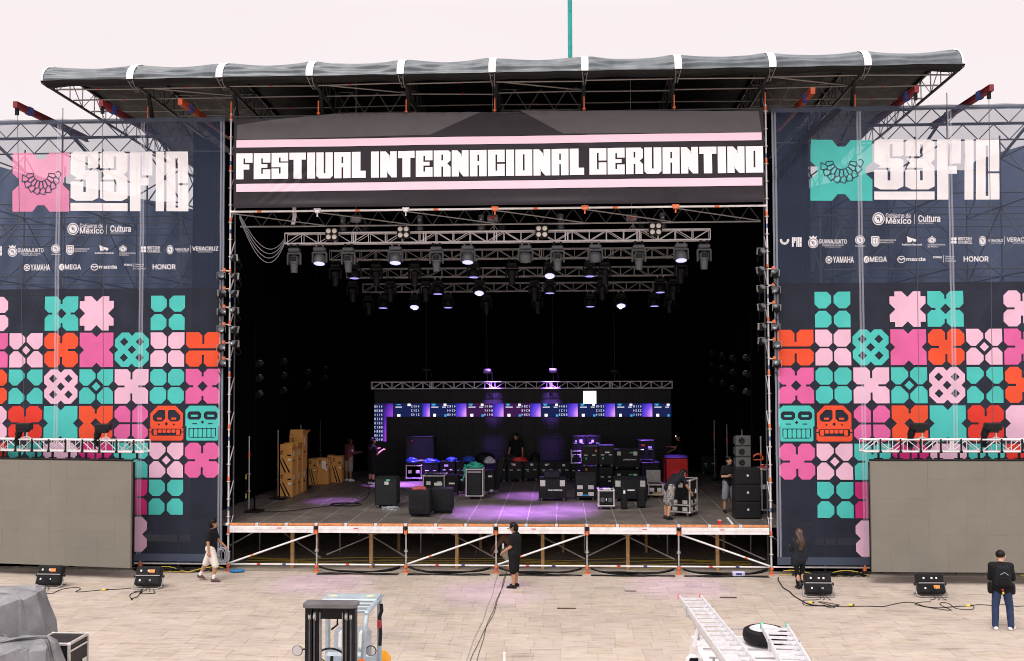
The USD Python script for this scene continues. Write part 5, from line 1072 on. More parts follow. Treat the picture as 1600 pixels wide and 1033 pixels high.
t, q = stackcase('violet-topped black case, upper left of the middle stack', 893.5, 915.5, 704, 681.5, y1+.02, z0=zz, wheels=False); sticker(t, q[3], q[5], .15, .66, .12, .12, M_WHITE, 'paper_label'); sticker(t, q[3], q[5], -.2, .66, .08, .05, M_WHITE)
t2, q2 = stackcase('violet-topped black case, upper right of the middle stack behind', 917, 940, 704, 681.5, y1+.02, z0=zz, wheels=False); sticker(t2, q2[3], q2[5], -.1, .66, .1, .1, M_WHITE, 'paper_label')
t2, q2 = stackcase('black case carrying the upper right violet-topped case', 911, 934, 752, 704, y1+.05, z0=ZD, latches=False)
ym = dk(922, 764)[1]
t, q = case('lower black case of the middle stack with an orange tag', 909.5, 934, 766, 730, .55, 'black'); MB().lathe([(0, 0), (.035, 0), (.035, .012), (0, .012)], 10, (-.22*q[3], -.01, q[5]*.9), rot(PI/2)).part(t, 'orange_tag', M_ORT); z1, ym = ZD+q[5], q[1]
t, q = stackcase('upper black case of the middle stack with orange and green tags', 909, 934.5, 730, 698, ym, z0=z1, d=.5); MB().lathe([(0, 0), (.04, 0), (.04, .012), (0, .012)], 10, (.38*q[3], -.01, q[5]*.8), rot(PI/2)).part(t, 'orange_tag', M_ORT); sticker(t, q[3], q[5], -.22, .42, .05, .08, M_GRN, 'green_tag')
t, q = case('lower black case to the right in the middle stack', 935.5, 958, 766, 730, .55, 'black'); sticker(t, q[3], q[5], .25, .4, .1, .04, M_WHITE)
t, q = stackcase('upper black case with violet top to the right in the middle stack', 935.5, 960, 730, 697, ym, z0=z1, d=.7); sticker(t, q[3], q[5], .05, .7, .16, .05, M_WHITE, 'paper_label'); sticker(t, q[3], q[5], -.22, .42, .05, .08, M_GRN, 'green_tag')
yr = dk(980, 764)[1]
t, q = case('lower wide black trunk with green label, right of the middle stack', 960, 1000, 764, 734.5, .7, 'plain'); zr = ZD+q[5]
for sx in (-1, 1): MB().cbox((sx*q[3]*.32, -.01, q[5]*.7), (.14, .016, .14), .004).part(t, 'latch', M_DUST)
sticker(t, q[3], q[5], .14, .76, .14, .04, M_GRN, 'green_label')
t, q = stackcase('upper wide black trunk with white lettering, right of the middle stack', 960, 1000, 734, 702.5, yr, z0=zr+.02, style='plain', d=.7, text='safety bed', wheels=True)
for sx in (-1, 1): MB().cbox((sx*q[3]*.32, -.01, q[5]*.8), (.14, .016, .14), .004).part(t, 'latch', M_DUST)
sticker(t, q[3], q[5], .18, .85, .14, .04, M_GRN, 'green_label')
t, q = case('lower violet-lit trunk with lettering, right of the wide trunks', 1003, 1030, 757, 723, .7, 'plain', text='safety', body=M_VTOP); z3, y3 = ZD+q[5], q[1]
t, q = stackcase('upper violet-topped black case with a red tag, right of the wide trunks', 997, 1023, 723, 688, y3+.15, z0=z3, d=.6); sticker(t, q[3], q[5], -.2, .78, .14, .06, M_RED, 'red_tag'); sticker(t, q[3], q[5], .22, .68, .14, .08, M_WHITE, 'paper_label')
t, q = case('open grey-edged case half hidden by the bending man', 1013, 1036, 778, 757, .8, 'edged', wheels=True); sticker(t, q[3], q[5], .1, .3, .3, .12, M_TIMBER, 'wooden_inlay'); MB().cbox((0, .78, q[5]+.2), (q[3], .05, .42), .01).part(t, 'raised_lid', M_ALUD)
# big black box far left at the back with lettering
t, q = case('tall black cabinet with small white lettering at the back left', 634.5, 678, 752, 682, .7, 'plain', text='audio set', name='cabinet', cat='cabinet'); MB().box((-q[3]*.28, -.016, q[5]*.9), (.04, .006, .03)).part(t, 'red_lamp', M_RED)
t, q = case('black box with two white handles in the dark right wing', 1096, 1121, 741, 713, .6, 'black'); sticker(t, q[3], q[5], -.2, .45, .05, .08, M_GRN, 'green_tag')
t, q = case('violet-lit black box with two handles, right of the blue-lit case', 661, 685, 753, 723, .5, 'black', body=M_VTOP)
t, q = case('black box in the back row behind the low open case', 688, 711, 753, 721, .5, 'black'); sticker(t, q[3], q[5], -.1, .8, .16, .08, M_WHITE, 'paper_label')
t, q = case('black box in the back row beside the green net', 713, 726, 753, 722, .5, 'black')
# red box with slanted violet lid
a, c = dk(1040, 757), dk(1076, 757); h = atY(1040, 716, a[1])[2]-ZD; t = thing('red_chest', 'bright red chest with a sloping black lid, behind the bending man', 'chest', ((a[0]+c[0])/2, a[1], ZD)); w = c[0]-a[0]
MB().cbox((0, .4, h/2), (w, .8, h), .015).part(t, 'body', mat('red_chest_paint', (.85, .02, .02), .4, 0, .15, 5)); MB().cbox((0, .4, h+.03), (w+.03, .84, .05), .012, rot(.06)).part(t, 'lid', M_VTOP)
for sx in (-1, 1): MB().box((sx*(w/2-.02), -.005, h/2), (.04, .02, h)).part(t, 'edge_strip', M_BLACKM)
# the large case the man bends over, turned three-quarter
cz = atZ(1078, 808, ZD); t = thing('flight_case', 'large black flight case with silver edges and wheels under the bending man', 'flight case', (cz[0], cz[1], ZD), -.45)
M_EDGE = mat('scuffed_edge_metal', (.5, .48, .46), .45, .35, .2, 14)
def bigcase(t, w, d, h, mid=True):
    MB().cbox((-w/2, d/2, .12+(h-.12)/2), (w, d, h-.12), .01).part(t, 'body', M_CASE); r = .022; e = MB()
    for xx in (0, -w):
        for yy in (0, d): e.cbox((xx, yy, .12+(h-.12)/2), (2*r, 2*r, h-.12), .004)
        for zz in (.13, h-.01)+((.34,) if mid else ()): e.cbox((xx, d/2, zz), (2*r, d, 2*r), .004)
    for yy in (0, d):
        for zz in (.13, h-.01)+((.34,) if mid else ()): e.cbox((-w/2, yy, zz), (w, 2*r, 2*r), .004)
    e.part(t, 'edging', M_EDGE)
    for xx in (-w, 0):
        for yy in (0, d):
            for zz in (.13, h-.01): MB().ball((xx, yy, zz), (.035, .035, .035), n=1).part(t, 'ball_corner', M_ALU)
    for xx in (-w+.1, -.1):
        for yy in (.1, d-.1): MB().lathe([(0, -.022), (.055, -.022), (.055, .022), (0, .022)], 10, (xx, yy, .056), rot(0, PI/2)).box((xx, yy, .1), (.07, .08, .04)).part(t, 'castor', M_ALUD)
    for zz in ((.43, .22) if mid else (h*.55,)):
        for xx in (-w*.24, -w*.74): MB().cbox((xx, -.012, zz), (.15, .016, .11), .004).part(t, 'dish_latch', M_DUST)
        MB().cbox((.012, d*.25, zz), (.016, .15, .11), .004).part(t, 'dish_latch', M_DUST); MB().cbox((.012, d*.8, zz), (.016, .15, .11), .004).part(t, 'dish_latch', M_DUST)
bigcase(t, .62, .66, 1.08); MB().cbox((-.28, -.012, .92), (.14, .016, .12), .004).part(t, 'dish_latch', M_DUST)
MB().path([(.026, .42, .66), (.026, .47, .78), (.026, .5, .66), (.026, .56, .72), (.026, .58, .66)], .014, 4).part(t, 'painted_mark', M_WHITE)
# loudspeakers on the right
a, c = dk(1149, 811), dk(1189, 811); ys = a[1]; w = c[0]-a[0]; xs_ = (a[0]+c[0])/2; hz = (atY(1168, 731, ys)[2]-ZD)/3
for k in range(3):
    t = thing('subwoofer', f'black bass loudspeaker, {["bottom", "middle", "top"][k]} one of three beside the right corner post', 'speaker', (xs_, ys, ZD+k*hz), 0, 'stacked bass speakers')
    MB().cbox((0, .3, hz/2), (w, .6, hz-.006), .012).part(t, 'cabinet', M_BLKPL); MB().cbox((0, -.006, hz/2), (w*.94, .018, hz*.9), .01).part(t, 'grille', mat('speaker_grille', (.025, .026, .028), .6, .2, .2, 60, bump=.3, bscale=160))
    MB().lathe([(0, -.012), (.035, -.012), (.035, .0), (0, .0)], 12, (.0, -.016, hz*.55), rot(PI/2)).part(t, 'badge', M_DUST); MB().box((.09, -.018, hz*.52), (.015, .008, .16)).part(t, 'handle_slot', M_BLACKM)
ht = (atY(1160, 680, ys)[2]-ZD-3*hz)/3
for k in range(3):
    x0, x1 = atY(1150, 700, ys)[0], atY(1173, 700, ys)[0]; ww = x1-x0
    t = thing('line_array_speaker', f'grey wedge-shaped loudspeaker, {["lowest", "middle", "top"][k]} of three on the bass stack', 'speaker', ((x0+x1)/2, ys+.02, ZD+3*hz+k*ht), 0, 'grey speakers on the bass stack')
    hh = ht-.01; pts = [(-ww/2, 0, .0), (ww/2, 0, .0), (ww/2, 0, hh), (-ww/2, 0, hh), (-ww/2, .42, .06), (ww/2, .42, .06), (ww/2, .42, hh-.06), (-ww/2, .42, hh-.06)]
    h_ = trimesh.convex.convex_hull(np.array(pts)); MB().add(h_.vertices[h_.faces].reshape(-1, 3), np.arange(len(h_.faces)*3).reshape(-1, 3)).part(t, 'cabinet', mat('grey_speaker_paint', (.062, .062, .066), .55, 0, .15, 10))
    MB().lathe([(.11, 0), (.1, -.02), (.06, .03), (.035, .03), (0, .01)], 14, (-ww*.1, -.004, hh*.5), rot(PI/2)).part(t, 'horn', M_BLACKM); MB().lathe([(.03, -.025), (0, -.03)], 10, (-ww*.1, -.0, hh*.5), rot(PI/2)).part(t, 'horn_cap', M_GREYPL); MB().cbox((0, -.004, .02), (ww, .014, .02), .004).part(t, 'lower_lip', M_BLACKM)
t, q = case('silver-edged case behind the right corner post with red cups on top', 1190, 1203, 803, 733, .55, 'edged')
M_CUP = mat('red_cup_plastic', (.75, .02, .02), .35, 0, .05, 10)
def cup(label, p):
    t = thing('plastic_cup', label, 'cup', p, 0); MB().lathe([(0, 0), (.038, 0), (.052, .125), (.047, .125), (.034, .012), (0, .012)], 12).part(t, 'body', M_CUP); MB().lathe([(.052, .118), (.056, .125), (.05, .13), (.047, .118)], 12).part(t, 'white_rim', M_WHITE)
for i, dx in enumerate((-.06, .08)): cup(f'red plastic cup with white rim on the silver-edged case, {["left", "right"][i]} one', (q[0]+dx, q[1]+.12, ZD+q[5]))
p = dk(1124.5, 820); cup('red plastic cup standing alone on the front edge of the stage', (p[0], p[1]+.02, ZD))
a, c = dk(1136.5, 810), dk(1145, 820.5); one('white_stick', MB().beam((a[0], a[1], ZD+.02), (c[0], c[1]+.08, ZD+.02), .05, .03), M_WHITE, 'white stick lying on the stage edge beside the red cup', 'stick')
cb = MB(); p = atY(1183, 712, 2.85)
for k in range(9): a = np.linspace(0, 2*PI, 22); cb.path(np.stack([p[0]+(.15+.02*rng.random())*np.cos(a), p[1]-.1+.03*rng.normal()+0*a, p[2]-.02+(.08+.02*rng.random())*np.sin(a)-.06*np.abs(np.cos(a))], 1), .016, 5)
one('orange_cable', cb, mat('orange_cable', (.75, .12, .03), .5, 0, .15, 10), 'coil of orange cable hung on the rail post behind the bass speakers', 'cable')
# soft things on the back row
M_BLUET = mat('blue_plastic_sheet', (.02, .09, .5), .35, 0, .3, 9)
zb = ZD+.66; yb = dk(650, 753)[1]+.2
for i, (px, py, s) in enumerate([(643, 720, .26), (673, 722, .3), (705, 720, .22), (733, 719, .24)]):
    p = atY(px, py, yb); heap('blue_bundle', f'crumpled blue plastic bundle on the back row, {ORD[i]} from the left', 'bundle', (p[0], yb+.1, p[2]-.06), s, .2, .16, M_BLUET, i+5, .45)
p = atY(812, 720, yb); heap('red_bag', 'bright red cloth bag on the long back row of cases', 'bag', (p[0], yb+.1, p[2]-.04), .3, .2, .15, M_RED, 11)
p = atY(765, 721, yb); heap('white_bag', 'crumpled white plastic bag on the back row', 'bag', (p[0], yb-.05, p[2]-.06), .22, .16, .2, mat('white_plastic', (.6, .6, .63), .4, 0, .2, 9), 12, .4)
p = atY(757, 714, yb+.3); heap('black_bag', 'black duffel bag behind the white plastic bag', 'bag', (p[0], yb+.4, p[2]-.15), .4, .22, .26, M_RUB, 13)
p = atY(801, 716, yb+.3); heap('grey_cap_bag', 'black bag with a pale flap behind the red cloth bag', 'bag', (p[0]-.1, yb+.35, p[2]-.1), .28, .2, .2, M_CASE2, 14)
p = atY(836, 716, yb+.3); heap('black_sack', 'black sack right of the man behind the back row', 'bag', (p[0], yb+.3, p[2]-.15), .2, .2, .32, M_RUB, 15)
cb = MB(); p0 = dk(575, 765)
pts = [dk(400, 800), dk(450, 799), dk(500, 793), dk(545, 788), dk(575, 775), dk(574, 758), dk(560, 750)]
from scipy.interpolate import CubicSpline
def spl(pts, n=60, lift=.012):
    P = np.array(pts, float); s = np.concatenate([[0], np.cumsum(np.linalg.norm(np.diff(P, axis=0), axis=1))]); q = CubicSpline(s, P)(np.linspace(0, s[-1], n)); q[:, 2] += lift; return q
cb.path(spl(pts), .012, 5); a = np.linspace(0, 4*PI, 50); c = dk(540, 789); cb.path(np.stack([c[0]+.5*np.cos(a), c[1]+.35*np.sin(a)+.1*np.sin(a*.5), ZD+.015+0*a], 1), .012, 5)
one('stage_cable', cb, M_RUB, 'black cable snaking across the left of the stage floor', 'cable')
for sx, pp, nm in ((-1, (384, 776), 'left'),):
    p = dk(384, 796); t = thing('wing_cone', 'small yellow-tipped cable hanging in the dark left wing', 'cable', (p[0], p[1], ZD)); MB().tube((0, 0, .0), (0, 0, 1.3), .008, 5).part(t, 'cord', M_BLACKM); MB().tube((0, 0, .35), (0, 0, .5), .02, 6).tube((0, 0, .95), (0, 0, 1.1), .02, 6).part(t, 'plug', M_YEL)
# ------------------------------------------------------------------ people
SK = mat('skin_tan', (.42, .22, .13), .55, 0, .08, 12); SKD = mat('skin_brown', (.24, .12, .075), .55, 0, .1, 12); SKL = mat('skin_light', (.55, .33, .22), .55, 0, .08, 12)
HAIRB = mat('black_hair', (.012, .01, .009), .5, 0, .3, 30); HAIRBR = mat('brown_hair', (.06, .03, .018), .5, 0, .5, 22)
CB = mat('black_cotton', (.016, .016, .019), .85, 0, .25, 8); CBN = mat('dark_navy_cotton', (.02, .024, .035), .85, 0, .25, 8); CW = mat('off_white_cotton', (.72, .68, .62), .8, 0, .06, 8); CJ = mat('blue_denim', (.014, .03, .085), .8, 0, .3, 14)
CG = mat('grey_cotton', (.2, .2, .24), .8, 0, .15, 8); CK = mat('khaki_cotton', (.26, .22, .17), .8, 0, .15, 8); CM = mat('maroon_cotton', (.13, .03, .04), .8, 0, .15, 8); CCH = mat('charcoal_coat_cloth', (.03, .036, .045), .8, 0, .2, 8)
SHB = mat('brown_shoe', (.1, .055, .05), .6, 0, .2, 14); SHK = mat('black_shoe', (.02, .02, .022), .5, 0, .2, 14); SHW = mat('white_shoe', (.75, .74, .74), .5, 0, .06, 14); EYE = mat('dark_eye', (.01, .008, .007), .2, 0, 0, 1)
def camo():
    MAT['camo'] = usdkit.material(stage, '/World/Looks/camo', {'g': ('geometry', {}), 'n': ('noise_texture', {'scale': 9, 'detail': 3, 'distortion': 1.5}), 'r': ('rgb_ramp', {'interpolate': False, 'ramp': [(0, (.06, .06, .06)), (.42, (.2, .19, .18)), (.52, (.36, .34, .31)), (.6, (.12, .115, .11))]}), 'p': ('principled_bsdf', {'roughness': .85})}, [('g.position', 'n.vector'), ('n.fac', 'r.fac'), ('r.color', 'p.base_color')], surface='p.BSDF'); return MAT['camo']
CAMO = camo()
def sph(c, r, n=14): return Manifold.sphere(r, n).translate(tuple(map(float, c)))
def bone(*cr): return Manifold.batch_hull([sph(c, r) for c, r in cr])
def union(ms):
    o = ms[0]
    for m in ms[1:]: o = o+m
    return o
def smooth_mesh(m, e=.035, it=8):
    m = m.refine_to_length(e); mm = m.to_mesh(); t = trimesh.Trimesh(mm.vert_properties[:, :3], mm.tri_verts, process=True)
    trimesh.smoothing.filter_taubin(t, .5, .53, it); return t
def nrm(v): v = np.asarray(v, float); return v/np.linalg.norm(v)
def person(label, loc, face, H, pose, wear, skin=None, hair='short', cap=None, group=None, hands=True, girth=1., eyes=True):
    """pose: directions in the body's own frame, x to its right, y forward, z up."""
    skin = skin or SK; s = H/1.75
    t = thing('person', label, 'person', loc, face, group)
    sp = nrm(pose.get('spine', (0, .03, 1))); rt = nrm(pose.get('right', (1, 0, 0)))
    P = np.array([0, 0, 0.]); hips = {k: P+rt*.09*k for k in (-1, 1)}; waist = P+sp*.16; chest = P+sp*.36; neck = P+sp*.51; sh = {k: P+sp*.46+rt*.185*k for k in (-1, 1)}
    hd = nrm(pose.get('head', sp)); hf = nrm(pose.get('look', (0, 1, 0))); hc = neck+hd*.155+hf*.02
    J = {}
    for k, n in ((-1, 'l'), (1, 'r')):
        th, shn = nrm(pose[n+'thigh']), nrm(pose[n+'shin']); J['knee', k] = hips[k]+th*.43; J['ank', k] = J['knee', k]+shn*.42
        ua, fa_ = nrm(pose[n+'arm']), nrm(pose[n+'fore']); J['elb', k] = sh[k]+ua*.285; J['wri', k] = J['elb', k]+fa_*.25; J['fa', k] = fa_
        J['foot', k] = nrm(pose.get(n+'foot', (0.1*k, 1, 0)))
    zmin = min(J['ank', k][2]+min(0, J['foot', k][2]*.16) for k in (-1, 1))-.075
    off = np.array([0, 0, -zmin])
    g = girth
    tor = [bone((hips[-1]*.75+P*.25, .115*g), (hips[1]*.75+P*.25, .115*g), (waist-rt*.05, .105*g), (waist+rt*.05, .105*g)), bone((waist-rt*.05, .105*g), (waist+rt*.05, .105*g), (chest-rt*.075, .115*g), (chest+rt*.075, .115*g)), bone((chest-rt*.075, .115*g), (chest+rt*.075, .115*g), (sh[-1]*.75+sh[1]*.25, .07), (sh[1]*.75+sh[-1]*.25, .07))]
    legs, arms = {}, {}
    def seg(a, b, ra, rb): return bone((a, ra), (b, rb))
    parts = tor+[seg(neck-sp*.06, neck+hd*.07, .062, .055), bone((sh[-1], .058), (sh[1], .058), (chest, .09))]
    for k in (-1, 1):
        parts += [seg(hips[k], J['knee', k], .085*g, .056), bone((J['knee', k], .056), (J['knee', k]*.65+J['ank', k]*.35+[0, -.015, 0], .056), (J['ank', k], .038)), seg(sh[k], J['elb', k], .054, .042), seg(J['elb', k], J['wri', k], .042, .029)]
        f = J['foot', k]; parts.append(bone((J['ank', k]-f*.03+[0, 0, -.035], .036), (J['ank', k]+f*.14+[0, 0, -.05], .024)))
    # head with nose, brow, chin and ears
    hr = np.cross(hf, hd); hr = nrm(hr); hu = nrm(np.cross(hr, hf))
    head = bone((hc+hu*.035, .092), (hc-hu*.045+hf*.02, .075), (hc-hu*.085+hf*.045, .045), (hc+hu*.03-hf*.03, .09))
    parts.append(head); parts.append(seg(hc+hf*.085+hu*.015, hc+hf*.112-hu*.025, .012, .018))
    for k in (-1, 1): parts.append(bone((hc+hr*.09*k-hf*.01+hu*.015, .017), (hc+hr*.092*k-hf*.005-hu*.025, .013)))
    body = smooth_mesh(union(parts), .035, 7)
    mb = Manifold(m3.Mesh(np.asarray(body.vertices, np.float32), np.asarray(body.faces, np.uint32)))
    for k in (-1, 1):                                            # hands: palm, four fingers, thumb
        if not hands: continue
        w, d = J['wri', k], J['fa', k]; side = nrm(np.cross(d, (0, 0, 1)) if abs(d[2]) < .9 else np.cross(d, (k, .2, 0))); curl = nrm(np.cross(side, d))
        if curl[2] > 0 and abs(d[2]) < .9: curl = -curl
        if abs(d[2]) >= .9: curl = np.array([-k, 0, 0.]); side = nrm(np.cross(curl, d))
        hnd = [bone((w, .026), (w+d*.05+side*.022, .017), (w+d*.05-side*.022, .017), (w+d*.09+side*.03, .012), (w+d*.09-side*.03, .012))]
        for i, L in enumerate((.062, .075, .07, .055)):
            b0 = w+d*.088+side*(.031-.0205*i); b1 = b0+(d*.85+curl*.3)*L*.5; b2 = b1+(d*.5+curl*.8)*L*.5; hnd += [seg(b0, b1, .0095, .009), seg(b1, b2, .009, .008)]
        b0 = w+d*.03+side*.028; b1 = b0+nrm(d*.6+side*.7+curl*.3)*.045; hnd += [seg(b0, b1, .013, .0105), seg(b1, b1+nrm(d*.9+side*.15+curl*.4)*.035, .0105, .009)]
        mb = mb+union(hnd)
    mm = mb.to_mesh(); bv, bf = mm.vert_properties[:, :3], mm.tri_verts
    def put(name, v, f, m, lab=None): MB().add((np.asarray(v)+off)*s, f).part(t, name, m, lab)
    put('body', bv, bf, skin)
    def cloth(name, ms, m, e=.04, it=5, wr=.006, lab=None):
        c = smooth_mesh(union(ms), e, it); v = c.vertices+c.vertex_normals*((meshkit.fbm(c.vertices*9+len(label), 3)-.5)*2*wr)[:, None]; put(name, v, c.faces, m, lab)
    e_ = .02
    for kind, m in wear:
        if kind in ('tshirt', 'jacket', 'coat', 'sweater'):
            ex = .016 if kind == 'tshirt' else .026
            ms = [bone((P+sp*(-.0 if kind != 'coat' else -.08)-rt*.07, .118*g+ex), (P+sp*(-.0 if kind != 'coat' else -.08)+rt*.07, .118*g+ex), (waist-rt*.055, .108*g+ex), (waist+rt*.055, .108*g+ex)), bone((waist-rt*.055, .108*g+ex), (waist+rt*.055, .108*g+ex), (chest-rt*.08, .118*g+ex), (chest+rt*.08, .118*g+ex)), bone((chest-rt*.08, .118*g+ex), (chest+rt*.08, .118*g+ex), (sh[-1], .058+ex), (sh[1], .058+ex)), seg(neck-sp*.05, neck+hd*.0, .085, .072)]
            if kind == 'coat': ms.append(bone((hips[-1]-[.03, 0, .0], .13), (hips[1]+[.03, 0, .0], .13), (hips[-1]-[.05, .0, .19], .12), (hips[1]+[.05, .0, .19], .12)))
            for k in (-1, 1):
                if kind == 'tshirt': ms.append(bone((sh[k], .064+ex*.6), (sh[k]*.28+J['elb', k]*.72, .066)))
                else: ms += [bone((sh[k], .072), (J['elb', k], .062)), bone((J['elb', k], .062), (J['elb', k]*.05+J['wri', k]*.95, .047))]
            cloth({'tshirt': 'shirt'}.get(kind, kind), ms, m)
        if kind in ('shorts', 'trousers', 'leggings'):
            ex = {'shorts': .03, 'trousers': .018, 'leggings': .006}[kind]; ms = [bone((hips[-1], .115*g+ex*.5), (hips[1], .115*g+ex*.5), (P+sp*.1-rt*.05, .112*g+ex*.3), (P+sp*.1+rt*.05, .112*g+ex*.3))]
            for k in (-1, 1):
                kn, an = J['knee', k], J['ank', k]
                if kind == 'shorts': ms.append(bone((hips[k], .09*g+ex), (kn*.9+an*.1, .078+ex*.7)))
                else: ms += [bone((hips[k], .088*g+ex), (kn, .06+ex)), bone((kn, .06+ex), (an+[0, 0, .0], .045+ex*1.3))]
            cloth(kind, ms, m)
        if kind in ('shoes', 'boots'):
            for k in (-1, 1):
                f, a = J['foot', k], J['ank', k]; c = smooth_mesh(bone((a-f*.045+[0, 0, -.035], .045), (a+[0, 0, .0], .046), (a+f*.1+[0, 0, -.04], .042), (a+f*.165+[0, 0, -.05], .03)), .02, 3); v = c.vertices; v[:, 2] = np.maximum(v[:, 2], a[2]-.075+np.minimum(0, 0)); put('shoe', v, c.faces, m)
        if kind == 'socks':
            for k in (-1, 1): c = smooth_mesh(bone((J['ank', k], .047), (J['ank', k]*.75+J['knee', k]*.25, .053)), .03, 3); put('sock', c.vertices, c.faces, m)
    if hair in ('short', 'cropped'):
        c = smooth_mesh(bone((hc+hu*.046-hf*.012, .104), (hc+hu*(.0 if hair == 'short' else .035)-hf*.035, .1 if hair == 'short' else .094), *([(hc-hu*.06-hf*.035, .075)] if hair == 'short' else [(hc+hu*.045-hf*.0, .1)]))-bone((hc+hf*.15-hu*.03, .11), (hc+hf*.2, .1), (hc+hf*.1-hu*.16, .12)), .02, 3); put('hair', c.vertices, c.faces, HAIRB if hair == 'short' else HAIRB)
    if hair == 'long':
        c = smooth_mesh(union([bone((hc+hu*.045-hf*.015, .104), (hc-hu*.02-hf*.05, .1)), bone((hc-hf*.05, .105), (neck-sp*.05-hf*.1, .105)), bone((neck-sp*.05-hf*.09, .11), (chest-hf*.12+rt*.03, .085)), bone((chest-hf*.12+rt*.03, .085), (waist-hf*.13+[0, 0, .06], .045))])-bone((hc+hf*.17-hu*.03, .12), (hc+hf*.1-hu*.16, .1)), .03, 4)
        v = c.vertices; v = v+c.vertex_normals*(.014*np.sin(v[:, [0]]*90+v[:, [2]]*25)); put('hair', v, c.faces, HAIRBR)
    if cap:
        c = smooth_mesh(bone((hc+hu*.05, .105), (hc+hu*.03-hf*.015, .104))-Manifold.cube((.6, .6, .4), True).translate((0, 0, -.2)).rotate((0, 0, 0)).translate(tuple(hc+hu*.02)), .03, 3); put('cap', c.vertices, c.faces, cap)
        c = smooth_mesh(bone((hc+hf*.08+hu*.03+hr*.05, .014), (hc+hf*.08+hu*.03-hr*.05, .014), (hc+hf*.175+hu*.012+hr*.03, .009), (hc+hf*.175+hu*.012-hr*.03, .009)), .03, 2); put('cap_brim', c.vertices, c.faces, cap)
    if eyes:
        for k in (-1, 1): MB().ball((hc+hf*.088+hr*.033*k+hu*.012+off)*s, (.011*s,)*3, n=1).part(t, 'eye', EYE)
        MB().ball((hc+hf*.088-hu*.055+off)*s, (.022*s, .008*s, .006*s)).part(t, 'mouth', mat('lip', (.25, .1, .08), .5, 0, .05, 10))
    J.update(P=P, chest=chest, neck=neck, hc=hc, hf=hf, hu=hu, hr=hr, off=off, s=s, sp=sp, rt=rt, waist=waist); return t, J
def wp(J, p): return (np.asarray(p)+J['off'])*J['s']
stand = dict(lthigh=(-.06, .02, -1), lshin=(-.02, -.04, -1), rthigh=(.06, .02, -1), rshin=(.02, -.04, -1), larm=(-.16, 0, -1), lfore=(-.06, .25, -1), rarm=(.16, 0, -1), rfore=(.06, .25, -1))
g_ = lambda px, py: atZ(px, py, 0)
# walking man on the left, heading right and looking at the stage
p = g_(330, 908); person('person in black T-shirt and off-white shorts striding beside the left corner post', p, -PI/2, 1.74, dict(stand, spine=(0, .04, 1), lthigh=(-.04, -.42, -1), lshin=(-.02, -.5, -1), rthigh=(.04, .38, -1), rshin=(.02, -.1, -1), rarm=(.16, -.12, -1), rfore=(.05, .12, -1), larm=(-.16, .3, -1), lfore=(-.1, .8, -.75), look=(-.35, .9, .02), lfoot=(-.05, .9, -.35)),
       [('tshirt', CB), ('shorts', CW), ('socks', SHW), ('shoes', SHB)], SK, 'short', girth=1.08)
# man with the cap
p = g_(804, 918); t, J = person('person in black cap, black T-shirt and black shorts standing before the stage front', p, PI/2-.25, 1.74, dict(stand, spine=(0, -.04, 1), larm=(-.12, .2, -1), lfore=(.15, .8, -.55), rarm=(.12, .22, -1), rfore=(-.1, .82, -.6), head=(0, .12, 1), look=(0, .95, -.28)),
       [('tshirt', CB), ('shorts', CB), ('shoes', SHK)], SK, 'short', CB, girth=1.22)
MB().box(wp(J, J['hc']+J['hf']*.1+J['hu']*.075), (.05, .02, .04)).part(t, 'cap_badge', M_WHITE)
MB().cbox(wp(J, J['waist']+np.array([-.05, .3, .0])), (.06, .03, .13), .006).part(t, 'phone', M_WHITE)
# woman seen from behind
p = g_(1250, 920); person('person with long brown hair in a charcoal coat and black leggings, back turned', p, .1, 1.58, dict(stand, lthigh=(.02, .0, -1), rthigh=(-.02, .02, -1), lshin=(.06, -.03, -1), rshin=(-.05, -.03, -1), larm=(-.2, .15, -1), lfore=(.25, .8, .2), rarm=(.25, .2, -1), rfore=(-.15, .8, .35), head=(0, .05, 1)),
       [('coat', CCH), ('leggings', CB), ('socks', SHW), ('shoes', SHK)], SKL, 'long', eyes=False)
# man with the backpack, seen from behind
p = g_(1567, 984); t, J = person('person in black sweater and blue jeans carrying a black backpack, far right', p, -.2, 1.76, dict(stand, spine=(0, .12, 1), lthigh=(-.12, .0, -1), lshin=(-.03, -.05, -1), rthigh=(.14, .04, -1), rshin=(.04, -.05, -1), larm=(-.12, .12, -1), lfore=(.3, .8, .05), rarm=(.22, .15, -1), rfore=(-.25, .9, .1), head=(0.04, .35, 1), look=(.3, .85, -.35), rfoot=(.6, .8, 0)),
       [('sweater', CB), ('trousers', CJ), ('shoes', SHW)], SKL, 'cropped', girth=1.05, eyes=False)
bp = J['chest']-np.array([0, .2, .1]); c = smooth_mesh(bone((bp+[-.11, .02, -.15], .07), (bp+[.11, .02, -.15], .07), (bp+[-.08, .03, .17], .06), (bp+[.08, .03, .17], .06)), .03, 4)
pk = thing('backpack', 'black backpack worn by the person in jeans', 'backpack', p, -.2); MB().add((c.vertices+J['off'])*J['s'], c.faces).part(pk, 'bag', CBN)
c = smooth_mesh(bone((bp+[-.09, -.06, -.14], .04), (bp+[.09, -.06, -.14], .04), (bp+[.08, -.06, -.02], .035), (bp+[-.08, -.06, -.02], .035)), .03, 3); MB().add((c.vertices+J['off'])*J['s'], c.faces).part(pk, 'front_pocket', CB)
for k in (-1, 1): MB().path([wp(J, bp+[k*.1, .05, .2]), wp(J, J['neck']+[k*.11, -.02, .0]), wp(J, J['chest']+[k*.13, .15, .03])], .022, 6).part(pk, 'strap', CBN)
MB().path([wp(J, bp+[-.08, -.1, .06]), wp(J, bp+[0, -.12, .12]), wp(J, bp+[.08, -.1, .06])], .008, 5).part(pk, 'zip', M_GREYC)
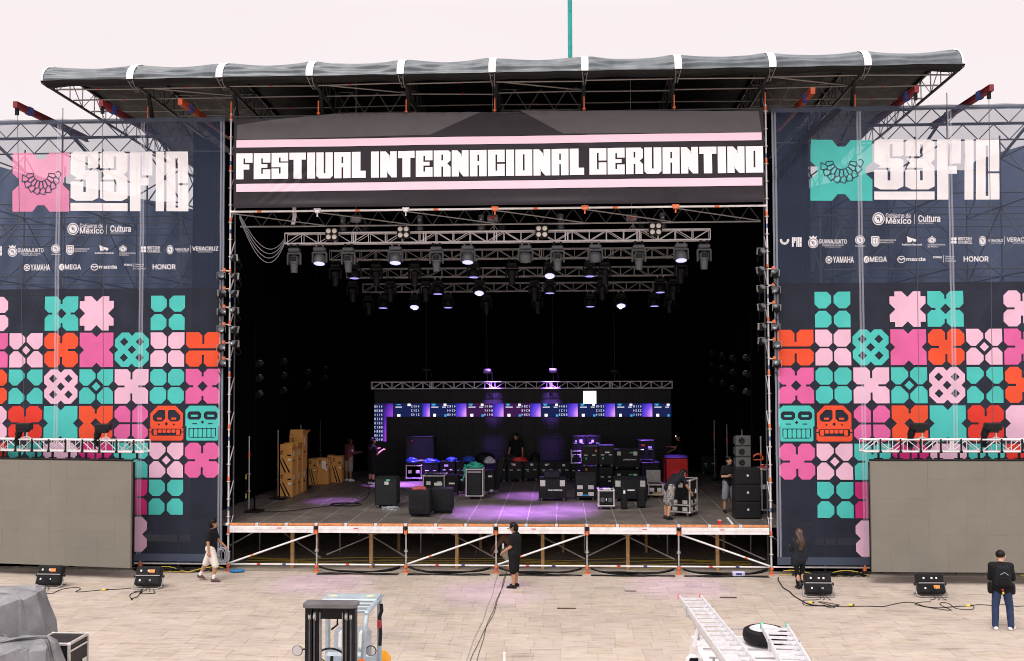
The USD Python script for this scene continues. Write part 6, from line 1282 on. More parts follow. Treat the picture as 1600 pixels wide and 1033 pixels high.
for k, dx in ((-1, -.24), (1, .21)):
    q = J['P']+np.array([dx, -.02, -.0]); c = smooth_mesh(bone((q+[0, -.04, .05], .05), (q+[0, .05, .05], .05), (q+[0, -.04, -.09], .05), (q+[0, .05, -.09], .05)), .03, 3); MB().add((c.vertices+J['off'])*J['s'], c.faces).part(t, 'belt_pouch', CBN if k > 0 else CB)
MB().ball(wp(J, J['P']+[-.02, -.16, -.02]), (.025, .02, .025)).part(t, 'red_tag', M_RED); MB().ball(wp(J, J['P']+[-.01, -.16, -.09]), (.022, .02, .03)).part(t, 'yellow_tag', M_YEL)
# on the stage
p = dk(545, 752); t, J = person('person in maroon and white jacket and khaki shorts beside the cartons', p, -2.3+PI/2, 1.74, dict(stand, larm=(-.15, .3, -1), lfore=(0, 1, -.2), rarm=(.15, .3, -1), rfore=(0, 1, .1)), [('jacket', CM), ('shorts', CK), ('shoes', SHW)], SKD, 'short', eyes=False)
for k in (1,): MB().path([wp(J, J['chest']+J['rt']*.2*k+[0, .0, .1]), wp(J, J['chest']+J['rt']*.21*k+[0, .02, -.1])], .05, 6).part(t, 'white_sleeve_panel', M_WHITE)
p = dk(581, 757); person('person all in black with bare calves standing by the left end of the LED wall', p, -.9, 1.82, dict(stand, larm=(-.2, .4, -1), lfore=(.2, 1, .7), rarm=(.2, .3, -1), rfore=(-.1, 1, .6)), [('tshirt', CB), ('shorts', CB), ('socks', CB), ('shoes', SHW)], SK, 'short', eyes=False)
p = dk(807, 745); person('bearded person in black T-shirt standing behind the long back row of cases', (p[0], p[1], ZD), PI-.2, 1.82, dict(stand, larm=(-.25, .1, -1), lfore=(-.1, .3, -1), rarm=(.25, .1, -1), rfore=(.1, .4, -1), head=(0, .1, 1), look=(.25, .9, -.3)), [('tshirt', CB), ('trousers', CB), ('shoes', SHK)], SK, 'short', girth=1.1)
p = dk(1062, 745); t, J = person('person with a small white headlamp in the dark right of the LED wall', (p[0], p[1], ZD), PI/2+.2, 1.74, dict(stand, larm=(-.2, .8, -.6), lfore=(0, 1, .15), rarm=(.2, .3, -1), rfore=(0, .9, -.4)), [('tshirt', CB), ('trousers', CB), ('shoes', SHK)], SK, 'short', CB)
MB().ball(wp(J, J['hc']+J['hf']*.11+J['hu']*.06), (.03, .03, .025)).part(t, 'headlamp', E_WHITE)
p = dk(1046, 811); person('person in camouflage shorts bending over the large flight case', (p[0], p[1], ZD), -1.0, 1.74, dict(stand, spine=(.0, .80, .75), lthigh=(-.08, .0, -1), lshin=(-.02, -.08, -1), rthigh=(.1, -.16, -1), rshin=(.08, -.28, -1), larm=(-.15, .55, -.6), lfore=(.1, .7, -.5), rarm=(.25, .35, -.85), rfore=(.0, .6, -.75), head=(0, 1, .3), look=(.1, .6, -.8), rfoot=(.2, .9, -.1)),
       [('tshirt', CBN), ('shorts', CAMO), ('shoes', SHK)], SK, 'short', eyes=False)
p = dk(1140, 801); person('bearded person with folded arms and grey shorts beside the bass speakers', (p[0], p[1], ZD), PI+.15, 1.74, dict(stand, larm=(-.22, .25, -1), lfore=(.9, .5, .25), rarm=(.22, .25, -1), rfore=(-.9, .55, .1), lthigh=(-.12, 0, -1), rthigh=(.12, 0, -1)), [('tshirt', CB), ('shorts', CG), ('shoes', SHK)], SK, 'short')
p = atY(806, 885, .75); person('person in brown shirt and beige trousers crouching under the stage behind the capped person', (p[0], .75, 0.), PI/2, 1.74, dict(stand, spine=(0, .75, .62), lthigh=(-.15, .75, -.55), lshin=(-.05, -.65, -.8), rthigh=(.15, .8, -.4), rshin=(.05, -.6, -.85), larm=(-.1, .5, -.8), lfore=(0, .5, -.9), rarm=(.12, .6, -.7), rfore=(0, .6, -.8), look=(0, .8, -.5)), [('sweater', mat('brown_cotton', (.12, .055, .03), .8, 0, .2, 8)), ('trousers', mat('beige_cotton', (.4, .34, .26), .8, 0, .1, 8)), ('shoes', mat('orange_shoe', (.5, .16, .05), .6, 0, .2, 10))], SKD, 'short', eyes=False)

# ------------------------------------------------------------------ floor lights before the stage
def floor_light(label, px, py, w, rz, tag_, facing):
    p = g_(px, py); t = thing('floor_light', label, 'stage lamp', (p[0], p[1]+.2, 0), rz, 'black floor lights on the plaza'); R = rot(-.42, 0, 0) 
    c = np.array([0, .0, .3])
    MB().cbox(c, (w, .2, .5), .02, R).part(t, 'housing', M_BLKPL)
    for k in (-1, 1):
        bk = path_of(MB().cbox(c+R@np.array([0, -.1, .125*k]), (w*.94, .03, .2), .012, R).part(t, 'back_panel', M_CASE))
        for j in range(6): MB().box(c+R@np.array([0, -.118, .125*k-.07+.028*j]), (w*.9, .012, .008), R).part(bk, 'cooling_fin', M_BLKPL)
    for fx, m in ((-.28, M_DUST), (.02, M_DUST), (.2, M_DUST)): MB().box(c+R@np.array([fx*w, -.128, .12]), (.045, .01, .05), R).part(t, 'socket', m)
    for fx, m in ((-.28, M_DUST), (.12, M_DUST)): MB().box(c+R@np.array([fx*w, -.128, -.13]), (.04, .01, .05), R).part(t, 'socket', m)
    if tag_: MB().box(c+R@np.array([.16*w, -.132, .11 if tag_ == 'top' else -.1]), (.15, .01, .08), R).part(t, 'orange_label', M_ORT)
    MB().box(c+R@np.array([0, -.115, 0]), (w*.98, .02, .018), R).part(t, 'mid_bar', M_ALUD)
    for k in (-1, 1): MB().path([(k*(w/2+.02), .0, .32), (k*(w/2+.05), -.05, .16), (k*(w/2+.05), -.14, .05), (k*(w/2-.02), -.22, .025)], .018, 6).part(t, 'yoke_arm', M_ALUD); MB().lathe([(0, -.02), (.04, -.02), (.04, .02), (0, .02)], 10, (k*(w/2+.05), 0, .3), rot(0, PI/2)).part(t, 'knob', M_BLKPL)
    MB().tube((-w/2, -.22, .022), (w/2, -.22, .022), .018, 7).tube((-w/2, .2, .022), (w/2, .2, .022), .018, 7).part(t, 'floor_bar', M_ALUD)
    for q in range(3): MB().path([c+R@np.array([-.05+.06*q, -.13, -.1]), c+np.array([-.02+.05*q, -.3, -.2]), np.array([-.02+.1*q, -.38, .015]), np.array([-.2+.2*q, -.5, .012])], .008, 5).part(t, 'cable', M_RUB)
for lab, px, py, tg in (('black floor light with orange label before the left LED screen, the one farther left', 73, 919, 'top'), ('black floor light with orange label near the right edge of the left LED screen', 228, 921, 'top'), ('black floor light without orange label beside the person in the coat', 1281, 934, None), ('black floor light with orange label before the right LED screen', 1458, 934, 'low')):
    floor_light(lab, px, py, .66, rng.uniform(-.06, .06), tg, 0)
# cables and plugs on the plaza
def cable(label, pix, m=None, r=.011, wob=.04, n=90, z=0.0, name='ground_cable'):
    P = spl([g_(*q) for q in pix], n, .012); s = np.linspace(0, 1, n); k = rng.uniform(0, 6, 4); P[:, 0] += wob*np.sin(s*23+k[0])*np.sin(PI*s); P[:, 1] += wob*1.6*np.sin(s*17+k[1])*np.sin(PI*s); return one(name, MB().path(P, r, 6), m or M_RUB, label, 'cable')
cable('thick black cable running from the right tower base past the coat wearer', [(1216, 903), (1232, 925), (1250, 938), (1268, 946), (1290, 948), (1310, 947)], None, .016, .02)
cable('thin black cable linking the two right floor lights', [(1300, 948), (1340, 949), (1380, 947), (1430, 944), (1450, 948), (1490, 949), (1516, 948)], None, .009, .06)
cable('black cable running right from the right floor light out of the picture', [(1514, 947), (1545, 946), (1580, 947), (1620, 947)], None, .008)
cable('tangled black cable in front of the right floor light', [(1455, 941), (1440, 948), (1480, 951), (1475, 944), (1500, 951), (1520, 946)], None, .008, .1)
cable('tangled black cable in front of the middle right floor light', [(1276, 938), (1264, 945), (1300, 949), (1285, 943), (1312, 946)], None, .008, .1)
cable('thin black cable linking the two left floor lights', [(66, 921), (90, 925), (110, 921), (140, 924), (172, 922), (205, 920)], None, .009, .12)
cable('loose black cable ends before the second left floor light', [(222, 921), (206, 933), (218, 926), (232, 928), (240, 922)], None, .01, .1)
for k in range(3): cable(f'thin grey cable lying straight from the stage base towards the viewer, {ORD[k]} from the left', [(779+13*k*(k < 2)+13*(k == 2), 893), (770+12*min(k, 1), 925), (754+12*min(k, 1)-2*(k == 2), 970), (733+7*k+2*(k == 2), 1020), (722+9*k, 1060)], M_GREYC if k == 0 else M_RUB, .0055, .015)
for i in range(5):
    for k in range(3):
        x0, x1 = XP[i+1 if i < 5 else i]+.1, XP[min(i+2, 6)]-.15
        if k == 0: lab = f'sagging bundle of black cables on the stage base, {ORD[i]} bay from the left'
        s = np.linspace(0, 1, 30); mbx = mbx if k else MB(); mbx.path(np.stack([x0+(x1-x0)*s, -.12-.05*k+.05*np.sin(s*7+k+i), .03+.13*(2*s-1)**4+.02*k+.012*np.sin(s*11+k*2)], 1), .022, 5)
        mbx.path(np.stack([x0+(x1-x0)*s, -.3-.06*k+.04*np.sin(s*9+k*2+i), .02+0*s], 1), .012, 5)
    one('cable_bundle', mbx, M_RUB, lab, 'cable', 'cable bundles along the stage base')
mbx = MB()
for k in range(4): s = np.linspace(0, 1, 40); mbx.path(np.stack([-7.6+15*s, .9+.25*k+.15*np.sin(s*14+k), .02+.02*k+.02*np.sin(s*22+k)], 1), .012, 5)
one('cable_bundle', mbx, M_YELC, 'long bundle of yellow cables lying under the stage', 'cable')
for sx, nm in ((-1, 'left'), (1, 'right')):
    mbx = MB()
    for k in range(2): s = np.linspace(0, 1, 30); mbx.path(np.stack([sx*(7.9+2.3*s)+.1*k, -.18-.05*k+.1*np.sin(s*9+k), .03+.12*np.abs(np.sin(s*5+k))*(k % 2)], 1), .013, 5)
    one('cable_bundle', mbx, M_YELC, f'yellow cables lying along the ground ledger under the {nm} mesh banner', 'cable')
    mbx = MB()
    for k in range(6): s = np.linspace(0, 1, 30); mbx.path(np.stack([sx*(8.3+2.0*s)+.1*rng.normal(), -.1-.12*rng.random()+.1*np.sin(s*12+k), .03+.08*np.abs(np.sin(s*8+k*2))], 1), .022, 5)
    one('cable_tangle', mbx, M_RUB, f'tangle of black cables at the foot of the {nm} tower', 'cable')
mbx = MB(); c = g_(370, 894)
for k in range(5): a = np.linspace(0, 2*PI, 30); mbx.path(np.stack([c[0]+(.17+.012*k)*np.cos(a), c[1]+(.1+.015*k)*np.sin(a), .012+.01*k+0*a], 1), .009, 5)
one('cable_coil', mbx, M_BLUEC, 'coil of blue hose on the plaza beside the left corner post', 'cable')
mbx = MB(); c = atY(350, 868, -.1)
for k in range(9): a = np.linspace(0, 2*PI, 24); mbx.path(np.stack([c[0]+.12*np.cos(a)+.03*rng.normal(), c[1]-.08+.05*rng.normal()+0*a, c[2]+.02+.22*np.sin(a)*(.8+.3*rng.random())], 1), .012, 5)
one('cable_coil', mbx, M_GREYC, 'grey cable loops hung on the left corner post behind the walking person', 'cable')
for i, (px, py, lab) in enumerate([(162, 923, 'yellow plug on the thin cable between the two left floor lights'), (1266, 943, 'yellow plug where the thick cable meets the middle right floor light'), (1329, 947, 'yellow plug midway between the two right floor lights'), (1513, 948, 'yellow plug at the tangle right of the right floor light'), (1597, 901, 'yellow plug at the right edge under the LED screen')]):
    p = g_(px, py); t = thing('cable_plug', lab, 'plug', (p[0], p[1], .025), rng.uniform(0, 1)); MB().cbox((0, 0, 0), (.1, .05, .045), .012).part(t, 'shell', M_YEL); MB().tube((.06, 0, 0), (.1, 0, 0), .018, 7).part(t, 'pin_sleeve', M_BLACKM)
p = g_(1373, 896); t = thing('junction_box', 'blue-white power box in the cables below the right of the stage', 'power box', (6.75, -.25, .0)); MB().cbox((0, 0, .07), (.34, .16, .13), .02).part(t, 'body', mat('pale_violet_box', (.5, .48, .65), .5, 0, .1, 8)); MB().cbox((0, -.08, .08), (.16, .02, .05), .005).part(t, 'sockets', M_BLUEP)
for i, (px, py, w) in enumerate([(885, 951, .45), (1138, 934, .42), (985, 924, .3)]):
    p = g_(px, py); t = thing('drain_grate', f'small brown rusty drain grate set in the paving, {["left", "right", "far"][i]} one', 'drain grate', (p[0], p[1], .006), 0, 'drain grates')
    MB().cbox((0, 0, 0), (w, .1, .008), .002).part(t, 'frame', mat('rust', (.12, .075, .05), .8, .2, .3, 20)); 
    for k in range(6): MB().box((-w*.4+k*w*.16, 0, .006), (.02, .07, .006)).part(t, 'slot', M_BLACKM)

# ------------------------------------------------------------------ forklift
M_FG = mat('pale_grey_forklift', (.34, .41, .45), .4, .1, .1, 8); M_FY = mat('orange_yellow_forklift', (.85, .36, .03), .4, 0, .1, 8); M_SEAT = mat('grey_seat_vinyl', (.38, .42, .47), .5, 0, .1, 10)
def wl_():
    wl_.last = numbered(t, 'wheel'); UsdGeom.Xform.Define(stage, wl_.last); return wl_.last
fx = -1.46; FYm = -14.0
t = thing('forklift', 'pale grey forklift with a tall black mast facing the viewer', 'forklift', (fx, FYm, 0))
for k in (-1, 1):
    x = k*.265; MB().cbox((x+.05*k, 0, 1.22), (.1, .16, 2.36), .01).cbox((x-.045*k, .02, 1.22), (.09, .12, 2.32), .01).part(t, 'mast_rail', M_BLACKM); MB().cbox((x-.1*k, .03, 1.2), (.018, .1, 2.2), .004).part(t, 'inner_rail', M_ALUD)
    for q in (-.035, .035): MB().lathe([(0, -.018), (.055, -.018), (.065, -.012), (.05, 0), (.065, .012), (.055, .018), (0, .018)], 16, (x+q, -.03, 2.25), rot(0, PI/2)).part(t, 'chain_wheel', M_DUST)
    for q in (-.035, .035): MB().box((x+q, -.075, 1.2), (.018, .012, 2.1)).part(t, 'lift_chain', M_DKSTEEL)
    MB().cbox((k*.24, .12, 1.1), (.06, .06, 2.1), .01).part(t, 'lift_cylinder', M_BLACKM)
    MB().cbox((k*.22, -.75, .06), (.12, 1.1, .05), .01).cbox((k*.22, -.22, .3), (.12, .05, .5), .01).part(t, 'fork', M_BLACKM)
ts = sbox(-.33, -.09, .33, .09).buffer(.06); m = trimesh.creation.extrude_polygon(ts, .05, engine='earcut'); v = m.vertices; v[:, 2] += 2.39; MB().add(v[m.faces].reshape(-1, 3), np.arange(len(m.faces)*3).reshape(-1, 3)).part(t, 'mast_top_plate', mat('dusty_black_plate', (.12, .115, .12), .5, .1, .2, 8))
MB().cbox((0, .03, 2.28), (.42, .06, .16), .008).part(t, 'mast_crossbar', M_BLACKM); MB().cbox((0, .04, 1.15), (.42, .05, .1), .008).part(t, 'mast_crossbar', M_BLACKM)
for zz in (.25, .55): MB().cbox((0, -.17, zz), (.85, .05, .1), .008).part(t, 'carriage', M_BLACKM)
# cab frame: front arch, rear posts, roof
gx0, gx1, gy0, gy1, gz = -.50, .44, .45, 1.75, 2.13
for k, x in ((-1, gx0+.05), (1, gx1-.05)):
    pts = [(x+.0, gy0-.15, .75), (x, gy0-.12, 1.3), (x, gy0-.02, 1.75), (x, gy0+.12, 2.05), (x, gy0+.3, gz)]
    MB().path(spl(pts, 16, 0), .038, 8).part(t, 'front_pillar', M_FG); MB().cbox((x+.0, gy1-.06, 1.45), (.07, .09, 1.4), .015).part(t, 'rear_pillar', M_FG)
    MB().cbox((x, (gy0+gy1)/2+.1, gz), (.08, gy1-gy0-.1, .07), .02).part(t, 'roof_rail', M_FG)
MB().cbox(((gx0+gx1)/2, gy1-.2, gz+.02), (gx1-gx0-.04, .42, .05), .02).part(t, 'roof_plate', M_FG)
for yy in (gy0+.3, gy0+.52, gy0+.75): MB().cbox(((gx0+gx1)/2, yy, gz), (gx1-gx0-.06, .035, .05), .01).part(t, 'roof_bar', M_FG)
for k in (-1, 1): MB().lathe([(.07, 0), (.075, .006), (0, .008)], 16, ((gx0+gx1)/2+k*.3, gy1-.2, gz+.045)).part(t, 'roof_cap', mat('yellowish_cap', (.55, .52, .35), .5, 0, .1, 8))
MB().cbox(((gx0+gx1)/2, gy1+.3, .7), (1.0, .7, .84), .1).part(t, 'counterweight', M_FY); MB().cbox(((gx0+gx1)/2, gy1-.45, .75), (1.0, 1.0, .62), .05).cbox(((gx0+gx1)/2, gy1-.2, 1.15), (.8, .35, .35), .05).part(t, 'hood', M_FG); MB().cbox(((gx0+gx1)/2, gy0+.1, .7), (1.0, .5, .5), .04).part(t, 'dashboard', M_FG)
MB().cbox((gx1+.08, gy0+.3, .55), (.2, 1.0, .5), .06).cbox((gx0-.08, gy0+.3, .55), (.2, 1.0, .5), .06).part(t, 'mudguard', M_FY)
MB().cbox((-.02, gy0+.85, 1.02), (.5, .5, .12), .05).cbox((-.02, gy0+1.1, 1.35), (.6, .13, .66), .06, rot(-.15)).part(t, 'seat', M_SEAT)
for k in (-1, 1): MB().cbox((-.02+k*.16, gy0+1.04, 1.5), (.1, .1, .3), .04, rot(-.15)).part(t, 'seat_bolster', M_WHITE)
a = np.linspace(0, 2*PI, 26); Rs = rot(-.9); MB().path(np.array([Rs@np.array([.19*math.cos(q), .19*math.sin(q), 0]) for q in a])+np.array([-.16, gy0+.28, 1.46]), .016, 6).part(t, 'steering_wheel', M_BLKPL); MB().tube((-.16, gy0+.28, 1.46), (-.14, gy0+.05, .95), .025, 7).part(t, 'steering_column', M_BLKPL)
MB().ball((-.28, gy0+.16, 1.38), (.035, .035, .05)).part(t, 'yellow_knob', M_YEL)
for k in range(4): MB().path([(-.36+.04*k, .2, 1.52-.05*k), (-.4+.05*k, .26, 1.36), (-.36+.06*k, .3, 1.2), (-.2+.05*k, .34, 1.3+.03*k)], .015, 5).part(t, 'hose', M_RUB)
for k, (mx, my) in enumerate(((-.52, .1), (.47, gy0+.1))):
    zz = 1.72 if k == 0 else 1.60; rm = path_of(MB().lathe([(0, -.02), (.075, -.02), (.082, 0), (.075, .012)], 18, (mx, my, zz), rot(PI/2)).part(t, 'round_mirror', M_BLKPL if k else M_ALUD)); MB().lathe([(.07, .013), (0, .014)], 18, (mx, my, zz), rot(PI/2)).part(rm, 'mirror_glass', mat('mirror_glass', (.62, .64, .68), .08, .9, .02, 4)); MB().tube((mx, my+.02, zz), (mx+(.18 if k == 0 else -.08), my+.05, zz+.02), .012, 6).part(t, 'mirror_arm', M_BLACKM)
MB().cbox((gx1-.07, gy0-.1, 1.48), (.1, .08, .12), .02).part(t, 'indicator_lamp', mat('amber_lens', (.85, .16, .02), .25, 0, .05, 10)); MB().tube((gx1-.07, gy0-.08, 1.42), (gx1-.07, gy0-.04, .9), .025, 8).part(t, 'lamp_post', M_FG)
MB().cbox((gx1-.02, gy1-.25, 1.75), (.06, .06, .13), .015).part(t, 'red_tail_lamp', mat('dark_red_lens', (.35, .02, .03), .3, 0, .05, 10)); MB().path([(gx1-.0, gy1-.2, 2.05), (gx1+.01, gy1-.2, 1.95), (gx1-.02, gy1-.22, 1.86), (gx1-.01, gy1-.2, 1.6), (gx1-.02, gy1-.2, 1.4)], .03, 6).part(t, 'beacon_cable', M_BLKPL)
MB().path([(gx0+.12, gy1-.1, 1.95), (gx0+.22, gy1-.12, 1.95), (gx0+.22, gy1-.12, 1.7), (gx0+.12, gy1-.1, 1.62)], .018, 6).part(t, 'grab_handle', M_BLKPL)
for k in (-1, 1):
    for yy, r in ((gy0-.05, .34), (gy1+.1, .28)): MB().lathe([(0, -.11), (r*.55, -.11), (r*.9, -.1), (r, -.06), (r, .06), (r*.9, .1), (r*.55, .11), (0, .11)], 22, (k*.47-.03, yy, r), rot(0, PI/2)).part(wl_(), 'tyre', M_RUB); MB().lathe([(0, -.115), (r*.5, -.115), (r*.5, .115), (0, .115)], 16, (k*.47-.03, yy, r), rot(0, PI/2)).part(wl_.last, 'rim', M_FY)

# ------------------------------------------------------------------ van with ladders and a spare wheel on its roof
M_VAN = mat('white_van_paint', (.78, .76, .77), .3, 0, .04, 3); M_LAD = mat('ladder_aluminium', (.70, .70, .72), .45, .35, .12, 14); M_GLASS = mat('dark_car_glass', (.01, .012, .03), .08, 0, .05, 3)
vx, vy0, vy1, vw = 4.62, -16.9, -12.35, 1.55
van = thing('van', 'white van with ladders and a spare wheel on its flat roof, at the bottom edge', 'van', (vx, -14.5, 0))
prof_ = Polygon([(vy0, .35), (vy1+.35, .35), (vy1+.42, .8), (vy1+.12, 1.1), (vy1, 1.52), (vy1-.08, 1.6), (vy0+.3, 1.62), (vy0+.05, 1.5), (vy0, .9)]); m = trimesh.creation.extrude_polygon(prof_.buffer(-.04).buffer(.04), vw, engine='earcut')
v = m.vertices; v = np.column_stack([vx-vw/2+v[:, 2], v[:, 0], v[:, 1]]); v[:, 0] = vx+(v[:, 0]-vx)*np.where(v[:, 2] > 1.2, .95, 1.); ff = m.faces; MB().add(v[ff].reshape(-1, 3), np.arange(len(ff)*3).reshape(-1, 3)).part(van, 'body', M_VAN, world=True)
for yy in (vy1-.28, vy1-.9, vy1-1.6): MB().box((vx, yy, 1.623), (vw*.86, .018, .012)).part(van, 'roof_groove', M_ALUD if yy != vy1-.28 else M_ALU, world=True)
MB().cbox((vx, vy1-.04, 1.33), (vw*.8, .02, .34), .005, rot(-.12)).part(van, 'rear_glass', M_GLASS, world=True)
for k in (-1, 1):
    MB().cbox((vx+k*(vw/2*.965), -14.1, 1.3), (.02, 1.5, .34), .005).part(van, 'side_glass', M_GLASS, world=True)
    for yy in (vy1-.35, vy0+.7): MB().lathe([(0, -.1), (.2, -.1), (.3, -.09), (.31, .0), (.3, .09), (.2, .1), (0, .1)], 20, (vx+k*(vw/2-.06), yy, .31), rot(0, PI/2)).part(van, 'tyre', M_RUB, world=True)
    for yy in (vy1-.35, vy1-1.9): MB().tube((vx+k*.66, yy, 1.58), (vx+k*.66, yy, 1.79), .018, 7).part(van, 'rack_foot', M_ALUD, world=True)
for yy in (vy1-.35, vy1-1.9): MB().tube((vx-.72, yy, 1.78), (vx+.66, yy, 1.78), .014, 7).part(van, 'rack_bar', M_ALUD, world=True)
p = atZ(1082, 1030, 1.45); MB().cbox((p[0], p[1], 1.43), (.2, .1, .18), .06).part(van, 'mirror_shell', M_VAN, world=True); MB().cbox((p[0]+.02, p[1]-.055, 1.42), (.15, .01, .13), .02).part(van+'/mirror_shell', 'mirror_glass', M_GLASS, world=True); MB().tube((p[0], p[1], 1.4), (vx-vw/2, p[1]-.02, 1.35), .035, 7).part(van, 'mirror_arm', M_VAN, world=True)
MB().cbox((vx-vw/2+.02, vy1-.75, 1.74), (.05, .06, .3), .01, rot(0, .2)).part(van, 'rack_bracket', M_WHITEP, world=True)
def ladder(label, A, Bp, w, n, tipm, dup_=True):
    """A far end, Bp near end (centre points), w width."""
    t = thing('ladder', label, 'ladder', A, 0, 'ladders on the van roof'); A, Bp = np.array(A, float), np.array(Bp, float); d = nrm(Bp-A); sd = nrm(np.cross(d, (0, 0, 1))); up = np.cross(sd, d); L = np.linalg.norm(Bp-A)
    for lay in (range(2) if dup_ else range(1)):
        o = -up*.085*lay; ww = w-.07*lay; A2 = A+d*(.35 if lay else 0)
        for k in (-1, 1):
            MB().beam(A2+sd*k*ww/2+o, Bp+sd*k*ww/2+o, .028, .085, up).part(t, 'rail', M_LAD, world=True); 
        for i in range(n):
            c = A2+d*(.14+i*(L-.3)/n)+o
            if (Bp-c)@d > .05 and not lay: MB().beam(c-sd*(ww/2), c+sd*(ww/2), .034, .034, d).part(t, 'rung', M_LAD, world=True)
    for k in (-1, 1): MB().cbox(A+sd*k*w/2-d*.02, (.045, .07, .1), .012).part(t, 'end_cap', tipm, world=True)
    for k in (-1, 1): MB().cbox(A+d*1.1+sd*k*(w/2+.02)-up*.02, (.03, .12, .16), .008).part(t, 'bracket', M_STEEL, world=True)
ladder('long aluminium ladder with red end caps, sticking out past the van roof', (4.0, -11.42, 1.96), (4.08, -15.9, 2.14), .36, 15, mat('red_end_cap', (.7, .12, .08), .5, 0, .1, 8))
ladder('shorter aluminium ladder with green end caps beside the spare wheel', (5.03, -13.15, 1.93), (4.8, -15.9, 2.02), .37, 9, mat('green_end_cap', (.03, .5, .35), .5, 0, .1, 8))
wc = atZ(1206, 984, 1.82); t = thing('spare_wheel', 'black tyre with silver rim lying flat on the van roof', 'wheel', (wc[0]-.1, wc[1]+.02, 1.63))
MB().lathe([(.22, .02), (.26, .0), (.32, .03), (.335, .1), (.32, .18), (.27, .21), (.225, .2)], 32).part(t, 'tyre', M_RUB); MB().lathe([(0, .205), (.06, .2), (.17, .19), (.205, .215), (.232, .205)], 24).part(t, 'rim', M_ALU)
for k in range(5): a = k*2*PI/5; MB().ball((.1*math.cos(a), .1*math.sin(a), .15), (.028, .028, .02)).part(t+'/rim', 'rim_hole', M_BLACKM)
# white marker post near the bottom edge
p = atZ(788, 1019, 1.0); t = thing('marker_post', 'slim white post at the bottom edge of the plaza', 'post', (p[0], p[1], 0)); MB().tube((0, 0, 0), (0, 0, 1.0), .03, 10, .022).part(t, 'shaft', M_WHITE); MB().lathe([(0, 0), (.11, 0), (.1, .04), (.04, .06), (0, .06)], 14).part(t, 'base', M_RUB)

# ------------------------------------------------------------------ tarpaulin heap and flight case, lower left
t = thing('flight_case', 'black flight case with silver edges beside the grey tarpaulin heap', 'flight case', (-6.78, -11.1, 0), 0); bigcase(t, .64, .68, 1.0, False)
MB().cbox((.012, .34, .86), (.016, .6, .03), .004).part(t, 'lid_trim', M_ALU)
def tarp_mat():
    MAT['grey_tarp'] = usdkit.material(stage, '/World/Looks/grey_tarp', {'g': ('geometry', {}), 'n': ('noise_texture', {'scale': 2.2, 'detail': 6, 'roughness': .65}), 'r': ('rgb_ramp', {'ramp': [(.3, (.12, .122, .13)), (.7, (.25, .252, .265))]}), 'w': ('noise_texture', {'scale': 60, 'detail': 3}), 'b': ('bump', {'strength': .3, 'distance': .01}), 'p': ('principled_bsdf', {'roughness': .55, 'specular_ior_level': .5})},
        [('g.position', 'n.vector'), ('g.position', 'w.vector'), ('n.fac', 'r.fac'), ('r.color', 'p.base_color'), ('w.fac', 'b.height'), ('b.normal', 'p.normal')], surface='p.BSDF'); return MAT['grey_tarp']
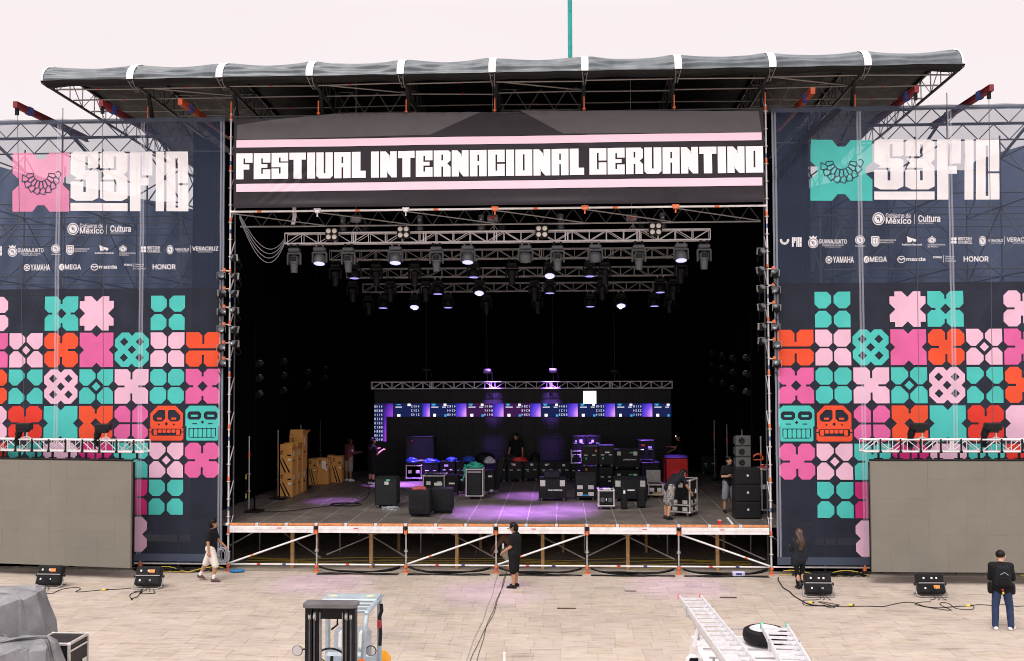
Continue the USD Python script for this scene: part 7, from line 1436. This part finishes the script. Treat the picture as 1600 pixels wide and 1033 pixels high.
def draped(mb, rim, zc, flare, k, amp, seed):
    """A sheet over a pile: a sagging cap inside the rim polygon, then sides hanging down in pleats that open towards the ground."""
    r = np.random.default_rng(seed); R = np.array(rim, float); m = len(R); per = np.concatenate([[0], np.cumsum(np.linalg.norm(np.diff(np.vstack([R, R[:1]]), axis=0)[:, :2], axis=1))])
    s = np.sort(np.concatenate([per[:-1], r.uniform(0, per[-1], 74)])); s = np.concatenate([s, [per[-1]]]); Q = np.stack([np.interp(s, per, np.append(R[:, i], R[0, i])) for i in range(3)], 1)
    Q[1:-1] += r.normal(0, 1, (len(s)-2, 3))*[.015, .015, .018]
    d = np.gradient(Q[:, :2], axis=0); out = np.stack([d[:, 1], -d[:, 0]], 1); out /= np.maximum(np.linalg.norm(out, axis=1, keepdims=True), 1e-6)
    for _ in range(3): out[1:-1] = .5*out[1:-1]+.25*(out[:-2]+out[2:])
    ph = s*k+1.3*np.sin(s*1.7+seed)+.8*np.sin(s*4.1); tri = np.abs(((ph/PI) % 2)-1)**.8; tri2 = np.abs(((ph*2.3/PI+seed) % 2)-1)
    C = np.array([Q[:, 0].mean(), Q[:, 1].mean(), zc]); rows = []
    for v in (.02, .5, .9, 1):
        p = C+(Q-C)*v; p[:, 2] += .07*(meshkit.fbm(p*2.4+seed, 3, 3)-.5)*1.4+.09*(1-np.abs(meshkit.noise(p*[2.2, 3.0, 1]+seed, 9)-.5)*4)*np.sin(PI*min(v, .9))-.03*v**8; rows.append(p)
    for t in (.05, .38, .72, 1):
        p = Q.copy(); o = flare*t**1.6+.05*np.sqrt(min(t*6, 1))+amp*(tri*t**.45*(1-.2*t)+.4*tri2*t**.6)*(.35+1.2*meshkit.noise(np.stack([s*.7, 0*s, 0*s+seed], 1), 2))
        p[:, :2] += out*o[:, None]; p[:, 2] = Q[:, 2]*(1-t)+.008; p[:, 2] += .03*(meshkit.noise(np.stack([s*3, 0*s+t*3, 0*s], 1), 4)-.5)*(t < .97)
        p[:, :2] += out*(.05*(meshkit.fbm(np.stack([s*4, 0*s+t*5, 0*s+seed], 1), 3, 6)-.5)+.13*np.abs(meshkit.noise(np.stack([s*3.1+t*2.2, 0*s+t*3.4-s*.8, 0*s+seed], 1), 11)-.5)+.06*np.abs(meshkit.noise(np.stack([s*7-t*3, 0*s+t*7, 0*s+seed], 1), 12)-.5))[:, None]; rows.append(p)
    G = np.array(rows); J = r.normal(0, 1, G.shape)*[.016, .016, .014]; J[:, 0] = J[:, -1] = 0; J[-1, :, 2] = 0; J[0] = 0; G = G+J; G[..., 2] = np.maximum(G[..., 2], .006)
    mb.grid(lambda u, v: G, G.shape[0], G.shape[1])
tp_ = MB()
draped(tp_, [(-12.8, -10.9, 1.6), (-9.6, -10.75, 1.5), (-8.35, -10.75, 1.62), (-7.99, -10.2, 1.72), (-8.1, -9.8, 1.7), (-12.8, -9.8, 1.75)], 1.62, .06, 15, .34, 3)
draped(tp_, [(-12.8, -13.6, 1.0), (-8.2, -13.5, 1.0), (-7.45, -12.75, 1.18), (-7.2, -12.2, 1.26), (-7.6, -11.95, 1.12), (-8.6, -11.4, 1.15), (-12.8, -11.2, 1.32)], 1.24, .2, 16, .30, 8)
draped(tp_, [(-8.6, -12.0, 1.05), (-7.6, -11.95, 1.06), (-6.98, -11.7, 1.16), (-6.9, -11.45, 1.2), (-7.4, -11.3, 1.1), (-8.6, -11.0, 1.15)], 1.1, .12, 15, .22, 5)
_tv, _tf = np.concatenate(tp_.v), np.concatenate(tp_.f); tp_ = MB().add(_tv[_tf].reshape(-1, 3), np.arange(_tf.size).reshape(-1, 3)); one('tarpaulin_heap', tp_, tarp_mat(), 'crumpled grey tarpaulin draped over piled gear in the lower left corner', 'tarpaulin')
